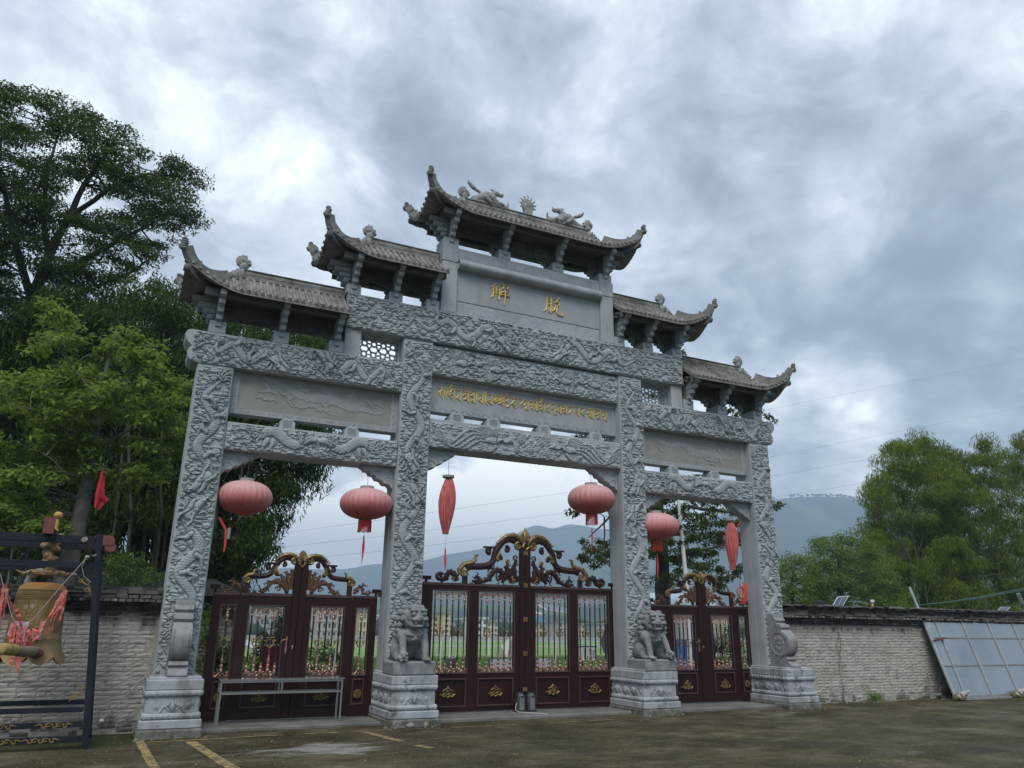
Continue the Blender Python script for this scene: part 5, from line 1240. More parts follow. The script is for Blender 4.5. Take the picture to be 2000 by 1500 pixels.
def window_fill(leaf, x0, x1, z0, z1, n, start_tall, cx0):
    ox, oy, oz = ORG[leaf.name]; sp_ = (x1-x0)/n; xs_ = [x0+sp_*(i+.5) for i in range(n)]
    for i, x in enumerate(xs_):
        tall = (i % 2 == 0) == start_tall; link('baluster', baluster_mesh('tall' if tall else 'short', z1-z0), leaf, (x-ox, GY-oy, z0-oz))
    q = MB(); g = MB()
    for i, x in enumerate(xs_):
        tall = (i % 2 == 0) == start_tall
        if tall:
            for s_ in (-1, 1):
                scroll(q, spiral(x+s_*sp_*.48, z1-.045, .036, .006, math.pi/2 if s_ > 0 else math.pi/2, -s_*1.3), .0085, GY, 6); scroll(q, [(x+s_*.012, z1-.07), (x+s_*sp_*.3, z1-.012), (x+s_*sp_*.48, z1-.010)], .0085, GY, 6)
                scroll(q, spiral(x+s_*sp_*.48, z0+.045, .036, .006, -math.pi/2, s_*1.3), .0085, GY, 6); scroll(q, [(x+s_*.012, z0+.07), (x+s_*sp_*.3, z0+.012), (x+s_*sp_*.48, z0+.010)], .0085, GY, 6)
    q.build('bar_scrolls', M_COPPER, leaf, smooth=True, kind='stuff')
    lyres = [i for i in range(n) if n < 3 or (n >= 4 and i % 3 == 1)] if n != 5 else [1, 3]
    if n == 1: lyres = [0]
    for i in lyres:
        x = xs_[i]; g = MB(); zc = (z0+z1)/2-.02
        for s_ in (-1, 1):
            scroll(g, [(x, zc-.09), (x+s_*.05, zc-.045), (x+s_*.07, zc+.02), (x+s_*.10, zc+.035)], [.010, .012, .013, .004], GY-.005, 6); scroll(g, [(x+s_*.055, zc-.02), (x+s_*.04, zc+.02), (x+s_*.07, zc+.05)], [.008, .010, .003], GY-.005, 6)
            scroll(g, [(x, zc+.055), (x+s_*.03, zc+.08), (x+s_*.055, zc+.07), (x+s_*.05, zc+.055)], [.009, .009, .007, .004], GY-.005, 6)
        g.ell((x, GY, zc-.095), (.014, .014, .018), 8, 6); g.ell((x, GY, zc+.05), (.016, .016, .012), 8, 6); g.build('lyre_ornament', M_GOLDM, leaf, smooth=True)
def frame_bead(q, x0, x1, z0, z1, w, y):                     # raised moulding round an opening
    q.box(x0-w, x1+w, y-.018, y, z1, z1+w); q.box(x0-w, x1+w, y-.018, y, z0-w, z0); q.box(x0-w, x0, y-.018, y, z0, z1); q.box(x1, x1+w, y-.018, y, z0, z1)
def emblem(leaf, x, z, k):
    q = MB(); y = GY-.045
    q.tube([(x+.045*k*math.cos(a), y, z+.055*k*math.sin(a)+.02*k) for a in np.linspace(0, 2*math.pi, 19)], .011*k, 6)
    q.ell((x, y, z+.02*k), (.02*k, .010, .028*k), 8, 6); q.ell((x, y, z+.09*k), (.02*k, .012, .018*k), 8, 6)
    for s_ in (-1, 1):
        q.tube([(x+s_*.03*k, y, z-.05*k), (x+s_*.09*k, y, z-.075*k), (x+s_*.13*k, y, z-.03*k), (x+s_*.155*k, y, z-.045*k)], [.014*k, .020*k, .016*k, .005*k], 6)
        q.tube([(x+s_*.05*k, y, z+.05*k), (x+s_*.09*k, y, z+.03*k), (x+s_*.10*k, y, z-.01*k)], [.010*k, .014*k, .006*k], 6); q.tube([(x+s_*.05*k, y, z-.02*k), (x+s_*.10*k, y, z-.035*k)], [.012*k, .008*k], 6)
    q.tube([(x-.04*k, y, z-.06*k), (x, y, z-.085*k), (x+.04*k, y, z-.06*k)], [.012*k, .018*k, .012*k], 6)
    q.build('brass_emblem', M_GOLDM, leaf, smooth=True)
def rosette(leaf, x, z, r_):
    q = MB(); y = GY-.042
    for k in range(12): a = k*math.pi/6; q.ell((x+r_*.75*math.cos(a), y, z+r_*.75*math.sin(a)), (r_*.28, .010, r_*.28), 6, 4)
    q.tube([(x+r_*.45*math.cos(a), y-.004, z+r_*.45*math.sin(a)) for a in np.linspace(0, 2*math.pi, 15)], r_*.12, 5); q.ell((x, y-.008, z), (r_*.2, .012, r_*.2), 8, 6); q.build('brass_rosette', M_GOLDM, leaf, smooth=True)
def leaf_frame(leaf_name, gate, xa, xb, z0, ztop, wins, zs0, zs1, zp0, zp1, inner):
    """xa..xb outer size; wins = [(x0,x1)] openings"""
    q = MB(); y0, y1 = GY-.03, GY+.03
    q.box(xa, xb, y0, y1, zs1, ztop); q.box(xa, xb, y0, y1, z0, zp0-.0); q.box(xa, xb, y0, y1, zp1, zs0)
    xs_ = [xa]+[v for w_ in wins for v in w_]+[xb]
    for i in range(0, len(xs_), 2):
        q.box(xs_[i], xs_[i+1], y0+.0, y1, zp0, zp1); q.box(xs_[i], xs_[i+1], y0, y1, zs0, zs1)
    for a, b_ in wins: q.box(a, b_, GY-.012, GY+.012, zp0, zp1)
    lf = q.build(leaf_name, M_MAROON, gate)
    q = MB()
    for a, b_ in wins: frame_bead(q, a, b_, zs0, zs1, .024, y0+.0); frame_bead(q, a+.028, b_-.028, zp0+.028, zp1-.028, .028, y0+.001)
    q.box(xa+.006, xb-.006, y0-.012, y0-.0005, ztop-.05, ztop-.006); q.box(xa+.006, xa+.035, y0-.012, y0-.0005, z0+.01, ztop-.05) if not inner == 'l' else None
    q.build('moulding', M_MOULD, lf, bevel=.008)
    return lf
def arch_scrollwork(leafs, c, S):
    """S: dict of measures for the crest; builds one half per leaf"""
    for sg, lf in leafs:
        Xf = lambda a: c+sg*a
        q = MB(); y = GY
        main = S['main']; pts = [(Xf(a), y, b_) for a, b_ in main]; n = len(pts)
        # smooth the line and sweep a moulded bar
        tt = np.linspace(0, n-1, n*5); px = np.interp(tt, range(n), [p[0] for p in pts]); pz = np.interp(tt, range(n), [p[2] for p in pts]); k = np.hanning(7); k /= k.sum()
        px = np.convolve(np.pad(px, 3, 'edge'), k, 'valid'); pz = np.convolve(np.pad(pz, 3, 'edge'), k, 'valid')
        q.tube([(a, y, b_) for a, b_ in zip(px, pz)], S['r'], 8, up=(0, 1, 0), flat=.8); q.tube([(a, y-.02, b_) for a, b_ in zip(px, pz)], S['r']*.45, 6)
        for cx, cz, r0, a0, tr in S['curls']: scroll(q, spiral(Xf(cx), cz, r0, r0*.2, a0 if sg > 0 else math.pi-a0, tr*sg, 20), [S['r']*.55]*12+[S['r']*.35]*8, y, 8)
        q.box(*sorted((Xf(S['post'][0]), Xf(S['post'][1]))), y-.028, y+.028, S['ztop'], S['post'][2])
        q.box(*sorted((Xf(S['shelf'][0]), Xf(S['shelf'][1]))), y-.04, y+.04, S['shelf'][2]-.018, S['shelf'][2]+.012)
        q.build('crest_scroll', M_MAROON2, lf, smooth=True)
        for gi, (line, rr) in enumerate(S['gold']):
            g = MB(); g.tube([(Xf(a), y-.03, b_) for a, b_ in line], [v_*1.2 for v_ in rr], 8)
            cx, cz, r0, a0, tr = S['gcurls'][gi]; scroll(g, spiral(Xf(cx), cz, r0, r0*.15, a0 if sg > 0 else math.pi-a0, tr*sg, 20), [S['r']*.5]*12+[S['r']*.3]*8, y-.035, 8)
            if gi == 0:                                       # leafy serrations on the top acanthus
                for i in range(12):
                    t_ = i/11*(len(line)-1); j = min(int(t_), len(line)-2); f = t_-j; a, b_ = line[j][0]*(1-f)+line[j+1][0]*f, line[j][1]*(1-f)+line[j+1][1]*f
                    g.tube([(Xf(a), y-.03, b_), (Xf(a+.035), y-.03, b_+.035)], [.02, .004], 6)
            g.build('gilt_acanthus', M_GOLDM, lf, smooth=True)
        w_ = MB()
        for line, rr in S['fill']: w_.tube([(Xf(a), y, b_) for a, b_ in line], [v_*1.65 for v_ in rr], 7)
        for cx, cz, r0, a0, tr in S['fcurls']: scroll(w_, spiral(Xf(cx), cz, r0, r0*.2, a0 if sg > 0 else math.pi-a0, tr*sg, 18), [.016]*10+[.009]*8, y, 7)
        for line, rr in S['fill']:                           # small acanthus leaves curling off each stem
            for i in range(len(line)-1):
                a, b_ = line[i]; c2, d2 = line[i+1]
                for f, sd in ((.3, 1), (.7, -1)):
                    px_, pz_ = a+(c2-a)*f, b_+(d2-b_)*f; L = math.hypot(c2-a, d2-b_)+1e-6; nx_, nz_ = -(d2-b_)/L*sd, (c2-a)/L*sd; ls = S['r']*.95
                    w_.tube([(Xf(px_), y, pz_), (Xf(px_+nx_*ls+(c2-a)/L*ls*.5), y-.012, pz_+nz_*ls+(d2-b_)/L*ls*.5), (Xf(px_+nx_*ls*.7+(c2-a)/L*ls*1.2), y-.012, pz_+nz_*ls*.7+(d2-b_)/L*ls*1.2)], [.012, .016, .004], 6)
        w_.build('crest_filigree', M_MAROON2 if S.get('dark') else M_COPPERD, lf, smooth=True, kind='stuff')
        for cx, cz, r0 in S['ros']: rosette2(lf, Xf(cx), cz, r0)
def rosette2(lf, x, z, r_):
    q = MB(); y = GY-.01
    for k in range(8): a = k*math.pi/4; q.ell((x+r_*.6*math.cos(a), y, z+r_*.6*math.sin(a)), (r_*.36, .02, r_*.36), 8, 6)
    q.ell((x, y-.015, z), (r_*.35, .025, r_*.35), 8, 6); q.build('gilt_flower', M_GOLDM, lf, smooth=True)
M_COPPERD = mat('gilded_dark_scrollwork', [(.3, (.05, .025, .02)), (.6, (.16, .09, .045)), (.8, (.35, .22, .10))], 28, .4, metal=.5)
MZ0 = .105
# middle gate
gate = thing('ornamental_gate', 'tall maroon double gate with gilded crest between the two lion pillars', 'gate', (.12, GY, .085))
c = .122
leafs = []
for sg in (-1, 1):
    f = lambda a, b_: tuple(sorted((c+sg*a, c+sg*b_)))
    xa, xb = f(.003, 2.135); w1 = f(.24, .985); w2 = f(1.21, 1.93)
    wins = sorted([w1, w2]); lf = leaf_frame('gate_leaf', gate, xa, xb, MZ0, 2.375, wins, .775, 2.225, .185, .675, 'l')
    window_fill(lf, w1[0], w1[1], .775, 2.225, 6, sg > 0, c); window_fill(lf, w2[0], w2[1], .775, 2.225, 6, sg > 0, c)
    for a, b_ in wins: emblem(lf, (a+b_)/2, .44, 1.0)
    xx = f(.003, .115); MB().box(xx[0], xx[1], GY-.055, GY-.031, MZ0, 3.20).build('meeting_stile', M_MAROON, lf, bevel=.006)
    MB().box(xx[0], xx[1], GY-.0305, GY+.03, 2.376, 3.20).build('centre_post', M_MAROON, lf)
    leafs.append((sg, lf))
    q = MB(); xh = f(1.98, 2.17); q.box(xh[0], xh[1], GY-.05, GY+.03, 2.42, 2.49); xh = f(2.04, 2.09); q.box(xh[0], xh[1], GY-.02, GY+.02, 2.376, 2.42); q.build('hinge_cap', M_MAROON, lf, bevel=.006)
for z in (.46, 1.10, 1.73, 2.375, 3.0):
    q = MB(); q.box(c-.045, c+.045, GY-.068, GY-.056, z-.042, z+.042)
    for k in range(4): q.ell((c-.02+.04*(k % 2), GY-.07, z-.02+.04*(k//2)), (.015, .008, .015), 6, 4)
    q.tube([(c-.03, GY-.07, z-.03), (c, GY-.075, z), (c+.03, GY-.07, z+.03)], .008, 5); q.build('brass_lock_plate', M_GOLDM, gate, smooth=True, angle=30)
S = dict(r=.066, ztop=2.376, post=(1.235, 1.33, 2.53), shelf=(.55, .90, 3.085),
         main=[(.10, 3.10), (.20, 3.23), (.35, 3.27), (.48, 3.22), (.58, 3.10), (.64, 3.02), (.66, 2.94), (.68, 2.84), (.74, 2.76), (.86, 2.715), (1.00, 2.70), (1.16, 2.70), (1.26, 2.66)],
         curls=[(.78, 3.00, .07, 2.2, -1.1), (.40, 3.06, .055, 1.2, 1.1), (.52, 2.90, .04, 1.5, -1.0), (1.80, 2.48, .075, 2.6, -1.2)],
         gold=[([(.06, 3.20), (.14, 3.29), (.26, 3.345), (.40, 3.325), (.52, 3.25), (.62, 3.16)], [.045, .05, .045, .038, .028, .01]), ([(1.02, 2.92), (1.08, 2.90), (1.09, 2.82), (1.18, 2.76), (1.32, 2.73), (1.42, 2.62), (1.40, 2.53)], [.012, .028, .03, .04, .045, .04, .03]), ([(.56, 3.02), (.60, 2.92), (.66, 2.83)], [.012, .028, .01])],
         gcurls=[(.16, 3.13, .075, 1.6, -1.3), (1.31, 2.58, .085, .6, -1.3), (.60, 2.86, .035, 1.5, -1.0)],
         fill=[([(.16, 2.44), (.22, 2.56), (.24, 2.72), (.18, 2.86)], [.03, .034, .03, .018]), ([(.30, 2.42), (.34, 2.55), (.28, 2.64), (.22, 2.60)], [.02, .03, .026, .016]), ([(.28, 2.66), (.40, 2.62), (.42, 2.50), (.50, 2.42)], [.016, .03, .03, .016]), ([(.38, 2.60), (.40, 2.72), (.36, 2.80)], [.03, .026, .012]),
               ([(.45, 2.60), (.60, 2.66), (.72, 2.58), (.78, 2.47), (.90, 2.42)], [.02, .034, .034, .03, .018]), ([(.52, 2.62), (.50, 2.50), (.60, 2.45)], [.026, .022, .012]), ([(.90, 2.42), (1.02, 2.40), (1.13, 2.43)], [.02, .03, .010]), ([(.98, 2.40), (1.0, 2.50), (1.06, 2.53)], [.02, .022, .01]), ([(.66, 2.64), (.74, 2.70), (.82, 2.66)], [.014, .02, .008]),
               ([(1.44, 2.42), (1.52, 2.56), (1.62, 2.57), (1.68, 2.46), (1.78, 2.41)], [.03, .036, .036, .032, .026])],
         fcurls=[(.20, 2.90, .055, -.5, 1.2), (.56, 2.52, .07, 1.0, -1.2)], ros=[(.27, 2.47, .085), (.38, 2.82, .055), (1.50, 2.47, .075)], dark=True)
arch_scrollwork(leafs, c, S)
q = MB(); x = c+.0
q.lathe([(.0, .30), (.02, .27), (.06, .18), (.085, .10), (.075, .04), (.05, .0), (.0, -.01)][::-1], 12, (x, GY-.02, 3.22))
for k in range(6): a = k*math.pi/3; q.tube([(x+.075*math.cos(a), GY-.02+.06*math.sin(a), 3.24), (x+.095*math.cos(a), GY-.02+.07*math.sin(a), 3.33), (x+.03*math.cos(a), GY-.02+.03*math.sin(a), 3.46)], [.03, .028, .006], 6)
for s_ in (-1, 1): q.tube([(x+s_*.03, GY-.06, 3.20), (x+s_*.07, GY-.06, 3.12), (x, GY-.07, 3.06)], [.035, .03, .012], 6)
q.build('gilt_finial', M_GOLDM, gate, smooth=True)
# side gates
def side_gate(label, c, mirror):
    gate = thing('ornamental_gate', label, 'gate', (c, GY, .085))
    leafs = []; Zt, zs0, zs1, zp0, zp1 = 2.09, .765, 1.872, .28, .705
    for sg in (-1, 1):
        f = lambda a, b_: tuple(sorted((c+sg*a, c+sg*b_)))
        xa, xb = f(.003, 1.0-.03); w1 = f(.235, .80); lf = leaf_frame('gate_leaf', gate, xa, xb, .11, Zt, [w1], zs0, zs1, zp0, zp1, 'l')
        window_fill(lf, w1[0], w1[1], zs0, zs1, 5, False, c); emblem(lf, c+sg*.51, .46, .95)
        xa2, xb2 = f(.974, 1.395); w2 = f(1.03, 1.245); sp_ = leaf_frame('fixed_side_panel', gate, xa2, xb2, .10, Zt+.0, [w2], zs0, zs1, zp0, zp1, 'l'); window_fill(sp_, w2[0], w2[1], zs0, zs1, 1, True, c); rosette(sp_, c+sg*1.137, .46, .075)
        xx = f(.003, .115); MB().box(xx[0], xx[1], GY-.055, GY-.031, .11, 2.66).build('meeting_stile', M_MAROON, lf, bevel=.006); MB().box(xx[0], xx[1], GY-.0305, GY+.03, Zt+.001, 2.66).build('centre_post', M_MAROON, lf)
        leafs.append((sg, lf))
        q = MB(); xh = f(1.30, 1.46); q.box(xh[0], xh[1], GY-.05, GY+.03, Zt+.05, Zt+.12); xh = f(1.35, 1.39); q.box(xh[0], xh[1], GY-.02, GY+.02, Zt, Zt+.05); q.build('hinge_cap', M_MAROON, sp_, bevel=.006)
    S = dict(r=.045, ztop=Zt+.001, post=(.835, .92, 2.32), shelf=(.42, .62, 2.592),
             main=[(.10, 2.60), (.17, 2.68), (.27, 2.70), (.36, 2.66), (.42, 2.58), (.46, 2.52), (.49, 2.44), (.55, 2.39), (.64, 2.37), (.75, 2.365), (.86, 2.36)],
             curls=[(.55, 2.52, .05, 2.2, -1.1), (.30, 2.58, .04, 1.2, 1.1), (.40, 2.42, .03, 1.5, -1.0)],
             gold=[([(.07, 2.68), (.13, 2.73), (.22, 2.755), (.32, 2.74), (.40, 2.69), (.47, 2.62)], [.028, .032, .03, .026, .02, .008]), ([(.76, 2.48), (.79, 2.46), (.80, 2.40), (.88, 2.38), (.95, 2.32), (.93, 2.26)], [.008, .018, .022, .03, .03, .022]), ([(.42, 2.55), (.44, 2.48), (.48, 2.42)], [.01, .02, .008])],
             gcurls=[(.14, 2.64, .05, 1.6, -1.3), (.885, 2.30, .055, .6, -1.3), (.40, 2.44, .03, 1.5, -1.0)],
             fill=[([(.14, 2.16), (.13+.02, 2.50)], [.016, .024]), ([(.15, 2.17), (.22, 2.34), (.245, 2.47)], [.014, .026, .012]), ([(.17, 2.17), (.29, 2.30), (.34, 2.42)], [.014, .024, .012]), ([(.18, 2.17), (.35, 2.27), (.42, 2.34)], [.014, .022, .010]),
                   ([(.20, 2.13), (.30, 2.25), (.44, 2.29), (.53, 2.22), (.55, 2.14)], [.026, .024, .022, .018, .014]), ([(.55, 2.14), (.62, 2.12), (.70, 2.13)], [.014, .022, .006]), ([(.52, 2.24), (.58, 2.27)], [.018, .006]),
                   ([(.96, 2.12), (1.02, 2.22), (1.10, 2.25), (1.16, 2.29)], [.014, .016, .014, .006]), ([(1.08, 2.24), (1.14, 2.13), (1.24, 2.12), (1.28, 2.17)], [.014, .015, .014, .008])],
             fcurls=[(.36, 2.165, .05, 0, 1.2), (1.0, 2.15, .04, 0, 1.2), (.21, 2.13, .03, 0, -1)], ros=[], dark=False)
    arch_scrollwork(leafs, c, S)
    q = MB()
    for k in range(7):
        a = math.pi/2+(k-3)*.42; q.tube([(c, GY-.05, 2.66), (c+.05*math.cos(a), GY-.06, 2.66+.07*math.sin(a)), (c+.085*math.cos(a), GY-.05, 2.68+.15*math.sin(a))], [.02, .03, .012], 6)
    for s_ in (-1, 1): q.tube([(c+s_*.04, GY-.06, 2.66), (c+s_*.05, GY-.065, 2.60), (c, GY-.07, 2.54)], [.026, .024, .010], 6)
    q.build('gilt_finial', M_GOLDM, gate, smooth=True)
    lf = leafs[0][1]; hx = c-.145
    q = MB(); q.prism([(hx-.012, 1.12), (hx+.012, 1.12), (hx+.016, 1.2), (hx+.011, 1.3), (hx+.016, 1.36), (hx, 1.41), (hx-.016, 1.36), (hx-.011, 1.3), (hx-.016, 1.2)], GY-.048, GY-.031); q.tube([(hx, GY-.05, 1.33), (hx, GY-.09, 1.335), (hx-.04, GY-.095, 1.342), (hx-.08, GY-.09, 1.33), (hx-.10, GY-.085, 1.30)], [.009, .010, .010, .009, .006], 8)
    q.build('door_handle', M_COPPER, lf, smooth=True)
    q = MB(); q.ell((c-.04+.0, GY-.06, 1.22), (.018, .008, .032), 12, 8); q.build('key_plate', M_COPPER, lf, smooth=True)
    return gate
side_gate('maroon double gate behind the steel bench, left of the lions', -4.262, False)
side_gate('maroon double gate between the right lion and the rightmost pillar', 4.505, True)
# iron pins in the pillar cheeks
q = thing('hinge_bracket', 'small iron hinge bracket on the cheek of the pillar right of the left gate', 'bracket', (-2.80, .45, 2.1))
MB().box(-2.86, -2.79, .42, .50, 2.08, 2.16).build('bracket_plate', M_DARKPL, q, bevel=.01)
# gate openers
for k, (x, lab) in enumerate(((-.045, 'left grey gate opener housing at the foot of the middle gate'), (.175, 'right grey gate opener housing at the foot of the middle gate'))):
    t_ = thing('gate_opener', lab, 'gate opener', (x, .30, .085), 0, 'gate openers')
    pr = [(-.085, .0), (.085, 0), (.088, .18), (.075, .27), (.05, .315), (0, .33), (-.05, .315), (-.075, .27), (-.088, .18)]
    q = MB().prism([(x+a, .087+b_) for a, b_ in pr], .24, .40); q.build('housing', M_GREYMET, t_, bevel=.02)
    q = MB().prism([(x+a*.55, .12+b_*.82) for a, b_ in pr], .232, .241); q.build('front_cover', M_STEEL, t_, bevel=.005)
    q = MB().box(x-.03, x+.03, .226, .233, .33, .365); q.build('dark_cap', M_DARKPL, t_); MB().box(x-.10, x+.10, .22, .42, .0855, .10).build('foot_plate', M_DARKPL, t_)
t_ = thing('cable', 'thin white cable curling beside the left gate opener', 'cable', (-.13, .25, .09)); MB().tube([(-.13, .28, .24), (-.16, .26, .2), (-.165, .25, .12), (-.12, .22, .092), (-.05, .1, .092), (.12, -.1, .092), (.22, -.28, .092)], .006, 5).build('cable_run', mat('white_cable', (.6, .6, .58), 5, .6), t_)
# ================================================================== STEEL BENCH
bn_ = thing('steel_bench', 'narrow stainless steel table frame standing before the left gate', 'bench', (-4.45, .15, .085))
bx0, bx1, by0, by1 = -5.43, -3.50, .0, .30
q = MB(); q.box(bx0-.02, bx1+.02, by0-.02, by1+.02, .735, .755); q.box(bx0+.50-.0, bx1-.75, by0-.021, by0+.06, .7555, .757); q.build('table_top', mat('polished_top', [(.3, (.55, .56, .57)), (.7, (.75, .76, .77))], 3, .12, metal=.9), bn_, bevel=.004)
for x in (bx0, bx1-.028):
    for y in (by0, by1-.028): MB().box(x, x+.028, y, y+.028, .087, .734).build('leg', M_STEEL, bn_)
q = MB()
for y in (by0, by1-.028): q.box(bx0+.0285, bx1-.0285, y+.001, y+.027, .70, .734); q.box(bx0+.0285, bx1-.0285, y+.001, y+.027, .53, .558)
for x in (bx0, bx1-.028): q.box(x+.001, x+.027, by0+.0285, by1-.0285, .53, .558)
q.box(-4.50, -4.474, by0+.001, by0+.027, .5585, .6995); q.box(-4.50, -4.474, by1-.027, by1-.001, .5585, .6995)
q.build('rails', M_STEEL, bn_)
# ================================================================== LANTERNS
def cloth(name, c1, c2, rough=.7, sc=4): return mat(name, [(.3, c1), (.7, c2)], sc, rough, bump=.15, bscale=60)
M_LANT = mat('pale_topped_red_lantern_cloth', [(.3, (.43, .085, .08)), (.7, (.53, .14, .13))], 2.2, .6, spec=.4, mixes=[((.36, .02, .025), 2.4, .58, .8, .6, None)])
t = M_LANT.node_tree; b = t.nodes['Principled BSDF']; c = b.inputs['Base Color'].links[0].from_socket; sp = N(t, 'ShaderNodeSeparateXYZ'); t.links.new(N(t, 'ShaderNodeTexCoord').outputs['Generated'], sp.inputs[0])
n_ = N(t, 'ShaderNodeTexNoise'); n_.inputs['Scale'].default_value = 3.5; n_.inputs['Detail'].default_value = 5      # colour turns paler and pinker towards the top
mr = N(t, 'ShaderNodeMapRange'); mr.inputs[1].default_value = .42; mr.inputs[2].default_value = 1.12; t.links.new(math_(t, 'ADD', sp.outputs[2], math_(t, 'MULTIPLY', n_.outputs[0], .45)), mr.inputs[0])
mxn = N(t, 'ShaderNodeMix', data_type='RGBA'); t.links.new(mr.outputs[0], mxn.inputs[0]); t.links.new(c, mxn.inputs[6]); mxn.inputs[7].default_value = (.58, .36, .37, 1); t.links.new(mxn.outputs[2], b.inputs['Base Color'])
M_LANT2 = mat('deflated_red_cloth', [(.3, (.30, .045, .045)), (.5, (.45, .10, .095)), (.75, (.58, .22, .20))], 6, .6, stretch=(6, 6, .5))
M_TASS = mat('red_tassel', [(.3, (.50, .03, .03)), (.7, (.68, .09, .08))], 40, .7, stretch=(8, 8, .5)); M_WIRE = mat('thin_grey_wire', (.12, .12, .12), 5, .5); M_LCAP = mat('grey_lantern_cap', [(.3, (.26, .25, .24)), (.7, (.40, .39, .37))], 9, .6)
def lantern(label, x, z, r, h, tassel, ztop, tint=0):
    t_ = thing('red_lantern', label, 'lantern', (x, .2, z), 0, 'round red lanterns')
    n = 26; V = []; m = 22
    for i in range(m+1):
        a = math.pi*(i/m); a = .17+(math.pi-.34)*i/m
        for k in range(n*6):
            b_ = 2*math.pi*k/(n*6); g = abs(math.sin(b_*n/2)); rr = r*math.sin(a)**.82*(.972+.028*g**.6); V.append((x+rr*math.cos(b_), .2+rr*math.sin(b_), z+h/2*math.cos(a)/math.cos(.17)))
    nn = n*6; F = [[i*nn+k, i*nn+(k+1) % nn, (i+1)*nn+(k+1) % nn, (i+1)*nn+k] for i in range(m) for k in range(nn)]
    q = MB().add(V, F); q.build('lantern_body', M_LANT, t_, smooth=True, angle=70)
    q = MB()
    for k in range(n):
        b_ = 2*math.pi*k/n; q.tube([(x+math.cos(b_)*r*.974*math.sin(a)**.82, .2+math.sin(b_)*r*.974*math.sin(a)**.82, z+h/2*math.cos(a)/math.cos(.17)) for a in np.linspace(.2, math.pi-.2, 12)], .0022, 4)
    q.build('ribs', M_TASS, t_)
    q = MB(); q.lathe([(r*.26, 0), (r*.265, .01), (r*.265, .05), (r*.24, .055), (r*.20, .057)], 20, (x, .2, z+h/2-.008)); q.build('top_cap', M_LCAP, t_, smooth=True, angle=30)
    q = MB().tube([(x, .2, z+h/2+.04), (x, .2, ztop)], .004, 5); q.build('hanging_wire', M_WIRE, t_)
    if tassel:
        q = MB(); q.lathe([(r*.24, .0), (r*.25, -.03), (r*.24, -.035)], 20, (x, .2, z-h/2+.004)); q.build('gold_ring', M_GOLDM, t_, smooth=True)
        q = MB()
        for k in range(44):
            a = 2*math.pi*k/44; rr = r*.235; L = .20+rng.uniform(-.012, .012); q.tube([(x+rr*math.cos(a), .2+rr*math.sin(a), z-h/2-.03), (x+rr*1.06*math.cos(a+.03), .2+rr*1.06*math.sin(a+.03), z-h/2-.03-L)], [.0085, .006], 4)
        q.build('fringe', M_TASS, t_)
        q = MB(); q.tube([(x, .2, z-h/2-.02), (x+.005, .2, z-h/2-.30)], .0025, 4); zt = z-h/2-.30
        for k in range(9): q.tube([(x, .2, zt), (x+rng.uniform(-.018, .018), .2+rng.uniform(-.018, .018), zt-.22), (x-.012+rng.uniform(-.012, .012), .2, zt-.42-rng.uniform(0, .08))], [.012, .009, .004], 4)
        q.build('long_tassel', M_TASS, t_)
    else:
        q = MB(); q.lathe([(.0, -.03), (r*.2, -.022), (r*.24, .0)], 16, (x, .2, z-h/2)); q.build('bottom_ring', M_TASS, t_)
    return t_
lantern('wide round red lantern without tassel, beside the leftmost pillar', -5.378, 3.64, .455, .55, False, 4.40)
lantern('round red lantern with fringe and tassel, hanging left of the second pillar', -3.268, 3.695, .475, .55, True, 4.40)
lantern('round red lantern with fringe in the middle bay, left of the third pillar', 1.535, 4.165, .50, .60, True, 4.85)
lantern('round red lantern with fringe partly hidden behind the third pillar', 3.165, 3.70, .50, .58, True, 4.40)
def spindle(label, x, z0, z1, r, ztop, tassel, seed):
    t_ = thing('collapsed_lantern', label, 'lantern', (x, .2, z0), 0, 'collapsed red lanterns'); n = 30; m = 18; V = []; rr_ = random.Random(seed); ph = [rr_.uniform(0, 6) for _ in range(4)]
    for i in range(m+1):
        t1 = i/m; rad = r*(.34+.66*math.sin(math.pi*min(1, t1*1.02)**.85)) if t1 < .97 else r*.36
        for k in range(n*3):
            b_ = 2*math.pi*k/(n*3); w = .80+.20*abs(math.sin(b_*n/4+1.2*math.sin(t1*4+ph[0])+.6*math.sin(3*b_+ph[1]))); V.append((x+rad*w*math.cos(b_)+.02*math.sin(t1*3+ph[2]), .2+rad*w*math.sin(b_), z1-(z1-z0)*t1))
    nn = n*3; F = [[i*nn+k, i*nn+(k+1) % nn, (i+1)*nn+(k+1) % nn, (i+1)*nn+k] for i in range(m) for k in range(nn)]+[[m*nn+k for k in range(nn)]]
    MB().add(V, F).build('limp_cloth', M_LANT2, t_, smooth=True, angle=80)
    MB().lathe([(r*.66, 0), (r*.68, .01), (r*.68, .045), (r*.6, .05), (r*.2, .052)], 20, (x, .2, z1-.005)).build('top_cap', M_LCAP, t_, smooth=True, angle=30)
    MB().tube([(x, .2, z1+.04), (x, .2, ztop)], .004, 5).build('hanging_wire', M_WIRE, t_)
    if tassel:
        q = MB(); q.tube([(x, .2, z0), (x-.01, .2, z0-.26)], .0025, 4)
        for k in range(7): q.tube([(x-.01, .2, z0-.26), (x+rng.uniform(-.02, .02), .2, z0-.5), (x+rng.uniform(-.02, .02), .2, z0-.66)], [.011, .010, .004], 4)
        q.build('long_tassel', M_TASS, t_)
spindle('limp collapsed red lantern like a spindle in the middle bay, right of the second pillar', -1.69, 3.245, 4.325, .165, 4.85, True, 3)
spindle('thin collapsed red lantern hanging in the right bay before the rightmost pillar', 5.25, 2.87, 3.97, .15, 4.40, False, 8)
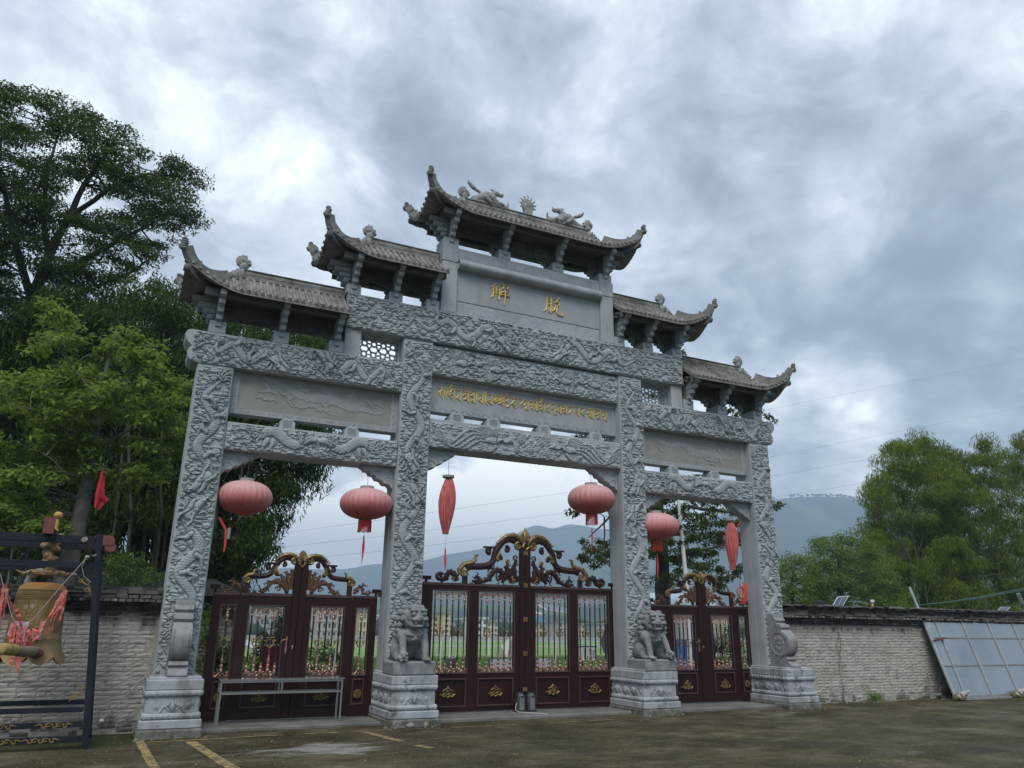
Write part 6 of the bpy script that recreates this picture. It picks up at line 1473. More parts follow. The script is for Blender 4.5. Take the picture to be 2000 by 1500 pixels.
# scraps of ruined lanterns
t_ = thing('torn_lantern_scrap', 'torn red lantern strips with a tin ring dangling at the leftmost pillar', 'lantern scrap', (-5.5, .2, 2.9))
p = lambda u, v, Y=.2: tuple(P(u, v, Y))
for ln, w in (([(427, 1010), (434, 1022), (441, 1035), (440, 1060), (437, 1078)], .02), ([(430, 1012), (440, 1030), (443, 1040)], .014), ([(450, 1030), (449, 1045), (447, 1052)], .012)): MB().tube([p(*a) for a in ln], [w]*(len(ln)-1)+[w*.5], 6, flat=.4).build('red_strip', M_TASS, t_, smooth=True)
c0 = P(446, 1042, .2); q = MB(); q.lathe([(.03, -.09), (.032, -.09), (.032, .09), (.03, .09)], 14, c0); q.build('tin_ring', M_STEEL, t_, smooth=True)
t_ = thing('torn_lantern_scrap', 'torn red lantern with a wooden ring caught on the cheek of the rightmost pillar', 'lantern scrap', (5.7, .2, 2.3))
for u, v0, v1, w in ((1453, 1138, 1180, .05), (1444, 1140, 1172, .02), (1449, 1150, 1180, .03), (1457, 1138, 1178, .03)): MB().tube([p(u, v0, .3), p(u+2, (v0+v1)/2, .27), p(u-1, v1, .3)], [w*.6, w, w*.8], 7, flat=.35).build('red_strip', M_TASS, t_, smooth=True)
MB().tube([p(1446, 1020), p(1440, 1026), p(1443, 1040)], .012, 5).build('red_strip', M_TASS, t_, smooth=True)
c0 = np.array(P(1447, 1157, .15)); q = MB(); q.tube([(c0[0]+.10*math.cos(a), .15, c0[2]+.12*math.sin(a)) for a in np.linspace(0, 2*math.pi, 21)], .02, 6); q.build('wooden_ring', mat('old_bamboo', (.25, .13, .07), 5, .7), t_, smooth=True)
MB().tube([p(1443, 1100), p(1445, 1140)], .003, 4).build('string', M_WIRE, t_)

# ================================================================== BELL STAND AND BELL
M_STAND = mat('blue_black_painted_steel', [(.3, (.007, .009, .016)), (.7, (.017, .021, .034))], 4, .55, spec=.25, bump=.15, bscale=30, mixes=[((.06, .055, .055), 9, .6, .74, .5, None), ((.10, .04, .02), 14, .68, .74, .6, None)])
M_REDW = mat('dull_red_block', [(.3, (.12, .03, .03)), (.7, (.20, .06, .055))], 7, .7)
M_BELL = mat('ochre_bronze_bell', [(.3, (.16, .10, .035)), (.55, (.25, .165, .06)), (.8, (.33, .24, .11))], 3, .55, metal=.15, bump=.5, bscale=45, mixes=[((.36, .31, .22), 2.4, .5, .75, .5, (1, 1, .5)), ((.09, .05, .02), 6, .6, .75, .5, None)])
M_BELLT = mat('orange_bell_crown', [(.3, (.34, .15, .03)), (.7, (.42, .22, .06))], 5, .5)
M_OLDG = mat('tarnished_gold', [(.3, (.20, .13, .04)), (.7, (.42, .29, .10))], 30, .5, metal=.4)
st = thing('bell_stand', 'blue-black steel bell frame with gold scroll trim at the left edge', 'bell stand', (-8.02, -.75, .03))
PX0, PX1, PY0, PY1 = -8.90, -7.14, -1.30, -.20
for x in (PX0, PX1):
    for y in (PY0, PY1): q = MB().box(x-.038, x+.038, y-.038, y+.038, .03, 2.74); q.build('post', M_STAND, st, bevel=.005)
for y in (PY0, PY1):
    q = MB(); q.box(PX0-.10, PX1+.02, y-.05, y+.05, 2.745, 2.83-.0) if False else None
    for z0, z1, dy in ((2.61, 2.715, .02), (2.28, 2.365, .02), (.47, .535, .02), (.29, .36, .02), (.11, .19, .02)):
        if y > -1 and z0 < .3: continue
        q = MB(); q.box(PX0+.046, PX1-.046, y-.03, y+.03, z0, z1); q.build('cross_rail', M_STAND, st, bevel=.004)
for x in (PX0, PX1):
    for z0, z1 in ((2.60, 2.72), (.12, .21)): MB().box(x-.03, x+.03, PY0+.046, PY1-.046, z0, z1).build('side_rail', M_STAND, st, bevel=.004)
for y in (PY0, PY1):
    q = MB().prism([(PX1+.047, 2.60), (PX1+.17, 2.60), (PX1+.20, 2.63), (PX1+.20, 2.70), (PX1+.16, 2.735), (PX1+.047, 2.735)], y-.045, y+.045); q.build('painted_beam_end', M_REDW, st, bevel=.004)
# golden scroll trim: rails and corner brackets
def trim(x0, z, w, y, par, flip=1):
    q = MB(); n = 5
    for i in range(n):
        cx = x0+w*(i+.5)/n; s_ = 1 if i % 2 else -1
        q.tube([(cx+.034*(1-t_/8)*math.cos(t_*s_+1), y, z+.030*(1-t_/8)*math.sin(t_*s_+1)) for t_ in np.linspace(0, 6, 14)], .0055, 5); q.tube([(cx-w/n*.5, y, z-.02*s_), (cx, y, z+.034*s_), (cx+w/n*.5, y, z+.02*s_)], .005, 5)
    q.tube([(x0-.06, y, z+.0), (x0, y, z+.02)], [.004, .010], 5); q.tube([(x0+w, y, z+.02), (x0+w+.06, y, z)], [.010, .004], 5); q.build('scroll_trim', M_OLDG, par, smooth=True)
for z, xs_ in ((.325, (-8.75, -8.32, -7.66)), (.15, (-8.70, -8.25, -7.80))):
    for k, x in enumerate(xs_): trim(x, z, .34 if k != 2 else .30, PY0-.036, st)
for x, s_, z, sz in ((PX1-.05, -1, .60, 1), (PX1-.05, -1, 2.17, -1), (PX0+.05, 1, 2.17, -1), (PX0+.05, 1, .60, 1)):
    for y in (PY0,):
        q = MB()
        for cx, cz, r_ in ((.06, .06, .045), (.13, .04, .035), (.05, .16, .035)): q.tube([(x+s_*(cx+r_*(1-t_/8)*math.cos(t_)), y, z+sz*(cz+r_*(1-t_/8)*math.sin(t_))) for t_ in np.linspace(0, 6.5, 15)], .007, 5)
        q.tube([(x, y, z+sz*.24), (x+s_*.03, y, z+sz*.12), (x+s_*.10, y, z+sz*.07), (x+s_*.17, y, z+sz*.0)], [.006, .008, .008, .004], 5); q.build('corner_scroll', M_OLDG, st, smooth=True)
for ch in st.children_recursive:                              # the whole frame has racked a little to the left
    for v_ in ch.data.vertices: v_.co.x -= .097*v_.co.z
MB().box(-8.07, -7.95, PY0-.10, PY1+.10, 2.722, 2.80).build('centre_beam', M_STAND, st); MB().box(-8.075, -7.945, PY0-.125, PY0-.102, 2.715, 2.93).build('painted_beam_end', M_REDW, st)
q = MB(); q.lathe([(.0, .09), (.03, .085), (.055, .06), (.06, .03), (.045, 0), (.02, -.01), (.028, -.04), (.03, -.10), (.022, -.14), (.04, -.18), (.03, -.22)][::-1], 14, (-7.985, -.75, 3.0)); q.build('gilt_finial', mat('yellow_ball_paint', (.45, .27, .06), 4, .45), st, smooth=True)
q = MB()
for k in range(14): q.ell((-7.99+rng.uniform(-.08, .08), -.75+rng.uniform(-.08, .08), 2.20+.045*k), (.075, .06, .045), 8, 6)
q.box(-8.28, -7.62, -.80, -.70, 2.20, 2.245); q.tube([(-8.28, -.75, 2.22), (-8.36, -.75, 2.26)], [.03, .01], 6)
remeshed(q, .016, 'carved_hanger', mat('carved_gilt_wood', [(.35, (.09, .045, .025)), (.7, (.36, .25, .12))], 20, .6), st, disp=.012, dscale=25)
# bell
bc = (-8.0, -.75); bell = thing('temple_bell', 'ochre bronze temple bell with wavy rim hanging in the steel frame', 'bell', (bc[0], bc[1], 1.08))
n = 64; prof = [(.02, 2.105), (.14, 2.10), (.22, 2.085), (.265, 2.05), (.290, 2.0), (.296, 1.955), (.300, 1.93), (.306, 1.925), (.306, 1.905), (.300, 1.90), (.306, 1.72), (.318, 1.50), (.330, 1.38), (.335, 1.375), (.336, 1.355), (.335, 1.35), (.348, 1.28), (.38, 1.19), (.42, 1.12)]
V = []
for i, (r_, z) in enumerate(prof):
    for k in range(n):
        a = 2*math.pi*k/n; lob = abs(math.sin(a*4)); zz = z-(.10*lob**.8-.02 if i == len(prof)-1 else (.04*lob if i == len(prof)-2 else 0)); V.append((bc[0]+r_*math.cos(a), bc[1]+r_*math.sin(a), zz))
m_ = len(prof)
for i in range(m_-1, 8, -1):
    r_, z = prof[i]
    for k in range(n): a = 2*math.pi*k/n; lob = abs(math.sin(a*4)); zz = z-(.10*lob**.8-.02 if i == m_-1 else 0); V.append((bc[0]+(r_-.03)*math.cos(a), bc[1]+(r_-.03)*math.sin(a), zz))
rows = len(V)//n; F = [[i*n+k, i*n+(k+1) % n, (i+1)*n+(k+1) % n, (i+1)*n+k] for i in range(rows-1) for k in range(n)]+[list(range(n))]
bb = MB().add(V, F).build('bell_body', M_BELL, bell, smooth=True, angle=40)
q = MB()
for k in range(8):
    a = 2*math.pi*(k+.25)/8; tf = Matrix.Translation((bc[0], bc[1], 2.035)) @ Matrix.Rotation(a, 4, 'Z')
    q.box(.262, .285, -.055, .055, -.03, .028, tf @ Matrix.Rotation(-.45, 4, 'Y') @ Matrix.Translation((.0, 0, .10)))
q.build('crown_medallion', M_OLDG, bell, bevel=.01)
q = MB(); q.lathe([(.268, .0), (.297, -.05), (.299, -.05), (.271, .002)], 48, (bc[0], bc[1], 2.05)); q.lathe([(.17, .047), (.222, .036), (.27, .0), (.272, .002), (.224, .040), (.17, .051)], 48, (bc[0], bc[1], 2.05)); q.build('orange_crown_band', M_BELLT, bell, smooth=True)
q = MB()
for k in range(16):
    a = 2*math.pi*k/16
    q.tube([(bc[0]+r_*math.cos(a), bc[1]+r_*math.sin(a), z) for r_, z in ((.302, 1.88), (.308, 1.72), (.320, 1.50), (.330, 1.40))], .005, 5)
for r_, z in ((.300, 1.94), (.305, 1.885), (.334, 1.34), (.340, 1.32)): q.tube([(bc[0]+r_*math.cos(a), bc[1]+r_*math.sin(a), z) for a in np.linspace(0, 2*math.pi, 49)], .006, 5)
rr = random.Random(3)
for k in range(300):                                         # columns of cast characters, far too small to read
    a = 2*math.pi*(rr.randrange(96)+.5)/96; z = 1.42+.045*rr.randrange(10); r_ = .330-(z-1.38)*.062; tf = Matrix.Translation((bc[0], bc[1], z)) @ Matrix.Rotation(a, 4, 'Z')
    for _ in range(2): dy = rr.uniform(-.006, .006); q.box(r_-.002, r_+.003, dy-.006, dy+.004, rr.uniform(-.014, 0), rr.uniform(.004, .014), tf)
q.build('cast_bands', M_BELL, bell)
def bellpt(ang, z): r_ = np.interp(z, [1.38, 1.9], [.337, .306]); return (bc[0]+r_*math.cos(ang), bc[1]+r_*math.sin(ang), z)
q = MB()                                                      # 山寺 on the bell
a0 = -math.pi/2-.42
def bs(pts): q.tube([bellpt(a0+dx*3.1, 1.775+dz) for dx, dz in pts], .0038, 5)
for s in ([(0, .03), (0, -.02)], [(-.022, .012), (-.022, -.02), (.022, -.02), (.022, .012)]): bs(s)
a0 += .24
for s in ([(-.018, .024), (.018, .024)], [(0, .036), (0, .012)], [(-.028, .010), (.028, .010)], [(-.028, -.006), (.028, -.006)], [(.010, .008), (.010, -.032), (.002, -.028)], [(-.012, -.014), (-.006, -.022)]): bs(s)
q.build('cast_characters', mat('pale_character_paint', (.55, .50, .38), 5, .7), bell)
q = MB()
for s_ in (-1, 1):
    q.tube([(bc[0]+s_*.20, bc[1], 2.08), (bc[0]+s_*.19, bc[1], 2.17), (bc[0]+s_*.10, bc[1], 2.24), (bc[0]+s_*.03, bc[1], 2.26)], [.05, .045, .05, .04], 8); q.ell((bc[0]+s_*.17, bc[1]-.02, 2.23), (.06, .05, .04)); q.tube([(bc[0]+s_*.19, bc[1], 2.24), (bc[0]+s_*.26, bc[1], 2.27)], [.02, .005], 6); q.tube([(bc[0]+s_*.2, bc[1]-.03, 2.20), (bc[0]+s_*.27, bc[1]-.03, 2.22)], [.02, .006], 6)
remeshed(q, .014, 'dragon_loop', M_FIG, bell, disp=.012, dscale=30)
# paper notices and red prayer ribbons tied across the bell
M_PAPER = mat('white_paper_notice', [(.45, (.62, .61, .60)), (.6, (.50, .32, .34))], 14, .8); M_RIB = mat('faded_red_ribbon', [(.3, (.40, .05, .045)), (.5, (.54, .12, .10)), (.68, (.60, .30, .26))], 16, .7, stretch=(1, 1, 2))
def strip(q, pts, w, th=.004, tw=0):
    n = len(pts); V = []
    for i, p_ in enumerate(pts):
        a = np.array(pts[max(i-1, 0)]); b_ = np.array(pts[min(i+1, n-1)]); d = (b_-a); d /= np.linalg.norm(d)+1e-9; s_ = np.cross(d, (0, 1, 0)); s_ /= np.linalg.norm(s_)+1e-9; nn = np.cross(d, s_); an = tw*i+.3*math.sin(i*1.7); s2 = s_*math.cos(an)+nn*math.sin(an); n2 = np.cross(d, s2); ww = w*(1+.25*math.sin(i*2.3)); p_ = np.array(p_)
        V += [p_+s2*ww/2+n2*th/2, p_-s2*ww/2+n2*th/2, p_-s2*ww/2-n2*th/2, p_+s2*ww/2-n2*th/2]
    q.add(V, [[i*4+k, i*4+(k+1) % 4, (i+1)*4+(k+1) % 4, (i+1)*4+k] for i in range(n-1) for k in range(4)]+[[0, 1, 2, 3], [(n-1)*4+k for k in (3, 2, 1, 0)]])
b6 = lambda a, b_, Y: tuple(P(a/4.6875, 1000+b_/4.6875, Y))
t_ = thing('paper_notice', 'white paper notice stuck low on the temple bell behind the red ribbons', 'paper', b6(170, 1060, -1.09))
q = MB(); a, b_, c2, d2 = [np.array(b6(*k, -1.105)) for k in ((118, 998), (272, 1005), (250, 1075), (60, 1130))]
q.prism([(v[0], v[2]) for v in (a, b_, c2, d2)], -1.107, -1.103); a, b_, c2, d2 = [np.array(b6(*k, -1.105)) for k in ((300, 1130), (382, 1090), (374, 1168), (310, 1170))]; q.prism([(v[0], v[2]) for v in (a, b_, c2, d2)], -1.107, -1.103); q.build('sheet', M_PAPER, t_)
t_ = thing('prayer_ribbons', 'faded red prayer ribbons slung across the bell and knotted over the log', 'ribbons', b6(200, 1100, -1.25))
rr = random.Random(12)
def rib(pts, w, Y=-1.2, seg=5, tw=.10):
    p3 = []
    for i in range(len(pts)-1):
        for k in range(seg): f = k/seg; p3.append((pts[i][0]*(1-f)+pts[i+1][0]*f, pts[i][1]*(1-f)+pts[i+1][1]*f))
    p3.append(pts[-1]); q = MB(); strip(q, [np.array(b6(a, b_, Y+rr.uniform(-.012, .012))) for a, b_ in p3], w, .004, tw); q.build('ribbon', M_RIB, t_, smooth=True, angle=60)
rib([(600, 715), (540, 800), (470, 930), (400, 1020), (330, 1075), (240, 1090)], .045, -1.16); rib([(600, 715), (560, 860), (480, 940), (430, 1130)], .05, -1.17); rib([(590, 720), (545, 880), (500, 960), (465, 1100)], .04, -1.175); rib([(600, 720), (575, 860), (545, 1000)], .045, -1.165)
rib([(400, 1000), (350, 1120), (250, 1230), (190, 1150)], .05, -1.19); rib([(330, 1075), (270, 1130), (215, 1170)], .07, -1.2); rib([(40, 660), (60, 760), (110, 860), (150, 930), (190, 1010), (180, 1150)], .045, -1.2); rib([(110, 860), (165, 930), (185, 1010), (200, 1040)], .05, -1.19)
rib([(45, 665), (40, 800), (30, 930), (5, 1080)], .055, -1.2); rib([(60, 700), (25, 820), (-5, 900)], .05, -1.2); rib([(30, 700), (10, 850), (-10, 1000)], .04, -1.22)
for a, b_, l in ((95, 1010, 200), (125, 1030, 190), (150, 1060, 170), (205, 1060, 160), (235, 1090, 130), (170, 1100, 130), (115, 1050, 190)): rib([(a+20, b_-20), (a, b_+l*.5), (a-15+rr.uniform(-10, 10), b_+l)], .04+rr.uniform(-.008, .02), -1.27)
rib([(120, 1290), (110, 1350), (95, 1400)], .04, -1.25); rib([(185, 1320), (160, 1400), (155, 1475)], .05, -1.25)
# log striker slung on ropes
t_ = thing('bell_log', 'wooden log striker with yellow end slung on ropes before the bell', 'log', b6(180, 1260, -1.5))
A = np.array(b6(10, 1250, -1.98)); B = np.array(b6(365, 1290, -1.12)); d = B-A
q = MB(); pts = [tuple(A+d*f+np.array([0, 0, .006*math.sin(f*9)])) for f in np.linspace(.30, 1, 9)]; q.tube(pts, [.066]*8+[.058], 14); q.build('log', mat('weathered_log', [(.3, (.12, .09, .07)), (.7, (.28, .22, .17))], 9, .8, bump=.4, stretch=(1, 1, 6)), t_, smooth=True)
q = MB(); q.tube([tuple(A+d*f) for f in (-.01, .0, .02, .15, .31)], [.035, .058, .067, .070, .068], 14); q.build('yellow_end', mat('yellow_wrapped_end', [(.3, (.27, .19, .055)), (.7, (.40, .31, .11))], 9, .7, bump=.4), t_, smooth=True)
q = MB(); q.tube([tuple(A+d*f) for f in (.80, .93)], .069, 14); q.build('dark_band', M_REDW, t_, smooth=True); q = MB(); q.tube([tuple(A+d*f) for f in (.14, .155)], .0715, 14); q.build('cord_binding', M_DARKPL, t_)
q = MB(); q.tube([b6(800, 412, -1.36), b6(560, 680, -1.33), b6(300, 985, -1.3), b6(235, 1040, -1.3), b6(215, 1190, -1.35)], .007, 5); q.tube([b6(800, 412, -1.36), b6(690, 560, -1.25), b6(590, 700, -1.0)], .004, 5)
q.tube([b6(0, 560, -1.36), b6(60, 780, -1.3), b6(110, 960, -1.3), b6(210, 1120, -1.3)], .006, 5); q.tube([b6(790, 420, -1.38), b6(750, 500, -1.38), b6(770, 590, -1.38), b6(830, 640, -1.38)], .004, 5)
q.build('rope', mat('grey_cord', (.30, .29, .26), 5, .8), t_)
t_ = thing('steel_pipe', 'short grey steel pipe tied to the top of the bell frame post', 'pipe', b6(810, 310, -1.4)); q = MB(); a, b_ = b6(775, 250, -1.62), b6(855, 395, -1.2)
q.tube([a, b_], .036, 14); q.build('pipe', M_GREYMET, t_, smooth=True, angle=40); q = MB(); aa = np.array(a); dd = (aa-np.array(b_)); dd /= np.linalg.norm(dd); q.tube([tuple(aa+dd*.001), tuple(aa+dd*.004)], .029, 14); q.build('pipe_bore', M_DARKPL, t_)
q = MB(); q.tube([b6(830, 395, -1.25), b6(860, 400, -1.36), b6(910, 380, -1.30), b6(905, 400, -1.24)], .008, 5); q.ell(b6(800, 410, -1.37), (.03, .02, .02), 8, 6); q.build('tie_wire', mat('pale_tie', (.5, .5, .48), 5, .7), t_)
t_ = thing('leaning_pole', 'thin metal pole with rounded foot leaning against the leftmost pedestal', 'pole', tuple(P(197, 1411, -.75)))
q = MB(); a, b_ = P(198, 1408, -.78), P(314, 1291, -.70); q.tube([a, b_], .010, 8); q.build('shaft', mat('dull_metal_pole', [(.3, (.14, .13, .13)), (.7, (.27, .26, .25))], 9, .5, metal=.5), t_, smooth=True); q = MB(); q.ell(a, (.035, .035, .028), 10, 8); q.build('rubber_foot', mat('pale_foot', (.4, .38, .36), 5, .7), t_, smooth=True)

# ================================================================== THINGS ON AND BY THE RIGHT WALL
s6 = lambda a, b_, Y: P(1580+a/4.762, 1130+b_/4.762, Y)
M_SOL = mat('solar_cells', [(.3, (.045, .05, .085)), (.7, (.07, .075, .12))], 3, .2); M_WHITEF = mat('white_aluminium', (.62, .63, .64), 5, .4)
def tilted_panel(name, label, corners, Y0, Y1):
    a, b_, c2, d2 = [s6(*k, Y0 if i < 2 else Y1) for i, k in enumerate(corners)]      # bottom-left, bottom-right, top-right, top-left
    t_ = thing(name, label, 'solar panel', tuple(a)); nrm = np.cross(b_-a, d2-a); nrm /= np.linalg.norm(nrm)
    if nrm[1] > 0: nrm = -nrm
    q = MB(); V = [a, b_, c2, d2]; q.add([v for v in V]+[v-nrm*.03 for v in V], [[0, 1, 2, 3], [7, 6, 5, 4], [0, 4, 5, 1], [1, 5, 6, 2], [2, 6, 7, 3], [3, 7, 4, 0]]); q.build('frame', M_WHITEF, t_)
    def ip(s_, t1): return (a*(1-s_)+b_*s_)*(1-t1)+(d2*(1-s_)+c2*s_)*t1
    for s0, s1 in ((.05, .49), (.51, .95)):
        q = MB(); V = [ip(s0, .05), ip(s1, .05), ip(s1, .95), ip(s0, .95)]; q.add([v+nrm*.004 for v in V]+[v-nrm*.01 for v in V], [[0, 1, 2, 3], [7, 6, 5, 4], [0, 4, 5, 1], [1, 5, 6, 2], [2, 6, 7, 3], [3, 7, 4, 0]]); q.build('cell_sheet', M_SOL, t_)
    q = MB(); m1 = (a+b_)/2; m2 = (c2+d2)/2; q.tube([m2-nrm*.03, m2-nrm*.03-np.array([0, 0, .0])+np.array([0, .12, m1[2]-m2[2]-.02])], .015, 6); q.build('prop', M_STEEL, t_)
tilted_panel('solar_panel', 'small white-framed solar panel propped up on the right wall', [(205, 275), (305, 272), (372, 160), (268, 168)], .42, .62)
tilted_panel('solar_panel', 'small solar panel on the wall above the leaning glass frame', [(1735, 318), (1830, 300), (1872, 264), (1780, 264)], .45, .75)
t_ = thing('flood_light', 'square black flood light with pale lens on the right wall', 'flood light', tuple(s6(590, 270, .5))); a, b_ = s6(560, 188, .5), s6(622, 272, .5)
q = MB().box(a[0], b_[0], .50, .58, b_[2], a[2]); q.build('housing', M_DARKPL, t_, bevel=.008); MB().box(a[0]+.03, b_[0]-.03, .492, .499, b_[2]+.13, a[2]-.02).build('lens', mat('pale_lens', (.55, .62, .63), 5, .2), t_); MB().box(a[0]+.05, a[0]+.11, .49, .499, b_[2]+.03, b_[2]+.10).build('yellow_sticker', mat('sticker_yellow', (.6, .45, .05), 5, .6), t_); MB().box(a[0]+.04, a[0]+.06, .52, .55, 2.0, b_[2]).build('bracket', M_DARKPL, t_)
MB().beam(s6(365, 212, .5), s6(465, 214, .5), .03, .02).beam(s6(465, 214, .5), s6(560, 240, .5), .03, .02).beam(s6(418, 216, .5), s6(418, 285, .5), .02, .02).build('arm', M_STEEL, t_)
t_ = thing('flood_light', 'black flood light seen from behind at the left end of the right wall top', 'flood light', tuple(s6(110, 270, .5))); a, b_ = s6(62, 205, .5), s6(158, 270, .5)
MB().box(a[0], b_[0], .5, .58, b_[2], a[2]).build('housing', M_DARKPL, t_, bevel=.01); q = MB()
for k in range(5): x = a[0]+(b_[0]-a[0])*(k+.5)/5; q.box(x-.01, x+.01, .48, .5, b_[2]+.02, a[2]-.02)
q.box(a[0]+.1, b_[0]-.1, .52, .56, 2.0, b_[2]); q.build('cooling_fins', M_DARKPL, t_)
# aluminium glazed frame leaning on the wall
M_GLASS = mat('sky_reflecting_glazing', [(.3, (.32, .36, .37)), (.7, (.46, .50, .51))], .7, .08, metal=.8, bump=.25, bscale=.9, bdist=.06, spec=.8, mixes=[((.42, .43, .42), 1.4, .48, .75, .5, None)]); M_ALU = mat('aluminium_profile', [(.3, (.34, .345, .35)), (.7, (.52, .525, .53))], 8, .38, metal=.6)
fr = thing('glazed_frame', 'large aluminium frame of frosted glass panes leaning on the right wall', 'glass frame', (11.3, -.2, .03))
xs_top = [P(u, 1192, .26)[0] for u in (1798, 1817, 1868, 1918, 1965)]; w0 = xs_top[-1]-xs_top[-2]; xs_ = [xs_top[0]]+xs_top[1:]+[xs_top[-1]+w0*k*1.0 for k in range(1, 4)]
zt, zb_ = 2.12, .10; yt, yb = .26, -.33
def fp(x, t1, off=0):                                         # t1: 0 bottom .. 1 top
    return (x, yb+(yt-yb)*t1-off*.96, zb_+(zt-zb_)*t1+off*.27)
for x in xs_: q = MB().beam(fp(x, -.03), fp(x, 1.0), .05, .045, (1, 0, 0)); q.build('mullion', M_ALU, fr)
for t1 in (0.0, .345, .67, 1.0):
    q = MB().beam(fp(xs_[0]-.02, t1, .004), fp(xs_[-1]+.02, t1, .004), .045, .05 if t1 in (0, 1) else .03, (0, 0, 1)); q.build('transom', M_ALU, fr)
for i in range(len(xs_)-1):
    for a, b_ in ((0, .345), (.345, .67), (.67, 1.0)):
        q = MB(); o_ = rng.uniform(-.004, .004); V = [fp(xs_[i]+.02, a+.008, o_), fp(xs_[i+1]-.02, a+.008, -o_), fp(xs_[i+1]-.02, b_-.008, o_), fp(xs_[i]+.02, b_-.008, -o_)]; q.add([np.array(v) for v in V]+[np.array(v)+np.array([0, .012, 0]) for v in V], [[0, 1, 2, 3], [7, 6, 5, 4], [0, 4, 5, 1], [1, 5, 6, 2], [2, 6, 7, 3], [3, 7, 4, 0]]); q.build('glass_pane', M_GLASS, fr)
q = MB().beam(fp(xs_[0]-.05, -.06, .03), (xs_[0]-.05, yt+.19, 2.70), .035, .06, (1, 0, 0)); q.build('long_side_bar', M_ALU, fr)
q = MB().beam(fp(xs_[0]-.02, .63, .06), fp(xs_[0]+.42, .66, .06), .05, .03); q.build('loose_bar', M_REDW, fr)
q = MB().beam((xs_[0]+.15, -.46, .06), (xs_[-1], -.44, .06), .06, .05); q.build('ground_bar', M_ALU, fr)
for k, (u, lab) in enumerate(((1876, 'rolled dark and yellow cloth bundle at the foot of the leaning glass frame'), (1990, 'cloth bundle at the right edge below the leaning glass frame'))):
    c0 = P(u, 1362, -.50); t_ = thing('cloth_bundle', lab, 'bundle', (c0[0], -.5, .03)); q = MB(); q.tube([(c0[0]-.24, -.48, .09), (c0[0]-.05, -.50, .11), (c0[0]+.2, -.46, .09)], [.05, .09, .06], 10); q.build('dark_roll', mat('dark_sacking', [(.4, (.05, .045, .03)), (.6, (.24, .19, .07))], 6, .9), t_, smooth=True)
    q = MB(); q.tube([(c0[0]+.02, -.50, .14), (c0[0]+.25, -.48, .20), (c0[0]+.42, -.45, .24)], [.07, .05, .025], 10); q.ell((c0[0]-.1, -.52, .12), (.07, .08, .06)); remeshed(q, .02, 'white_cloth', mat('dirty_white_cloth', [(.3, (.22, .19, .18)), (.7, (.46, .42, .40))], 12, .9), t_, disp=.03, dscale=14)
t_ = thing('scrap_pile', 'scrap boards and a stick lying where the glass frame meets the wall', 'scrap pile', (10.9, 0, .03))
for a, b_, w in (((1100, 880, .2), (1125, 1075, .2), .03), ((1235, 980, .1), (1215, 1075, .0), .02), ((1130, 1075, -.1), (1225, 1072, -.1), .05), ((1100, 1060, .0), (1260, 1100, .1), .06)):
    MB().beam(s6(*a), s6(*b_), w, w*.7).build('scrap_stick', M_REDW if w < .025 else M_ALU, t_)
# ================================================================== GROUND LITTER
g = np.random.default_rng(77); n = 6500; x = g.uniform(-10, 22, n); y = -g.uniform(.2, 3.0, n)**2*1.05; s_ = g.uniform(.003, .009, n); a = g.uniform(0, 6.28, n); z = yard_h(x, y)
off = [(1, 0, .0), (0, 1, .1), (-1, 0, .0), (0, -1, .1), (.1, .1, .9)]
V = np.stack([np.stack([x+s_*(c_*np.cos(a)-d_*np.sin(a)), y+s_*(c_*np.sin(a)+d_*np.cos(a)), z+.001+s_*e_], -1) for c_, d_, e_ in off], 1).reshape(-1, 3)
F = (np.arange(n)[:, None, None]*5+np.array([[0, 1, 4], [1, 2, 4], [2, 3, 4], [3, 0, 4]])[None]).reshape(-1, 3)
link('grit', np_mesh('grit', V, F, mat('pale_grit', [(.3, (.10, .085, .06)), (.7, (.34, .32, .27))], 30, .9)), kind='stuff')
M_RUB = mat('broken_mortar', [(.3, (.11, .10, .085)), (.7, (.30, .285, .25))], 12, .95)
q = MB()
for i in range(260):
    x = rng.uniform(-7, 13); y = -.02+rng.uniform(-.25, .12) if x > 6.6 else -.78+rng.uniform(-.12, .05)
    if x < 6.6 and not any(abs(x-c2) < .5 for c2 in (-6.1, -2.46, 2.49, 6.1)): continue
    s_ = rng.uniform(.006, .022); q.ell((x, y, .03+s_*.4), (s_*1.3, s_, s_*.7), 5, 4)
q.build('rubble', M_RUB, kind='stuff')
for k, (x, w, lab) in enumerate(((-2.55, .07, 'pale rounded stone lying against the plinth under the left lion'), (-2.28, .055, 'buff brick chip lying against the plinth under the left lion'))):
    q = MB(); q.ell((x, -.76, .06), (w, .04, .045), 8, 6); o = q.build('loose_stone', M_RUB, smooth=True); tag(o, lab, 'stone')
q = MB()
for i in range(420):
    x = rng.uniform(-9, 16); y = rng.uniform(-7, -.4); a = rng.uniform(0, 6.28); s_ = rng.uniform(.008, .026); z = float(yard_h(x, y))+.004
    q.add([(x, y, z), (x+s_*math.cos(a), y+s_*math.sin(a), z+.004), (x+s_*1.3*math.cos(a+.5), y+s_*1.3*math.sin(a+.5), z+.012), (x+s_*.6*math.cos(a+1.1), y+s_*.6*math.sin(a+1.1), z+.006)], [[0, 1, 2, 3]])
q.build('leaf_litter', mat('dry_leaf_litter', [(.3, (.12, .09, .03)), (.7, (.42, .38, .22))], 30, .9), kind='stuff')
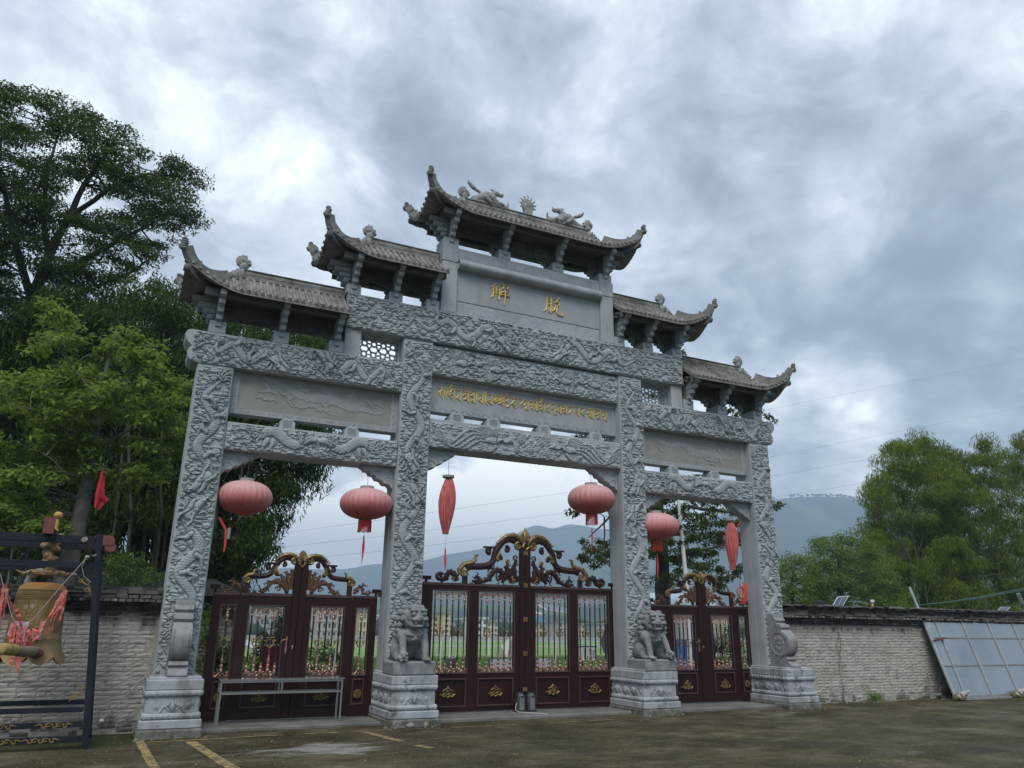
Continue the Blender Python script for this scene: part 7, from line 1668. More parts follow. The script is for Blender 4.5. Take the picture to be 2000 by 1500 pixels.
# ================================================================== VEGETATION
def in_poly(u, v, poly):
    c_ = False; n = len(poly)
    for i in range(n):
        x1, y1 = poly[i]; x2, y2 = poly[(i+1) % n]
        if (y1 > v) != (y2 > v) and u < (x2-x1)*(v-y1)/(y2-y1)+x1: c_ = not c_
    return c_
def leaf_quads(C, L, Wd, droop, flat, seed):
    """C: leaf bases. every leaf a folded rhombus of two faces"""
    g = np.random.default_rng(seed); n = len(C); a = g.uniform(0, 2*np.pi, n); el = g.normal(-droop, .45, n)
    d = np.stack([np.cos(a)*np.cos(el), np.sin(a)*np.cos(el), np.sin(el)], -1)
    up_ = np.stack([g.normal(0, flat, n), g.normal(0, flat, n), np.ones(n)], -1); s_ = np.cross(d, up_); s_ /= np.linalg.norm(s_, axis=1)[:, None]+1e-9; nn = np.cross(s_, d)
    l = L*g.uniform(.6, 1.25, n)[:, None]; w = Wd*g.uniform(.7, 1.2, n)[:, None]
    p0 = C; p1 = C+d*l*.45+s_*w*.5+nn*w*.12; p2 = C+d*l-nn*l*.12; p3 = C+d*l*.45-s_*w*.5+nn*w*.12
    V = np.stack([p0, p1, p2, p3], 1).reshape(-1, 3); F = np.arange(n*4).reshape(n, 4); return V, F
def plant(name, label, cat, base, mtrunk, mleaf, trunk, poly, Y0, Y1, step, nleaf, prad, L, Wd, droop=.3, flat=.5, seed=1, group=None, hole=.0, holes=(), layer=.55, stems=None, br=.03, kindc='crown', jit=.5, keep=1.0, extra=(), ns=(85.0, 60.0)):
    g = np.random.default_rng(seed); root = thing(name, label, cat, base, 0, group)
    us = [p[0] for p in poly]; vs = [p[1] for p in poly]; puffs = []
    v = min(vs)
    while v < max(vs):
        u = min(us)
        while u < max(us):
            uu = u+g.uniform(-jit, jit)*step; vv = v+g.uniform(-jit, jit)*step
            hn = mnoise.noise(Vector((uu/ns[0]+seed, vv/ns[1], seed*1.3)))
            if in_poly(uu, vv, poly) and hn > hole-1 and not any((uu-h[0])**2/h[2]**2+(vv-h[1])**2/h[3]**2 < 1 for h in holes):
                puffs.append(P(uu, vv, g.uniform(Y0, Y1)))
            u += step
        v += step
    for e in extra: puffs.append(P(*e))
    puffs = np.array(puffs); N_ = len(puffs); C = []
    for p in puffs:
        n = int(nleaf*g.uniform(.6, 1.4)*keep); r_ = prad*g.uniform(.7, 1.3); q = g.normal(0, 1, (n, 3)); q /= np.linalg.norm(q, axis=1)[:, None]; q *= (g.uniform(0, 1, n)**.45)[:, None]*r_; q[:, 2] *= layer
        C.append(p+q)
    C = np.concatenate(C); V, F = leaf_quads(C, L, Wd, droop, flat, seed+5); V = V-np.array(base)
    link(kindc, np_mesh(kindc, V, F, mleaf), root)
    q = MB()
    if trunk:
        for pts, rs in trunk:
            T = [np.array(p) for p in pts]; T2 = []
            for i in range(len(T)-1):
                for f in (0, .33, .66): T2.append(T[i]*(1-f)+T[i+1]*f+g.normal(0, .012, 3))
            T2.append(T[-1]); q.tube(T2, list(np.interp(np.linspace(0, 1, len(T2)), np.linspace(0, 1, len(rs)), rs)), 9)
        tp = np.array([p for pts, _ in trunk for a, b_ in zip(pts[:-1], pts[1:]) for p in (np.array(a), (np.array(a)+np.array(b_))/2, np.array(b_))])
        for k in range(0, N_, max(1, N_//90)):
            p = puffs[k]; d = np.linalg.norm(tp-p, axis=1)+(tp[:, 2] > p[2])*1.5; j = int(np.argmin(d)); a = tp[j]; m1 = a*.5+p*.5+np.array([0, 0, -.12*d[j]*.3])+g.normal(0, .06, 3); q.tube([a, m1, p], [br, br*.55, br*.15], 5)
    if q.v: q.build('trunk', mtrunk, root, smooth=True, angle=60)
    return root
M_BARK_D = mat('dark_bark', [(.3, (.025, .022, .02)), (.7, (.06, .055, .048))], 6, .95, bump=.6, bscale=20)
M_BARK_G = mat('pale_grey_bark', [(.3, (.10, .10, .088)), (.7, (.21, .205, .185))], 7, .9, bump=.5, bscale=25, mixes=[((.07, .07, .06), 5, .58, .7, .6, None)])
M_CULM = mat('bamboo_culm', [(.3, (.035, .04, .028)), (.7, (.09, .095, .065))], 5, .6)
L_TALL = leafmat('fine_dark_foliage', [(.15, (0.024, 0.047, 0.016)), (.5, (0.048, 0.083, 0.025)), (.85, (0.090, 0.135, 0.040))], .5, .33)
L_BAM = leafmat('dark_bamboo_foliage', [(.15, (0.027, 0.050, 0.013)), (.5, (0.054, 0.094, 0.025)), (.85, (0.102, 0.159, 0.043))], .45, .34)  # deeper green than the bamboo on the right
L_YOUNG = leafmat('fresh_green_leaves', [(.15, (0.089, 0.150, 0.031)), (.5, (0.148, 0.228, 0.047)), (.88, (0.251, 0.320, 0.071)), (.97, (0.413, 0.328, 0.060))], .9, .38)
L_BRIGHT = leafmat('bright_bamboo_foliage', [(.15, (0.055, 0.092, 0.014)), (.5, (0.112, 0.165, 0.024)), (.85, (0.21, 0.265, 0.045))], .35, .38)
L_BROAD = leafmat('broadleaf_foliage', [(.15, (0.062, 0.116, 0.028)), (.5, (0.110, 0.178, 0.041)), (.85, (0.178, 0.248, 0.062))], .6, .35)
L_OLIVE = leafmat('olive_leaves', [(.15, (0.033, 0.055, 0.016)), (.5, (0.057, 0.083, 0.022)), (.85, (0.105, 0.117, 0.034)), (.97, (0.240, 0.124, 0.034))], .8, .32)
p_ = lambda u, v, Y: tuple(P(u, v, Y))
# tall layered tree, upper left
YT = 9.0
trunk = [([p_(-70, 1150, YT), p_(-40, 900, YT), (p_(0, 720, YT)), p_(62, 590, YT)], [.30, .27, .22, .16]), ([p_(62, 590, YT), p_(85, 520, YT), p_(125, 440, YT+.3), p_(165, 360, YT+.5), p_(215, 290, YT+.8)], [.16, .13, .10, .07, .03]),
         ([p_(80, 540, YT), p_(150, 515, YT-.3), p_(230, 470, YT-.6), p_(320, 425, YT-1)], [.11, .09, .06, .025]), ([p_(95, 505, YT), p_(85, 430, YT+.5), p_(90, 330, YT+1), p_(120, 250, YT+1.2)], [.09, .07, .05, .025]), ([p_(130, 430, YT), p_(210, 370, YT-.5), p_(290, 340, YT-1), p_(350, 345, YT-1)], [.08, .06, .04, .02]),
         ([p_(62, 590, YT), p_(30, 480, YT-.6), p_(10, 380, YT-1), p_(-20, 280, YT-1)], [.11, .09, .06, .03]), ([p_(150, 520, YT), p_(190, 560, YT-.4), p_(260, 530, YT-.7), p_(300, 500, YT-.9)], [.06, .05, .035, .02]), ([p_(30, 660, YT), p_(90, 640, YT-.8), p_(150, 600, YT-1.2)], [.08, .05, .02])]
plant('tall_tree', 'tall dark tree with flat layers of fine leaves rising behind the left wall', 'tree', (p_(-70, 1150, YT)[0], YT, -.2), M_BARK_D, L_TALL, trunk,
      [(-90, 120), (0, 168), (60, 176), (130, 195), (215, 232), (250, 262), (262, 285), (300, 290), (345, 310), (388, 350), (372, 385), (388, 430), (345, 455), (318, 470), (300, 515), (250, 545), (200, 560), (150, 580), (110, 640), (60, 700), (0, 720), (-90, 760)],
      YT-2.4, YT+2.4, 16, 150, .42, .13, .042, .15, .35, 3, ns=(95.0, 34.0), layer=.24, hole=.80, holes=[(50, 545, 28, 30), (250, 500, 22, 12), (145, 470, 22, 20), (250, 400, 18, 10)], br=.03, extra=[(385, 345, YT), (378, 358, YT), (392, 362, YT-1), (385, 430, YT), (350, 470, YT)])
# bamboo thicket behind the left wall: several clumps
def bamboo(label, poly, Y0, Y1, seed, nculm, u0, u1, matl, step=22, nleaf=250, group=None, prad=.50, holes=(), hole=.38, L=.21, Wd=.034, droop=.75, vtop=650, **kw):
    g = np.random.default_rng(seed+40); tr = []
    for k in range(nculm):
        u = g.uniform(u0, u1); Y = g.uniform(Y0, Y1); lean = g.uniform(-40, 50); z0 = P(u, 1150, Y); z0 = (z0[0], Y, float(gz(0, Y))-.1)
        tr.append(([z0, p_(u+lean*.2, 1150+(vtop-1150)*.3, Y), p_(u+lean*.6, 1150+(vtop-1150)*.66, Y), p_(u+lean, vtop, Y)], [.045, .04, .03, .012]))
    return plant('bamboo_clump', label, 'bamboo', (P((u0+u1)/2, 1150, Y0)[0], (Y0+Y1)/2, -.1), M_CULM, matl, tr, poly, Y0, Y1, step, nleaf, prad, L, Wd, droop, .6, seed, group, hole=hole, layer=.75, holes=holes, br=.014)
GB = 'bamboo clumps behind the left wall'
bamboo('dark bamboo clump behind the bell stand and young tree at the far left', [(-60, 700), (0, 650), (90, 560), (150, 575), (190, 620), (200, 800), (210, 1000), (190, 1165), (-60, 1165)], 6.5, 9.5, 11, 16, -40, 190, L_BAM, group=GB)
bamboo('dark bamboo clump with bare culms behind the wall left of the first pillar', [(170, 610), (215, 560), (250, 575), (300, 545), (345, 560), (385, 600), (400, 760), (400, 1165), (190, 1165), (175, 900)], 6.0, 9.0, 12, 26, 200, 350, L_BAM, group=GB, holes=[(262, 1075, 50, 50)], hole=.4)
bamboo('dark bamboo clump arching out right of the leftmost pillar behind the left gate', [(380, 600), (430, 590), (500, 620), (560, 635), (640, 645), (685, 690), (660, 760), (655, 830), (650, 880), (628, 935), (590, 955), (575, 1000), (545, 1030), (520, 1075), (490, 1110), (470, 1165), (380, 1200)], 5.5, 8.5, 13, 16, 390, 470, L_BAM, group=GB, nleaf=240, hole=.38)
for k, (u, v, lab) in enumerate(((240, 1110, 'bright young bamboo shrub peeping over the wall left of the first pillar'), (60, 1020, 'bright leafy shrub behind the top rail of the bell stand'))):
    plant('bamboo_shrub', lab, 'shrub', (P(u, 1140, 2.2)[0], 2.2, 0), M_CULM, L_BROAD, [([(P(u, 1140, 2.2)[0], 2.2, 0), p_(u, v+20, 2.2)], [.03, .01])], [(u-45, v+40), (u-40, v-10), (u-10, v-35), (u+25, v-35), (u+60, v-5), (u+62, v+40)], 1.8, 2.8, 15, 60, .16, .11, .022 if k == 0 else .045, .2, .6, 70+k, layer=.7, br=.006)
# young tree with grey trunk and whorled leaves
YY = 2.6
tk = [([(P(120, 1150, YY)[0], YY, 0), p_(130, 1120, YY), p_(148, 1040, YY), p_(163, 975, YY), p_(178, 900, YY)], [.19, .17, .145, .12, .085]), ([p_(178, 900, YY), p_(186, 850, YY), p_(196, 790, YY), p_(212, 700, YY), p_(228, 640, YY-.1), p_(120, 600, YY)][:5], [.085, .07, .055, .035, .018]),
      ([p_(180, 885, YY), p_(230, 850, YY-.4), p_(290, 830, YY-.7), p_(340, 840, YY-.8)], [.03, .02, .012, .006]), ([p_(183, 862, YY), p_(120, 835, YY-.5), p_(60, 800, YY-.8), (p_(20, 790, YY-1))], [.03, .02, .012, .006]), ([p_(172, 930, YY), p_(130, 925, YY-.6), p_(90, 890, YY-.9)], [.024, .016, .007]),
      ([p_(175, 915, YY), p_(240, 920, YY+.3), p_(310, 905, YY+.5)], [.024, .016, .007]), ([p_(196, 790, YY), p_(160, 740, YY+.5), p_(120, 690, YY+.6), p_(110, 600, YY+.6)], [.024, .016, .010, .005]), ([p_(200, 770, YY), p_(250, 730, YY-.3), p_(300, 690, YY-.3)], [.02, .014, .006]), ([p_(190, 820, YY), p_(100, 760, YY+.4), p_(40, 730, YY+.6)], [.02, .012, .006])]
plant('young_tree', 'young tree with pale grey trunk and fresh whorled leaves behind the wall by the bell', 'tree', (P(120, 1150, YY)[0], YY, 0), M_BARK_G, L_YOUNG, tk,
      [(95, 565), (130, 590), (150, 640), (200, 655), (285, 635), (312, 660), (335, 720), (368, 750), (372, 840), (350, 880), (352, 930), (310, 965), (250, 975), (240, 945), (140, 945), (100, 965), (70, 1000), (30, 1030), (-30, 1010), (-30, 760), (20, 730), (60, 690), (90, 640)],
      YY-1.1, YY+1.1, 20, 62, .25, .14, .066, .25, .4, 21, layer=.5, hole=.82, ns=(60.0, 34.0), br=.010, holes=[(230, 1010, 80, 40), (25, 850, 30, 22)], jit=.6)
plant('low_bush', 'leafy bush against the back of the wall at the far left edge', 'bush', (P(30, 1140, 1.6)[0], 1.6, 0), M_BARK_G, L_YOUNG, [([(P(30, 1140, 1.6)[0], 1.6, 0), p_(30, 1030, 1.6)], [.04, .01])], [(-60, 1000), (30, 985), (95, 1000), (130, 1035), (120, 1060), (-60, 1060)], 1.3, 2.2, 18, 90, .22, .10, .05, .2, .4, 22, layer=.6, br=.006)
# bamboo and broad-leaved trees on the right
GR = 'trees beyond the right wall'
bamboo('tall bright bamboo clump at the right edge behind the leaning glass frame', [(1828, 915), (1862, 886), (1900, 868), (1922, 858), (1950, 885), (1990, 850), (2060, 830), (2160, 850), (2160, 1200), (1830, 1200), (1800, 1100), (1815, 1000)], 9.5, 13.5, 31, 7, 1900, 2100, L_BRIGHT, group=GR, step=19, nleaf=430, hole=.2, prad=.58, L=.25, Wd=.034, droop=.95, vtop=1090)
bamboo('bright feathery bamboo clump left of the right edge rising above the broad trees', [(1690, 940), (1703, 905), (1722, 885), (1735, 862), (1765, 866), (1790, 846), (1815, 846), (1838, 872), (1862, 885), (1880, 930), (1890, 1200), (1725, 1200), (1680, 1150), (1660, 1105), (1682, 1060), (1672, 1035), (1702, 1000)], 10.5, 14, 32, 6, 1750, 1820, L_BRIGHT, group=GR, step=19, nleaf=430, hole=.2, prad=.58, L=.25, Wd=.034, droop=.95, vtop=1090)
tb = P(1640, 1180, 9.5)
plant('broadleaf_tree', 'rounded mid-green broadleaf tree behind the solar panel on the right wall', 'tree', (tb[0], 9.5, -.2), M_BARK_D, L_BROAD, [([(tb[0], 9.5, -.2), p_(1640, 1150, 9.5), p_(1638, 1090, 9.5), p_(1645, 1060, 9.5)], [.16, .12, .08, .03])], [(1578, 1100), (1588, 1060), (1618, 1038), (1652, 1046), (1692, 1062), (1735, 1090), (1770, 1130), (1800, 1195), (1590, 1200), (1560, 1140)], 8.2, 10.8, 15, 260, .42, .105, .052, .2, .45, 33, GR, layer=.7, hole=.6)
tb = P(1545, 1180, 8.5)
plant('broadleaf_tree', 'low leafy tree just right of the rightmost pillar behind the wall', 'tree', (tb[0], 8.5, -.2), M_BARK_D, L_BROAD, [([(tb[0], 8.5, -.2), p_(1545, 1150, 8.5), p_(1550, 1110, 8.5)], [.1, .08, .03])], [(1500, 1104), (1530, 1086), (1565, 1088), (1590, 1104), (1610, 1150), (1620, 1200), (1500, 1200)], 7.5, 9.5, 15, 230, .38, .095, .05, .2, .45, 34, GR, layer=.7, hole=.6)
# tree behind the right bay
YR = 7.5; tb = P(1296, 1180, YR)
trunk = [([(tb[0], YR, -.3), p_(1294, 1150, YR), p_(1292, 1060, YR), p_(1288, 990, YR), p_(1296, 900, YR), p_(1310, 780, YR)], [.26, .24, .20, .15, .10, .05]), ([p_(1290, 1095, YR), p_(1320, 1090, YR-.4), p_(1370, 1075, YR-.8), p_(1430, 1060, YR-1)], [.09, .07, .05, .02]), ([p_(1290, 1010, YR), p_(1350, 990, YR-.5), p_(1420, 1000, YR-.8), p_(1500, 985, YR-1)], [.07, .06, .04, .015]),
         ([p_(1290, 1040, YR), p_(1240, 1020, YR-.5), p_(1190, 1010, YR-1), p_(1150, 1050, YR-1.3)], [.07, .05, .035, .015]), ([p_(1310, 780, YR), p_(1380, 770, YR-.5), p_(1450, 790, YR-.8), p_(1505, 812, YR-.8)], [.05, .04, .025, .01]), ([p_(1296, 880, YR), p_(1230, 840, YR-.5), p_(1150, 850, YR-.8)], [.05, .035, .015]), ([p_(1180, 1010, YR-1), p_(1180, 1060, YR-1.2), p_(1170, 1110, YR-1.2)], [.03, .02, .01])]
plant('shade_tree', 'shade tree with dark trunk and sparse olive leaves seen through the right bay', 'tree', (tb[0], YR, -.3), M_BARK_D, L_OLIVE, trunk,
      [(1118, 1000), (1150, 965), (1200, 955), (1245, 940), (1290, 930), (1330, 965), (1400, 975), (1465, 1000), (1500, 1010), (1480, 1080), (1440, 1130), (1390, 1150), (1340, 1100), (1310, 1150), (1270, 1130), (1255, 1080), (1200, 1095), (1165, 1110), (1125, 1090), (1140, 1040)],
      YR-1.8, YR+1.4, 14, 62, .22, .15, .062, .45, .5, 41, hole=.80, layer=.6, br=.014, extra=[(1500, 812, YR-.8), (1482, 800, YR-.8), (1510, 820, YR-.9), (1455, 795, YR-.7), (1440, 808, YR-.7), (1425, 800, YR-.7), (1330, 690, YR), (1318, 700, YR), (1400, 795, YR-.5), (1130, 852, YR-.8), (1150, 842, YR-.8), (1165, 850, YR-.8), (1185, 860, YR-.8), (1200, 850, YR-.8), (1215, 700, YR), (1270, 770, YR), (1290, 775, YR), (1300, 760, YR), (1345, 935, YR), (1320, 905, YR), (1360, 930, YR), (1520, 985, YR-1), (1512, 990, YR-1), (1340, 905, YR), (1380, 910, YR)])
# shrubs through the bars of the left gate, ground cover
GS = 'shrubs seen through the left gate'
for k, (poly, Y, lab) in enumerate((([(500, 1250), (530, 1225), (555, 1190), (580, 1200), (600, 1260), (600, 1330), (490, 1330)], 5.0, 'dark glossy bush with pale flowers behind the left leaf of the left gate'), ([(600, 1270), (630, 1255), (660, 1270), (690, 1290), (720, 1300), (725, 1350), (600, 1350)], 6.0, 'green bush behind the right leaf of the left gate'),
                                   ([(395, 1190), (420, 1230), (450, 1260), (470, 1290), (475, 1350), (385, 1380)], 3.4, 'leafy bush behind the narrow left panel of the left gate'))):
    tb = P(sum(a for a, _ in poly)/len(poly), 1330, Y); plant('garden_shrub', lab, 'shrub', (tb[0], Y, 0), M_BARK_D, L_BROAD if k != 0 else L_OLIVE, [([(tb[0], Y, 0), (tb[0], Y, .8)], [.04, .02])], poly, Y-.5, Y+.7, 16, 90, .22, .085, .045, .1, .5, 51+k, GS, layer=.8)
tb = P(1400, 1330, 10); plant('garden_shrub', 'yellow-green bush behind the bars of the right gate', 'shrub', (tb[0], 10, 0), M_BARK_D, L_BROAD, [([(tb[0], 10, -.1), (tb[0], 10, .8)], [.04, .02])], [(1375, 1300), (1380, 1235), (1405, 1215), (1435, 1225), (1470, 1210), (1475, 1300)], 9.5, 11, 15, 80, .25, .09, .05, .1, .5, 57, layer=.8)
def tuft(name, label, x, y, n, h, seed, zb=.03, spread=.25):
    g = np.random.default_rng(seed); V = []; F = []
    for i in range(n):
        a = g.uniform(0, 6.28); b_ = np.array([x+g.normal(0, spread*.25), y+g.normal(0, .05), zb]); l = h*g.uniform(.5, 1.1); out = g.uniform(.2, 1.0)*spread; w = .006; prev = None
        for k in range(4):
            t_ = k/3; p = b_+np.array([math.cos(a)*out*t_**1.4, math.sin(a)*out*.5*t_**1.4, l*t_*(1-.35*t_)]); s_ = np.array([-math.sin(a), math.cos(a), 0])*w*(1-t_*.85); V += [p-s_, p+s_]
            if k: m = len(V); F.append([m-4, m-3, m-1, m-2])
    me = np_mesh(name, V, F, L_BROAD); o = link(name, me); return tag(o, label, 'grass tuft')
tuft('grass_tuft', 'tuft of long grass at the foot of the right wall', P(1713, 1364, .12)[0], .12, 90, .34, 3, spread=.42)
tuft('grass_tuft', 'small grass sprig on the yard at the right edge of the photo', P(1985, 1395, -.8)[0], -.9, 40, .10, 4, spread=.35)
tuft('grass_tuft', 'tiny weed at the corner of the rightmost plinth', 6.75, -.35, 26, .07, 5, spread=.12)
def cover(name, matl, x0, x1, y0, y1, n, h, seed, zf):
    g = np.random.default_rng(seed); x = g.uniform(x0, x1, n); y = g.uniform(y0, y1, n); z = np.array([zf(a, b_) for a, b_ in zip(x, y)]); a = g.uniform(0, 6.28, n); l = h*g.uniform(.5, 1.3, n); w = l*.16
    b_ = np.stack([x, y, z], -1); s_ = np.stack([np.cos(a), np.sin(a), 0*a], -1)*w[:, None]; tp = b_+np.stack([g.normal(0, .35, n)*l, g.normal(0, .35, n)*l, l], -1)
    V = np.stack([b_-s_, b_+s_, tp], 1).reshape(-1, 3); link(name, np_mesh(name, V, np.arange(n*3).reshape(n, 3), matl), kind='stuff')
L_RICE = leafmat('rice_blades', [(.15, (.06, .14, .02)), (.5, (.09, .19, .03)), (.85, (.15, .26, .06))], .2, .4)
cover('verge_grass', L_BROAD, -12, 24, 8.8, 26, 26000, .30, 61, lambda a, b_: float(gz(a, b_)))
cover('rice_plants', L_RICE, 0, 60, 27.5, 70, 60000, .42, 62, lambda a, b_: -1.98)
# ================================================================== BEHIND THE GATES: yard things, lamps, signs
M_WHP = mat('white_paint', [(.3, (.60, .61, .60)), (.7, (.72, .72, .71))], 5, .5)
def pole_thing(name, label, cat, pts, r): t_ = thing(name, label, cat, tuple(pts[0])); MB().tube(pts, r, 10).build('pole', M_WHP, t_, smooth=True); return t_
Yp = 15.0; bp = P(1076, 1320, Yp); top = P(1083, 1192, Yp); zg = float(gz(0, Yp))
t_ = pole_thing('street_lamp', 'white street lamp with flat solar panel on the field edge behind the middle gate', 'street lamp', [(top[0], Yp, zg), tuple(top)], .055)
tf = Matrix.Translation(Vector(top)+Vector((0, 0, .05))) @ Matrix.Rotation(.28, 4, 'X') @ Matrix.Rotation(.1, 4, 'Y')
MB().box(-.62, .72, -.45, .45, -.02, .03, tf).build('solar_panel', M_WHP, t_); MB().box(-.58, .68, -.41, .41, .0305, .036, tf).build('solar_cells', M_SOL, t_); MB().box(-.9, -.45, -.12, .12, -.32, -.24, tf).build('lamp_head', M_WHP, t_)
a = P(857, 1320, 12); b2 = P(862, 1238, 12); pole_thing('white_post', 'thick white post on the verge behind the left bars of the middle gate', 'post', [(a[0], 12, float(gz(0, 12))), tuple(b2)], .05)
for k, (u, v, Y, lab) in enumerate(((880, 1245, 60, 'distant thin white pole in the paddy at the left of the middle gate'), (893, 1242, 75, 'distant thin white pole beside the paddy path'), (905, 1244, 90, 'third thin white pole along the paddy path'), (955, 1246, 80, 'lone thin white pole in the middle of the paddy'))):
    b2 = P(u, v, Y); pole_thing('field_pole', lab, 'pole', [(b2[0], Y, -2), tuple(b2)], .07)
t_ = thing('street_lamp', 'white street lamp with crescent hook rising behind the right gate', 'street lamp', (P(1342, 1200, 6)[0], 6, .04)); a = P(1341, 1180, 6); b2 = P(1325, 975, 6)
MB().tube([(a[0]+.0, 6, .04), tuple(P(1340, 1130, 6)), tuple(P(1331, 1040, 6)), tuple(b2)], [.075, .065, .055, .045], 10).build('pole', M_WHP, t_, smooth=True)
q = MB(); q.tube([tuple(P(u, v, 6)) for u, v in ((1326, 1008), (1336, 1003), (1341, 992), (1339, 981), (1333, 975))], [.02, .028, .03, .026, .015], 8); q.tube([tuple(P(u, v, 6)) for u, v in ((1325, 976), (1318, 973), (1312, 968), (1300, 962))], .018, 6); q.build('crescent_hook', M_WHP, t_, smooth=True)
t_ = thing('leaning_post', 'slim white post leaning behind the right leaf of the left gate', 'post', tuple(P(648, 1318, 5))); MB().tube([tuple(P(648, 1325, 5)), tuple(P(661, 1250, 5)), tuple(P(672, 1243, 5))], .028, 8).build('post', M_WHP, t_, smooth=True)
M_BLUE = mat('blue_sheet_metal', [(.3, (.015, .10, .36)), (.7, (.03, .16, .48))], 3, .5); M_PALEB = mat('pale_blue_sheet', [(.3, (.33, .45, .52)), (.7, (.46, .57, .62))], 4, .5)
t_ = thing('site_shed', 'blue and white sheet metal shed behind the right gate', 'shed', (P(1330, 1290, 9)[0], 9, .0))
a = P(1312, 1248, 9); b2 = P(1368, 1300, 9); x0, x1 = a[0], P(1372, 1248, 9)[0]
MB().box(x0, x1, 9, 12, -.05, P(1330, 1249, 9)[2]).build('blue_wall', M_BLUE, t_)
MB().box(x0, x1, 9.02, 12, P(1330, 1249, 9)[2]+.002, P(1330, 1205, 9)[2]).build('white_wall', M_WHP, t_)
q = MB()
for i in range(9): x = x0+.1+(x1-x0-.2)*i/8; q.box(x-.012, x+.012, 8.985, 8.999, .0, P(1330, 1206, 9)[2])
q.build('wall_ribs', M_ALU, t_)
a = P(1268, 1166, 9); b2 = P(1405, 1180, 9)
q = MB(); q.add([P(1262, 1178, 8.8), P(1400, 1190, 8.8), P(1392, 1160, 12), P(1262, 1158, 12)]+[P(1262, 1180, 8.8), P(1400, 1192, 8.8), P(1392, 1162, 12), P(1262, 1160, 12)], [[0, 1, 2, 3], [7, 6, 5, 4], [0, 4, 5, 1], [1, 5, 6, 2], [2, 6, 7, 3], [3, 7, 4, 0]]); q.build('pale_roof', M_PALEB, t_)
t_ = thing('blue_panel', 'upright blue board beside a green bush behind the right gate', 'board', (P(1390, 1300, 7)[0], 7, 0)); a = P(1385, 1212, 7); b2 = P(1396, 1280, 7); MB().box(a[0], b2[0], 7, 7.05, .04, a[2]).build('board', M_BLUE, t_)
t_ = thing('red_notice_board', 'dark red notice board standing behind the left gate', 'board', (P(527, 1320, 3.0)[0], 3, 0)); a = P(514, 1262, 3.0); b2 = P(543, 1320, 3.0)
MB().box(a[0], b2[0], 3.0, 3.05, b2[2]+.0, a[2]).build('board', mat('dark_red_board', [(.3, (.10, .008, .010)), (.7, (.16, .015, .015))], 4, .6), t_); MB().box(a[0]-.02, b2[0]+.02, 2.99, 3.06, a[2]+.001, a[2]+.035).build('steel_edge', M_STEEL, t_)
q = MB(); q.tube([(a[0]-.9, 2.9, .5), (a[0]-.4, 2.9, .72), (b2[0], 2.9, .74)], .03, 6); q.lathe([(.30, -.03), (.34, -.02), (.34, .02), (.30, .03)], 16, (a[0]-.55, 2.9, .36)); q.box(a[0]-.1, b2[0]+.1, 2.85, 3.15, .05, .70); q.build('dark_cart', M_DARKPL, t_)
# roadside banners and signs seen through the middle gate
M_BAN = mat('printed_banner', [(.35, (.30, .32, .42)), (.5, (.52, .53, .58)), (.62, (.38, .36, .42)), (.75, (.60, .58, .60))], 5, .7)
for k, (u0, u1, v0, v1, Y, lab) in enumerate(((958, 1012, 1288, 1308, 8.6, 'wide printed banner low on the road verge left of the gate post'), (1048, 1076, 1286, 1303, 8.6, 'printed banner low on the road verge right of the gate post'))):
    a = P(u0, v0, Y); b2 = P(u1, v1, Y); t_ = thing('verge_banner', lab, 'banner', (a[0], Y, 0)); MB().box(a[0], b2[0], Y, Y+.03, max(.05, b2[2]), a[2]).build('sheet', M_BAN, t_)
    for x in (a[0], (a[0]+b2[0])/2, b2[0]): MB().box(x-.02, x+.02, Y+.031, Y+.06, -.05, a[2]+.02).build('stake', M_DARKPL, t_)
for k, (u0, u1, lab) in enumerate(((1131, 1146, 'small white sign with a black line on a black stand behind the middle gate'), (1149, 1165, 'white sign showing the character 知 on a black stand behind the middle gate'))):
    Y = 8.0; a = P(u0, 1264, Y); b2 = P(u1, 1290, Y); t_ = thing('road_sign', lab, 'sign', (a[0], Y, 0)); MB().box(a[0], b2[0], Y, Y+.03, b2[2], a[2]).build('plate', M_WHP, t_)
    q = MB(); q.box(a[0]-.03, b2[0]+.03, Y-.005, Y+.035, a[2]+.001, a[2]+.03); q.build('top_bar', M_DARKPL, t_); q = MB(); q.box((a[0]+b2[0])/2-.02, (a[0]+b2[0])/2+.02, Y+.031, Y+.05, 0, b2[2]); q.build('black_stand', M_DARKPL, t_)
    q = MB(); w_ = b2[0]-a[0]; h_ = a[2]-b2[2]; ox, oz = a[0], b2[2]
    if k == 1:
        L_ = [[(.12, .72), (.28, .95)], [(.15, .72), (.5, .72)], [(.06, .5), (.52, .5)], [(.3, .72), (.28, .4), (.06, .1)], [(.3, .42), (.5, .15)], [(.6, .25), (.6, .72), (.92, .72), (.92, .25), (.6, .25)]]
    else: L_ = [[(.7, .1), (.7, .9)], [(.15, .5), (.3, .5)]]
    for ln in L_:
        for p0, p1 in zip(ln[:-1], ln[1:]): q.beam((ox+p0[0]*w_, Y-.004, oz+p0[1]*h_), (ox+p1[0]*w_, Y-.004, oz+p1[1]*h_), .006, .022, (0, 0, 1))
    q.build('black_lettering', M_DARKPL, t_)
a = P(880, 1285, 8.2); b2 = P(905, 1310, 8.2); t_ = thing('utility_box', 'grey utility box on the verge behind the left bars of the middle gate', 'utility box', (a[0], 8.2, 0)); MB().box(a[0], P(895, 1285, 8.2)[0], 8.2, 8.6, 0, a[2]).build('box', M_GREYMET, t_, bevel=.02)
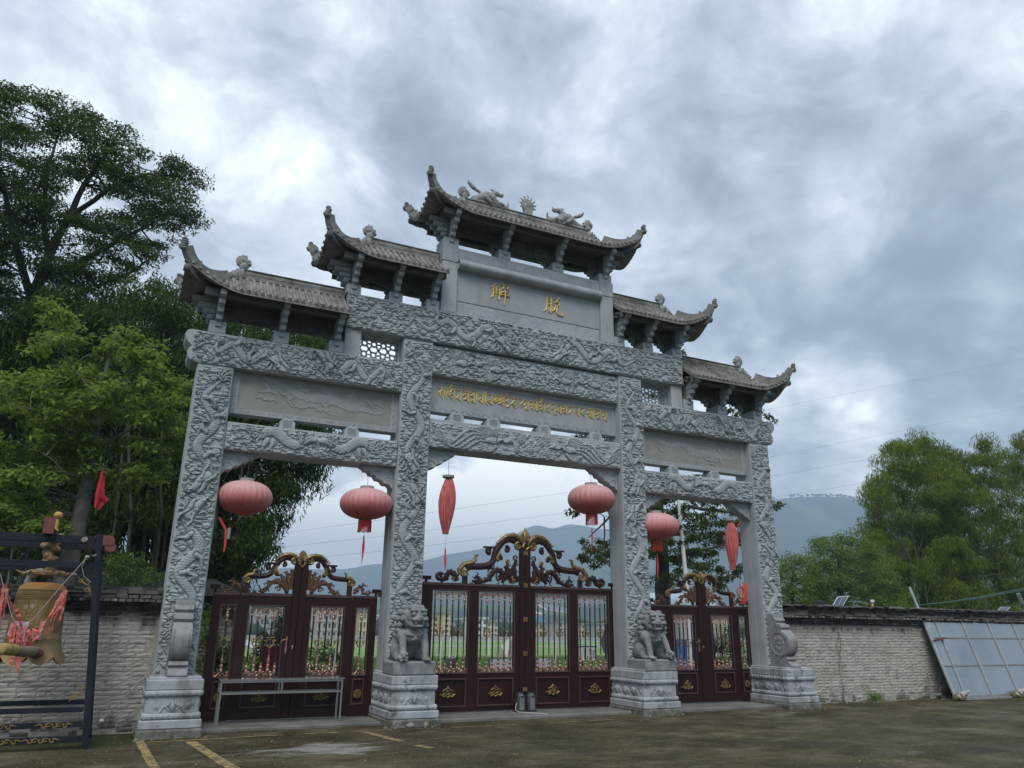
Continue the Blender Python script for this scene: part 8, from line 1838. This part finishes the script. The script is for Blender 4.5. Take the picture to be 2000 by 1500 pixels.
# pale A-frame of netting in the field
t_ = thing('net_frame', 'pale netting draped over stakes at the field edge near the gate post', 'netting', tuple(P(985, 1275, 14))); q = MB(); A_ = P(1000, 1243, 14)
for u in (965, 978, 992, 1010): q.tube([tuple(A_), tuple(P(u, 1282, 14+rng.uniform(-.5, .5)))], .02, 5)
q.add([A_, P(965, 1282, 14.3), P(990, 1284, 13.6), P(1010, 1280, 14.3), P(978, 1262, 13.9)], [[0, 4, 1], [4, 2, 1], [0, 3, 2, 4]]); q.build('net', mat('pale_net', (.45, .46, .36), 9, .9), t_)
# ================================================================== THE VILLAGE
cols = {'cream': (.50, .42, .30), 'white': (.62, .62, .60), 'grey': (.33, .33, .33), 'pink': (.42, .36, .35), 'yellow': (.55, .43, .22), 'brick': (.34, .22, .18)}
MV = {k: mat('village_%s_wall' % k, [(.3, tuple(x*.85 for x in c_)), (.7, c_)], .25, .9) for k, c_ in cols.items()}
M_WIN = mat('dark_window', (.05, .055, .065), 2, .25); M_RFV = mat('grey_roof_slab', (.24, .24, .24), 1, .8); M_RFB = mat('blue_tin_roof', (.12, .22, .38), 1, .5)
winme = {}
def house(name, label, u0, u1, vt, Y, colr, floors, bays, roof_='flat', vb=1252, dep=9):
    a = P(u0, vt, Y); b2 = P(u1, vt, Y); x0, x1 = a[0], b2[0]; zt = (a[2]+b2[2])/2; zb_ = -2.0; t_ = thing(name, label, 'house', ((x0+x1)/2, Y, zb_), 0, 'village houses across the paddies')
    w = MB().box(x0, x1, Y, Y+dep, zb_-.5, zt).build('wall', MV[colr], t_)
    if roof_ == 'flat': MB().box(x0-.3, x1+.3, Y-.3, Y+dep+.3, zt+.01, zt+.45).build('roof', M_RFV if colr != 'white' else MV['white'], t_)
    else:
        q = MB(); q.prism([(x0-.5, zt+.01), (x1+.5, zt+.01), ((x0+x1)/2, zt+2.2)], Y-.5, Y+dep+.5); q.build('roof', M_RFB if roof_ == 'blue' else M_RFV, t_)
    fh = (zt-zb_)/floors; bw = (x1-x0)/bays; ww, wh = bw*.42, fh*.48; key = (round(ww, 1), round(wh, 1))
    if key not in winme: q = MB().box(-ww/2, ww/2, -.06, .1, -wh/2, wh/2); me = bpy.data.meshes.new('window'); me.from_pydata(q.v, [], q.f); me.materials.append(M_WIN); winme[key] = me
    for f in range(floors):
        MB().box(x0-.12, x1+.12, Y-.14, Y-.005, zb_+fh*(f+1)-.25, zb_+fh*(f+1)-.02).build('floor_band', M_RFV if colr in ('pink', 'grey') else MV['white'], t_) if floors > 1 and f < floors-1 else None
        for k in range(bays): link('window', winme[key], t_, (x0+bw*(k+.5)-(x0+x1)/2, 0, fh*(f+.52)))
    return t_
vill = [(622, 662, 1180, 190, 'pink', 4, 4, 'flat', 'unfinished pinkish four-storey block seen through the left gate'), (640, 672, 1172, 215, 'brick', 5, 3, 'flat', 'taller brick frame block behind the pinkish one'), (703, 724, 1196, 200, 'cream', 3, 3, 'flat', 'cream house beside the second pillar in the left gate'), (726, 742, 1204, 210, 'white', 3, 2, 'flat', 'narrow white house at the right end of the left gate'),
        (560, 590, 1190, 230, 'white', 3, 3, 'flat', 'white house glimpsed over the bush in the left gate'), (500, 540, 1185, 210, 'grey', 3, 4, 'flat', 'grey house behind the left window of the left gate'),
        (838, 866, 1205, 200, 'cream', 4, 3, 'flat', 'cream four-storey house at the left end of the middle gate'), (866, 880, 1198, 195, 'yellow', 5, 1, 'flat', 'yellow stair tower of the cream house'), (880, 902, 1212, 215, 'grey', 3, 3, 'flat', 'grey house behind the left bars of the middle gate'), (904, 918, 1216, 220, 'yellow', 2, 2, 'flat', 'low yellow house with white ground floor'),
        (931, 952, 1209, 185, 'white', 3, 2, 'flat', 'tall white house left of the middle of the middle gate'), (952, 972, 1215, 205, 'cream', 3, 3, 'flat', 'cream terrace house right of the tall white one'), (972, 990, 1218, 210, 'pink', 3, 3, 'flat', 'pinkish terrace house near the gate post'), (978, 1006, 1206, 235, 'grey', 4, 4, 'flat', 'grey block standing behind the terrace near the gate post'), (1008, 1034, 1218, 220, 'white', 3, 3, 'flat', 'white house hidden partly by the gate posts'),
        (1040, 1062, 1216, 190, 'yellow', 2, 2, 'blue', 'yellow barn with blue tin roof right of the gate posts'), (1064, 1090, 1222, 215, 'white', 2, 3, 'flat', 'low white house behind the solar street lamp'), (1092, 1114, 1216, 195, 'pink', 3, 3, 'flat', 'pinkish house right of the solar street lamp'), (1122, 1142, 1220, 205, 'cream', 3, 3, 'flat', 'cream house in the right window of the middle gate'), (1143, 1168, 1224, 215, 'white', 2, 3, 'flat', 'white house in the right window of the middle gate'), (1168, 1196, 1220, 200, 'grey', 3, 3, 'flat', 'grey house at the right end of the middle gate'),
        (1110, 1132, 1212, 250, 'grey', 4, 3, 'flat', 'grey block behind the pinkish house'), (906, 934, 1210, 260, 'white', 4, 4, 'flat', 'white block far behind the yellow house'), (1330, 1362, 1205, 210, 'white', 3, 4, 'flat', 'white house glimpsed over the shed in the right gate'), (1410, 1440, 1208, 200, 'cream', 3, 3, 'flat', 'cream house glimpsed behind the bush in the right gate')]
for u0, u1, vt, Y, cc, fl, by, rf_, lab in vill: house('village_house', lab, u0, u1, vt, Y, cc, fl, by, rf_)
q = MB()
for i in range(260):                                          # hillside hamlet and roadside trees, one dark green mass of little crowns
    u = rng.uniform(480, 1480); Y = rng.uniform(205, 300); x = P(u, 1230, Y)[0]; s_ = rng.uniform(1.5, 3.6); q.ell((x, Y, -2+s_*.8), (s_*1.5, s_, s_), 7, 5)
q.build('village_trees', M_FARLEAF, smooth=True, kind='stuff')
MB().box(-10, 200, 168, 168.6, -2, -.9).build('field_wall', MV['grey'], tag(thing('field_wall', 'long low grey wall at the far edge of the paddies', 'wall', (90, 168, -2))))
# old brick house behind the left gate
t_ = thing('brick_outhouse', 'old brick outhouse gable seen behind the left panel of the left gate', 'outhouse', (P(415, 1300, 4.6)[0], 4.6, 0)); a = P(385, 1165, 4.6); b2 = P(462, 1165, 4.6)
MB().box(a[0]-2.5, b2[0], 4.6, 7.5, -.1, a[2]).build('wall', M_BRICKS[1], t_); MB().prism([(a[0]-2.8, a[2]+.01), (b2[0]+.25, a[2]+.01), (b2[0]-.5, a[2]+.35), (a[0]-2.8, a[2]+.5)], 4.3, 7.8).build('roof', M_ROOFD, t_)
q = MB()
for r_ in range(26):
    for k in range(7):
        x = b2[0]-.12-k*.25-(.12 if r_ % 2 else 0); q.box(x-.11, x+.11, 4.575, 4.599, .05+r_*.075, .05+r_*.075+.06)
q.build('brickwork', M_BRICKS[3], t_, kind='stuff')
# red flag by the young tree
t_ = thing('red_flag', 'torn red pennant hanging beside the young tree trunk', 'flag', tuple(P(198, 950, 1.9))); q = MB()
fl = [(202, 916), (199, 935), (192, 960), (184, 990), (193, 997), (203, 985), (213, 976), (204, 965), (203, 940)]
q.prism([(P(u, v, 1.9)[0], P(u, v, 1.9)[2]) for u, v in fl], 1.89, 1.91); q.tube([tuple(P(201, 918, 1.87)), tuple(P(192, 965, 1.86)), tuple(P(187, 992, 1.88))], [.02, .05, .03], 6); q.tube([tuple(P(203, 930, 1.88)), tuple(P(200, 970, 1.86)), tuple(P(206, 980, 1.88))], [.012, .04, .02], 6); q.build('cloth', mat('red_flag_cloth', [(.3, (.36, .012, .02)), (.7, (.55, .03, .04))], 5, .7), t_, smooth=True, angle=50); MB().tube([tuple(P(201, 917, 1.9)), tuple(P(206, 870, 2.4))], .004, 4).build('string', M_WIRE, t_)
# ================================================================== OVERHEAD LINES
M_LINE = mat('power_line', (.10, .11, .12), 5, .6)
lines = [([(380, 1062), (532, 1044), (750, 1015), (950, 985), (1118, 960), (1300, 931), (1500, 893), (2000, 795), (2300, 730)], 70, 'uppermost power line crossing behind the archway bays'), ([(380, 1090), (522, 1072), (750, 1047), (1118, 1000), (1300, 968), (1500, 931), (2000, 845), (2300, 790)], 70, 'second power line crossing behind the archway bays'),
         ([(420, 1112), (635, 1087), (750, 1076), (1118, 1031), (1300, 1003), (1500, 973), (2000, 895), (2300, 850)], 70, 'lowest power line just above the mountain skyline'), ([(1340, 830), (1495, 801), (1560, 788), (2000, 700), (2300, 640)], 70, 'high power line right of the archway only')]
for pts, Y, lab in lines: t_ = thing('power_line', lab, 'power line', tuple(P(*pts[0], Y)), 0, 'power lines over the fields'); MB().tube([tuple(P(u, v, Y)) for u, v in pts], .011, 4).build('wire', M_LINE, t_)
t_ = thing('cable_bundle', 'bundle of green cables sagging above the leaning glass frame', 'cables', tuple(P(1800, 1180, 1.5)))
for k in range(3): MB().tube([tuple(P(u, v-k*2.2*(u-1790)/210, 1.5)) for u, v in ((1792, 1182), (1850, 1177), (1910, 1169), (1960, 1160), (2020, 1150), (2300, 1095))], .009, 4).build('cable', mat('green_cable', (.05, .12, .10), 5, .5) if k == 0 else bpy.data.materials['green_cable'], t_)
t_ = thing('tube_light', 'grey tube light on a bent arm above the glass frame at the right edge', 'light', tuple(P(1995, 1180, .6))); MB().tube([tuple(s6(1945, 140, .6)), tuple(s6(1985, 235, .6))], .05, 10).build('tube', M_STEEL, t_, smooth=True); MB().tube([tuple(s6(1985, 235, .6)), tuple(s6(2010, 300, .6)), (s6(2010, 300, .6)[0], .6, 2.0)], .015, 6).build('arm', M_STEEL, t_)
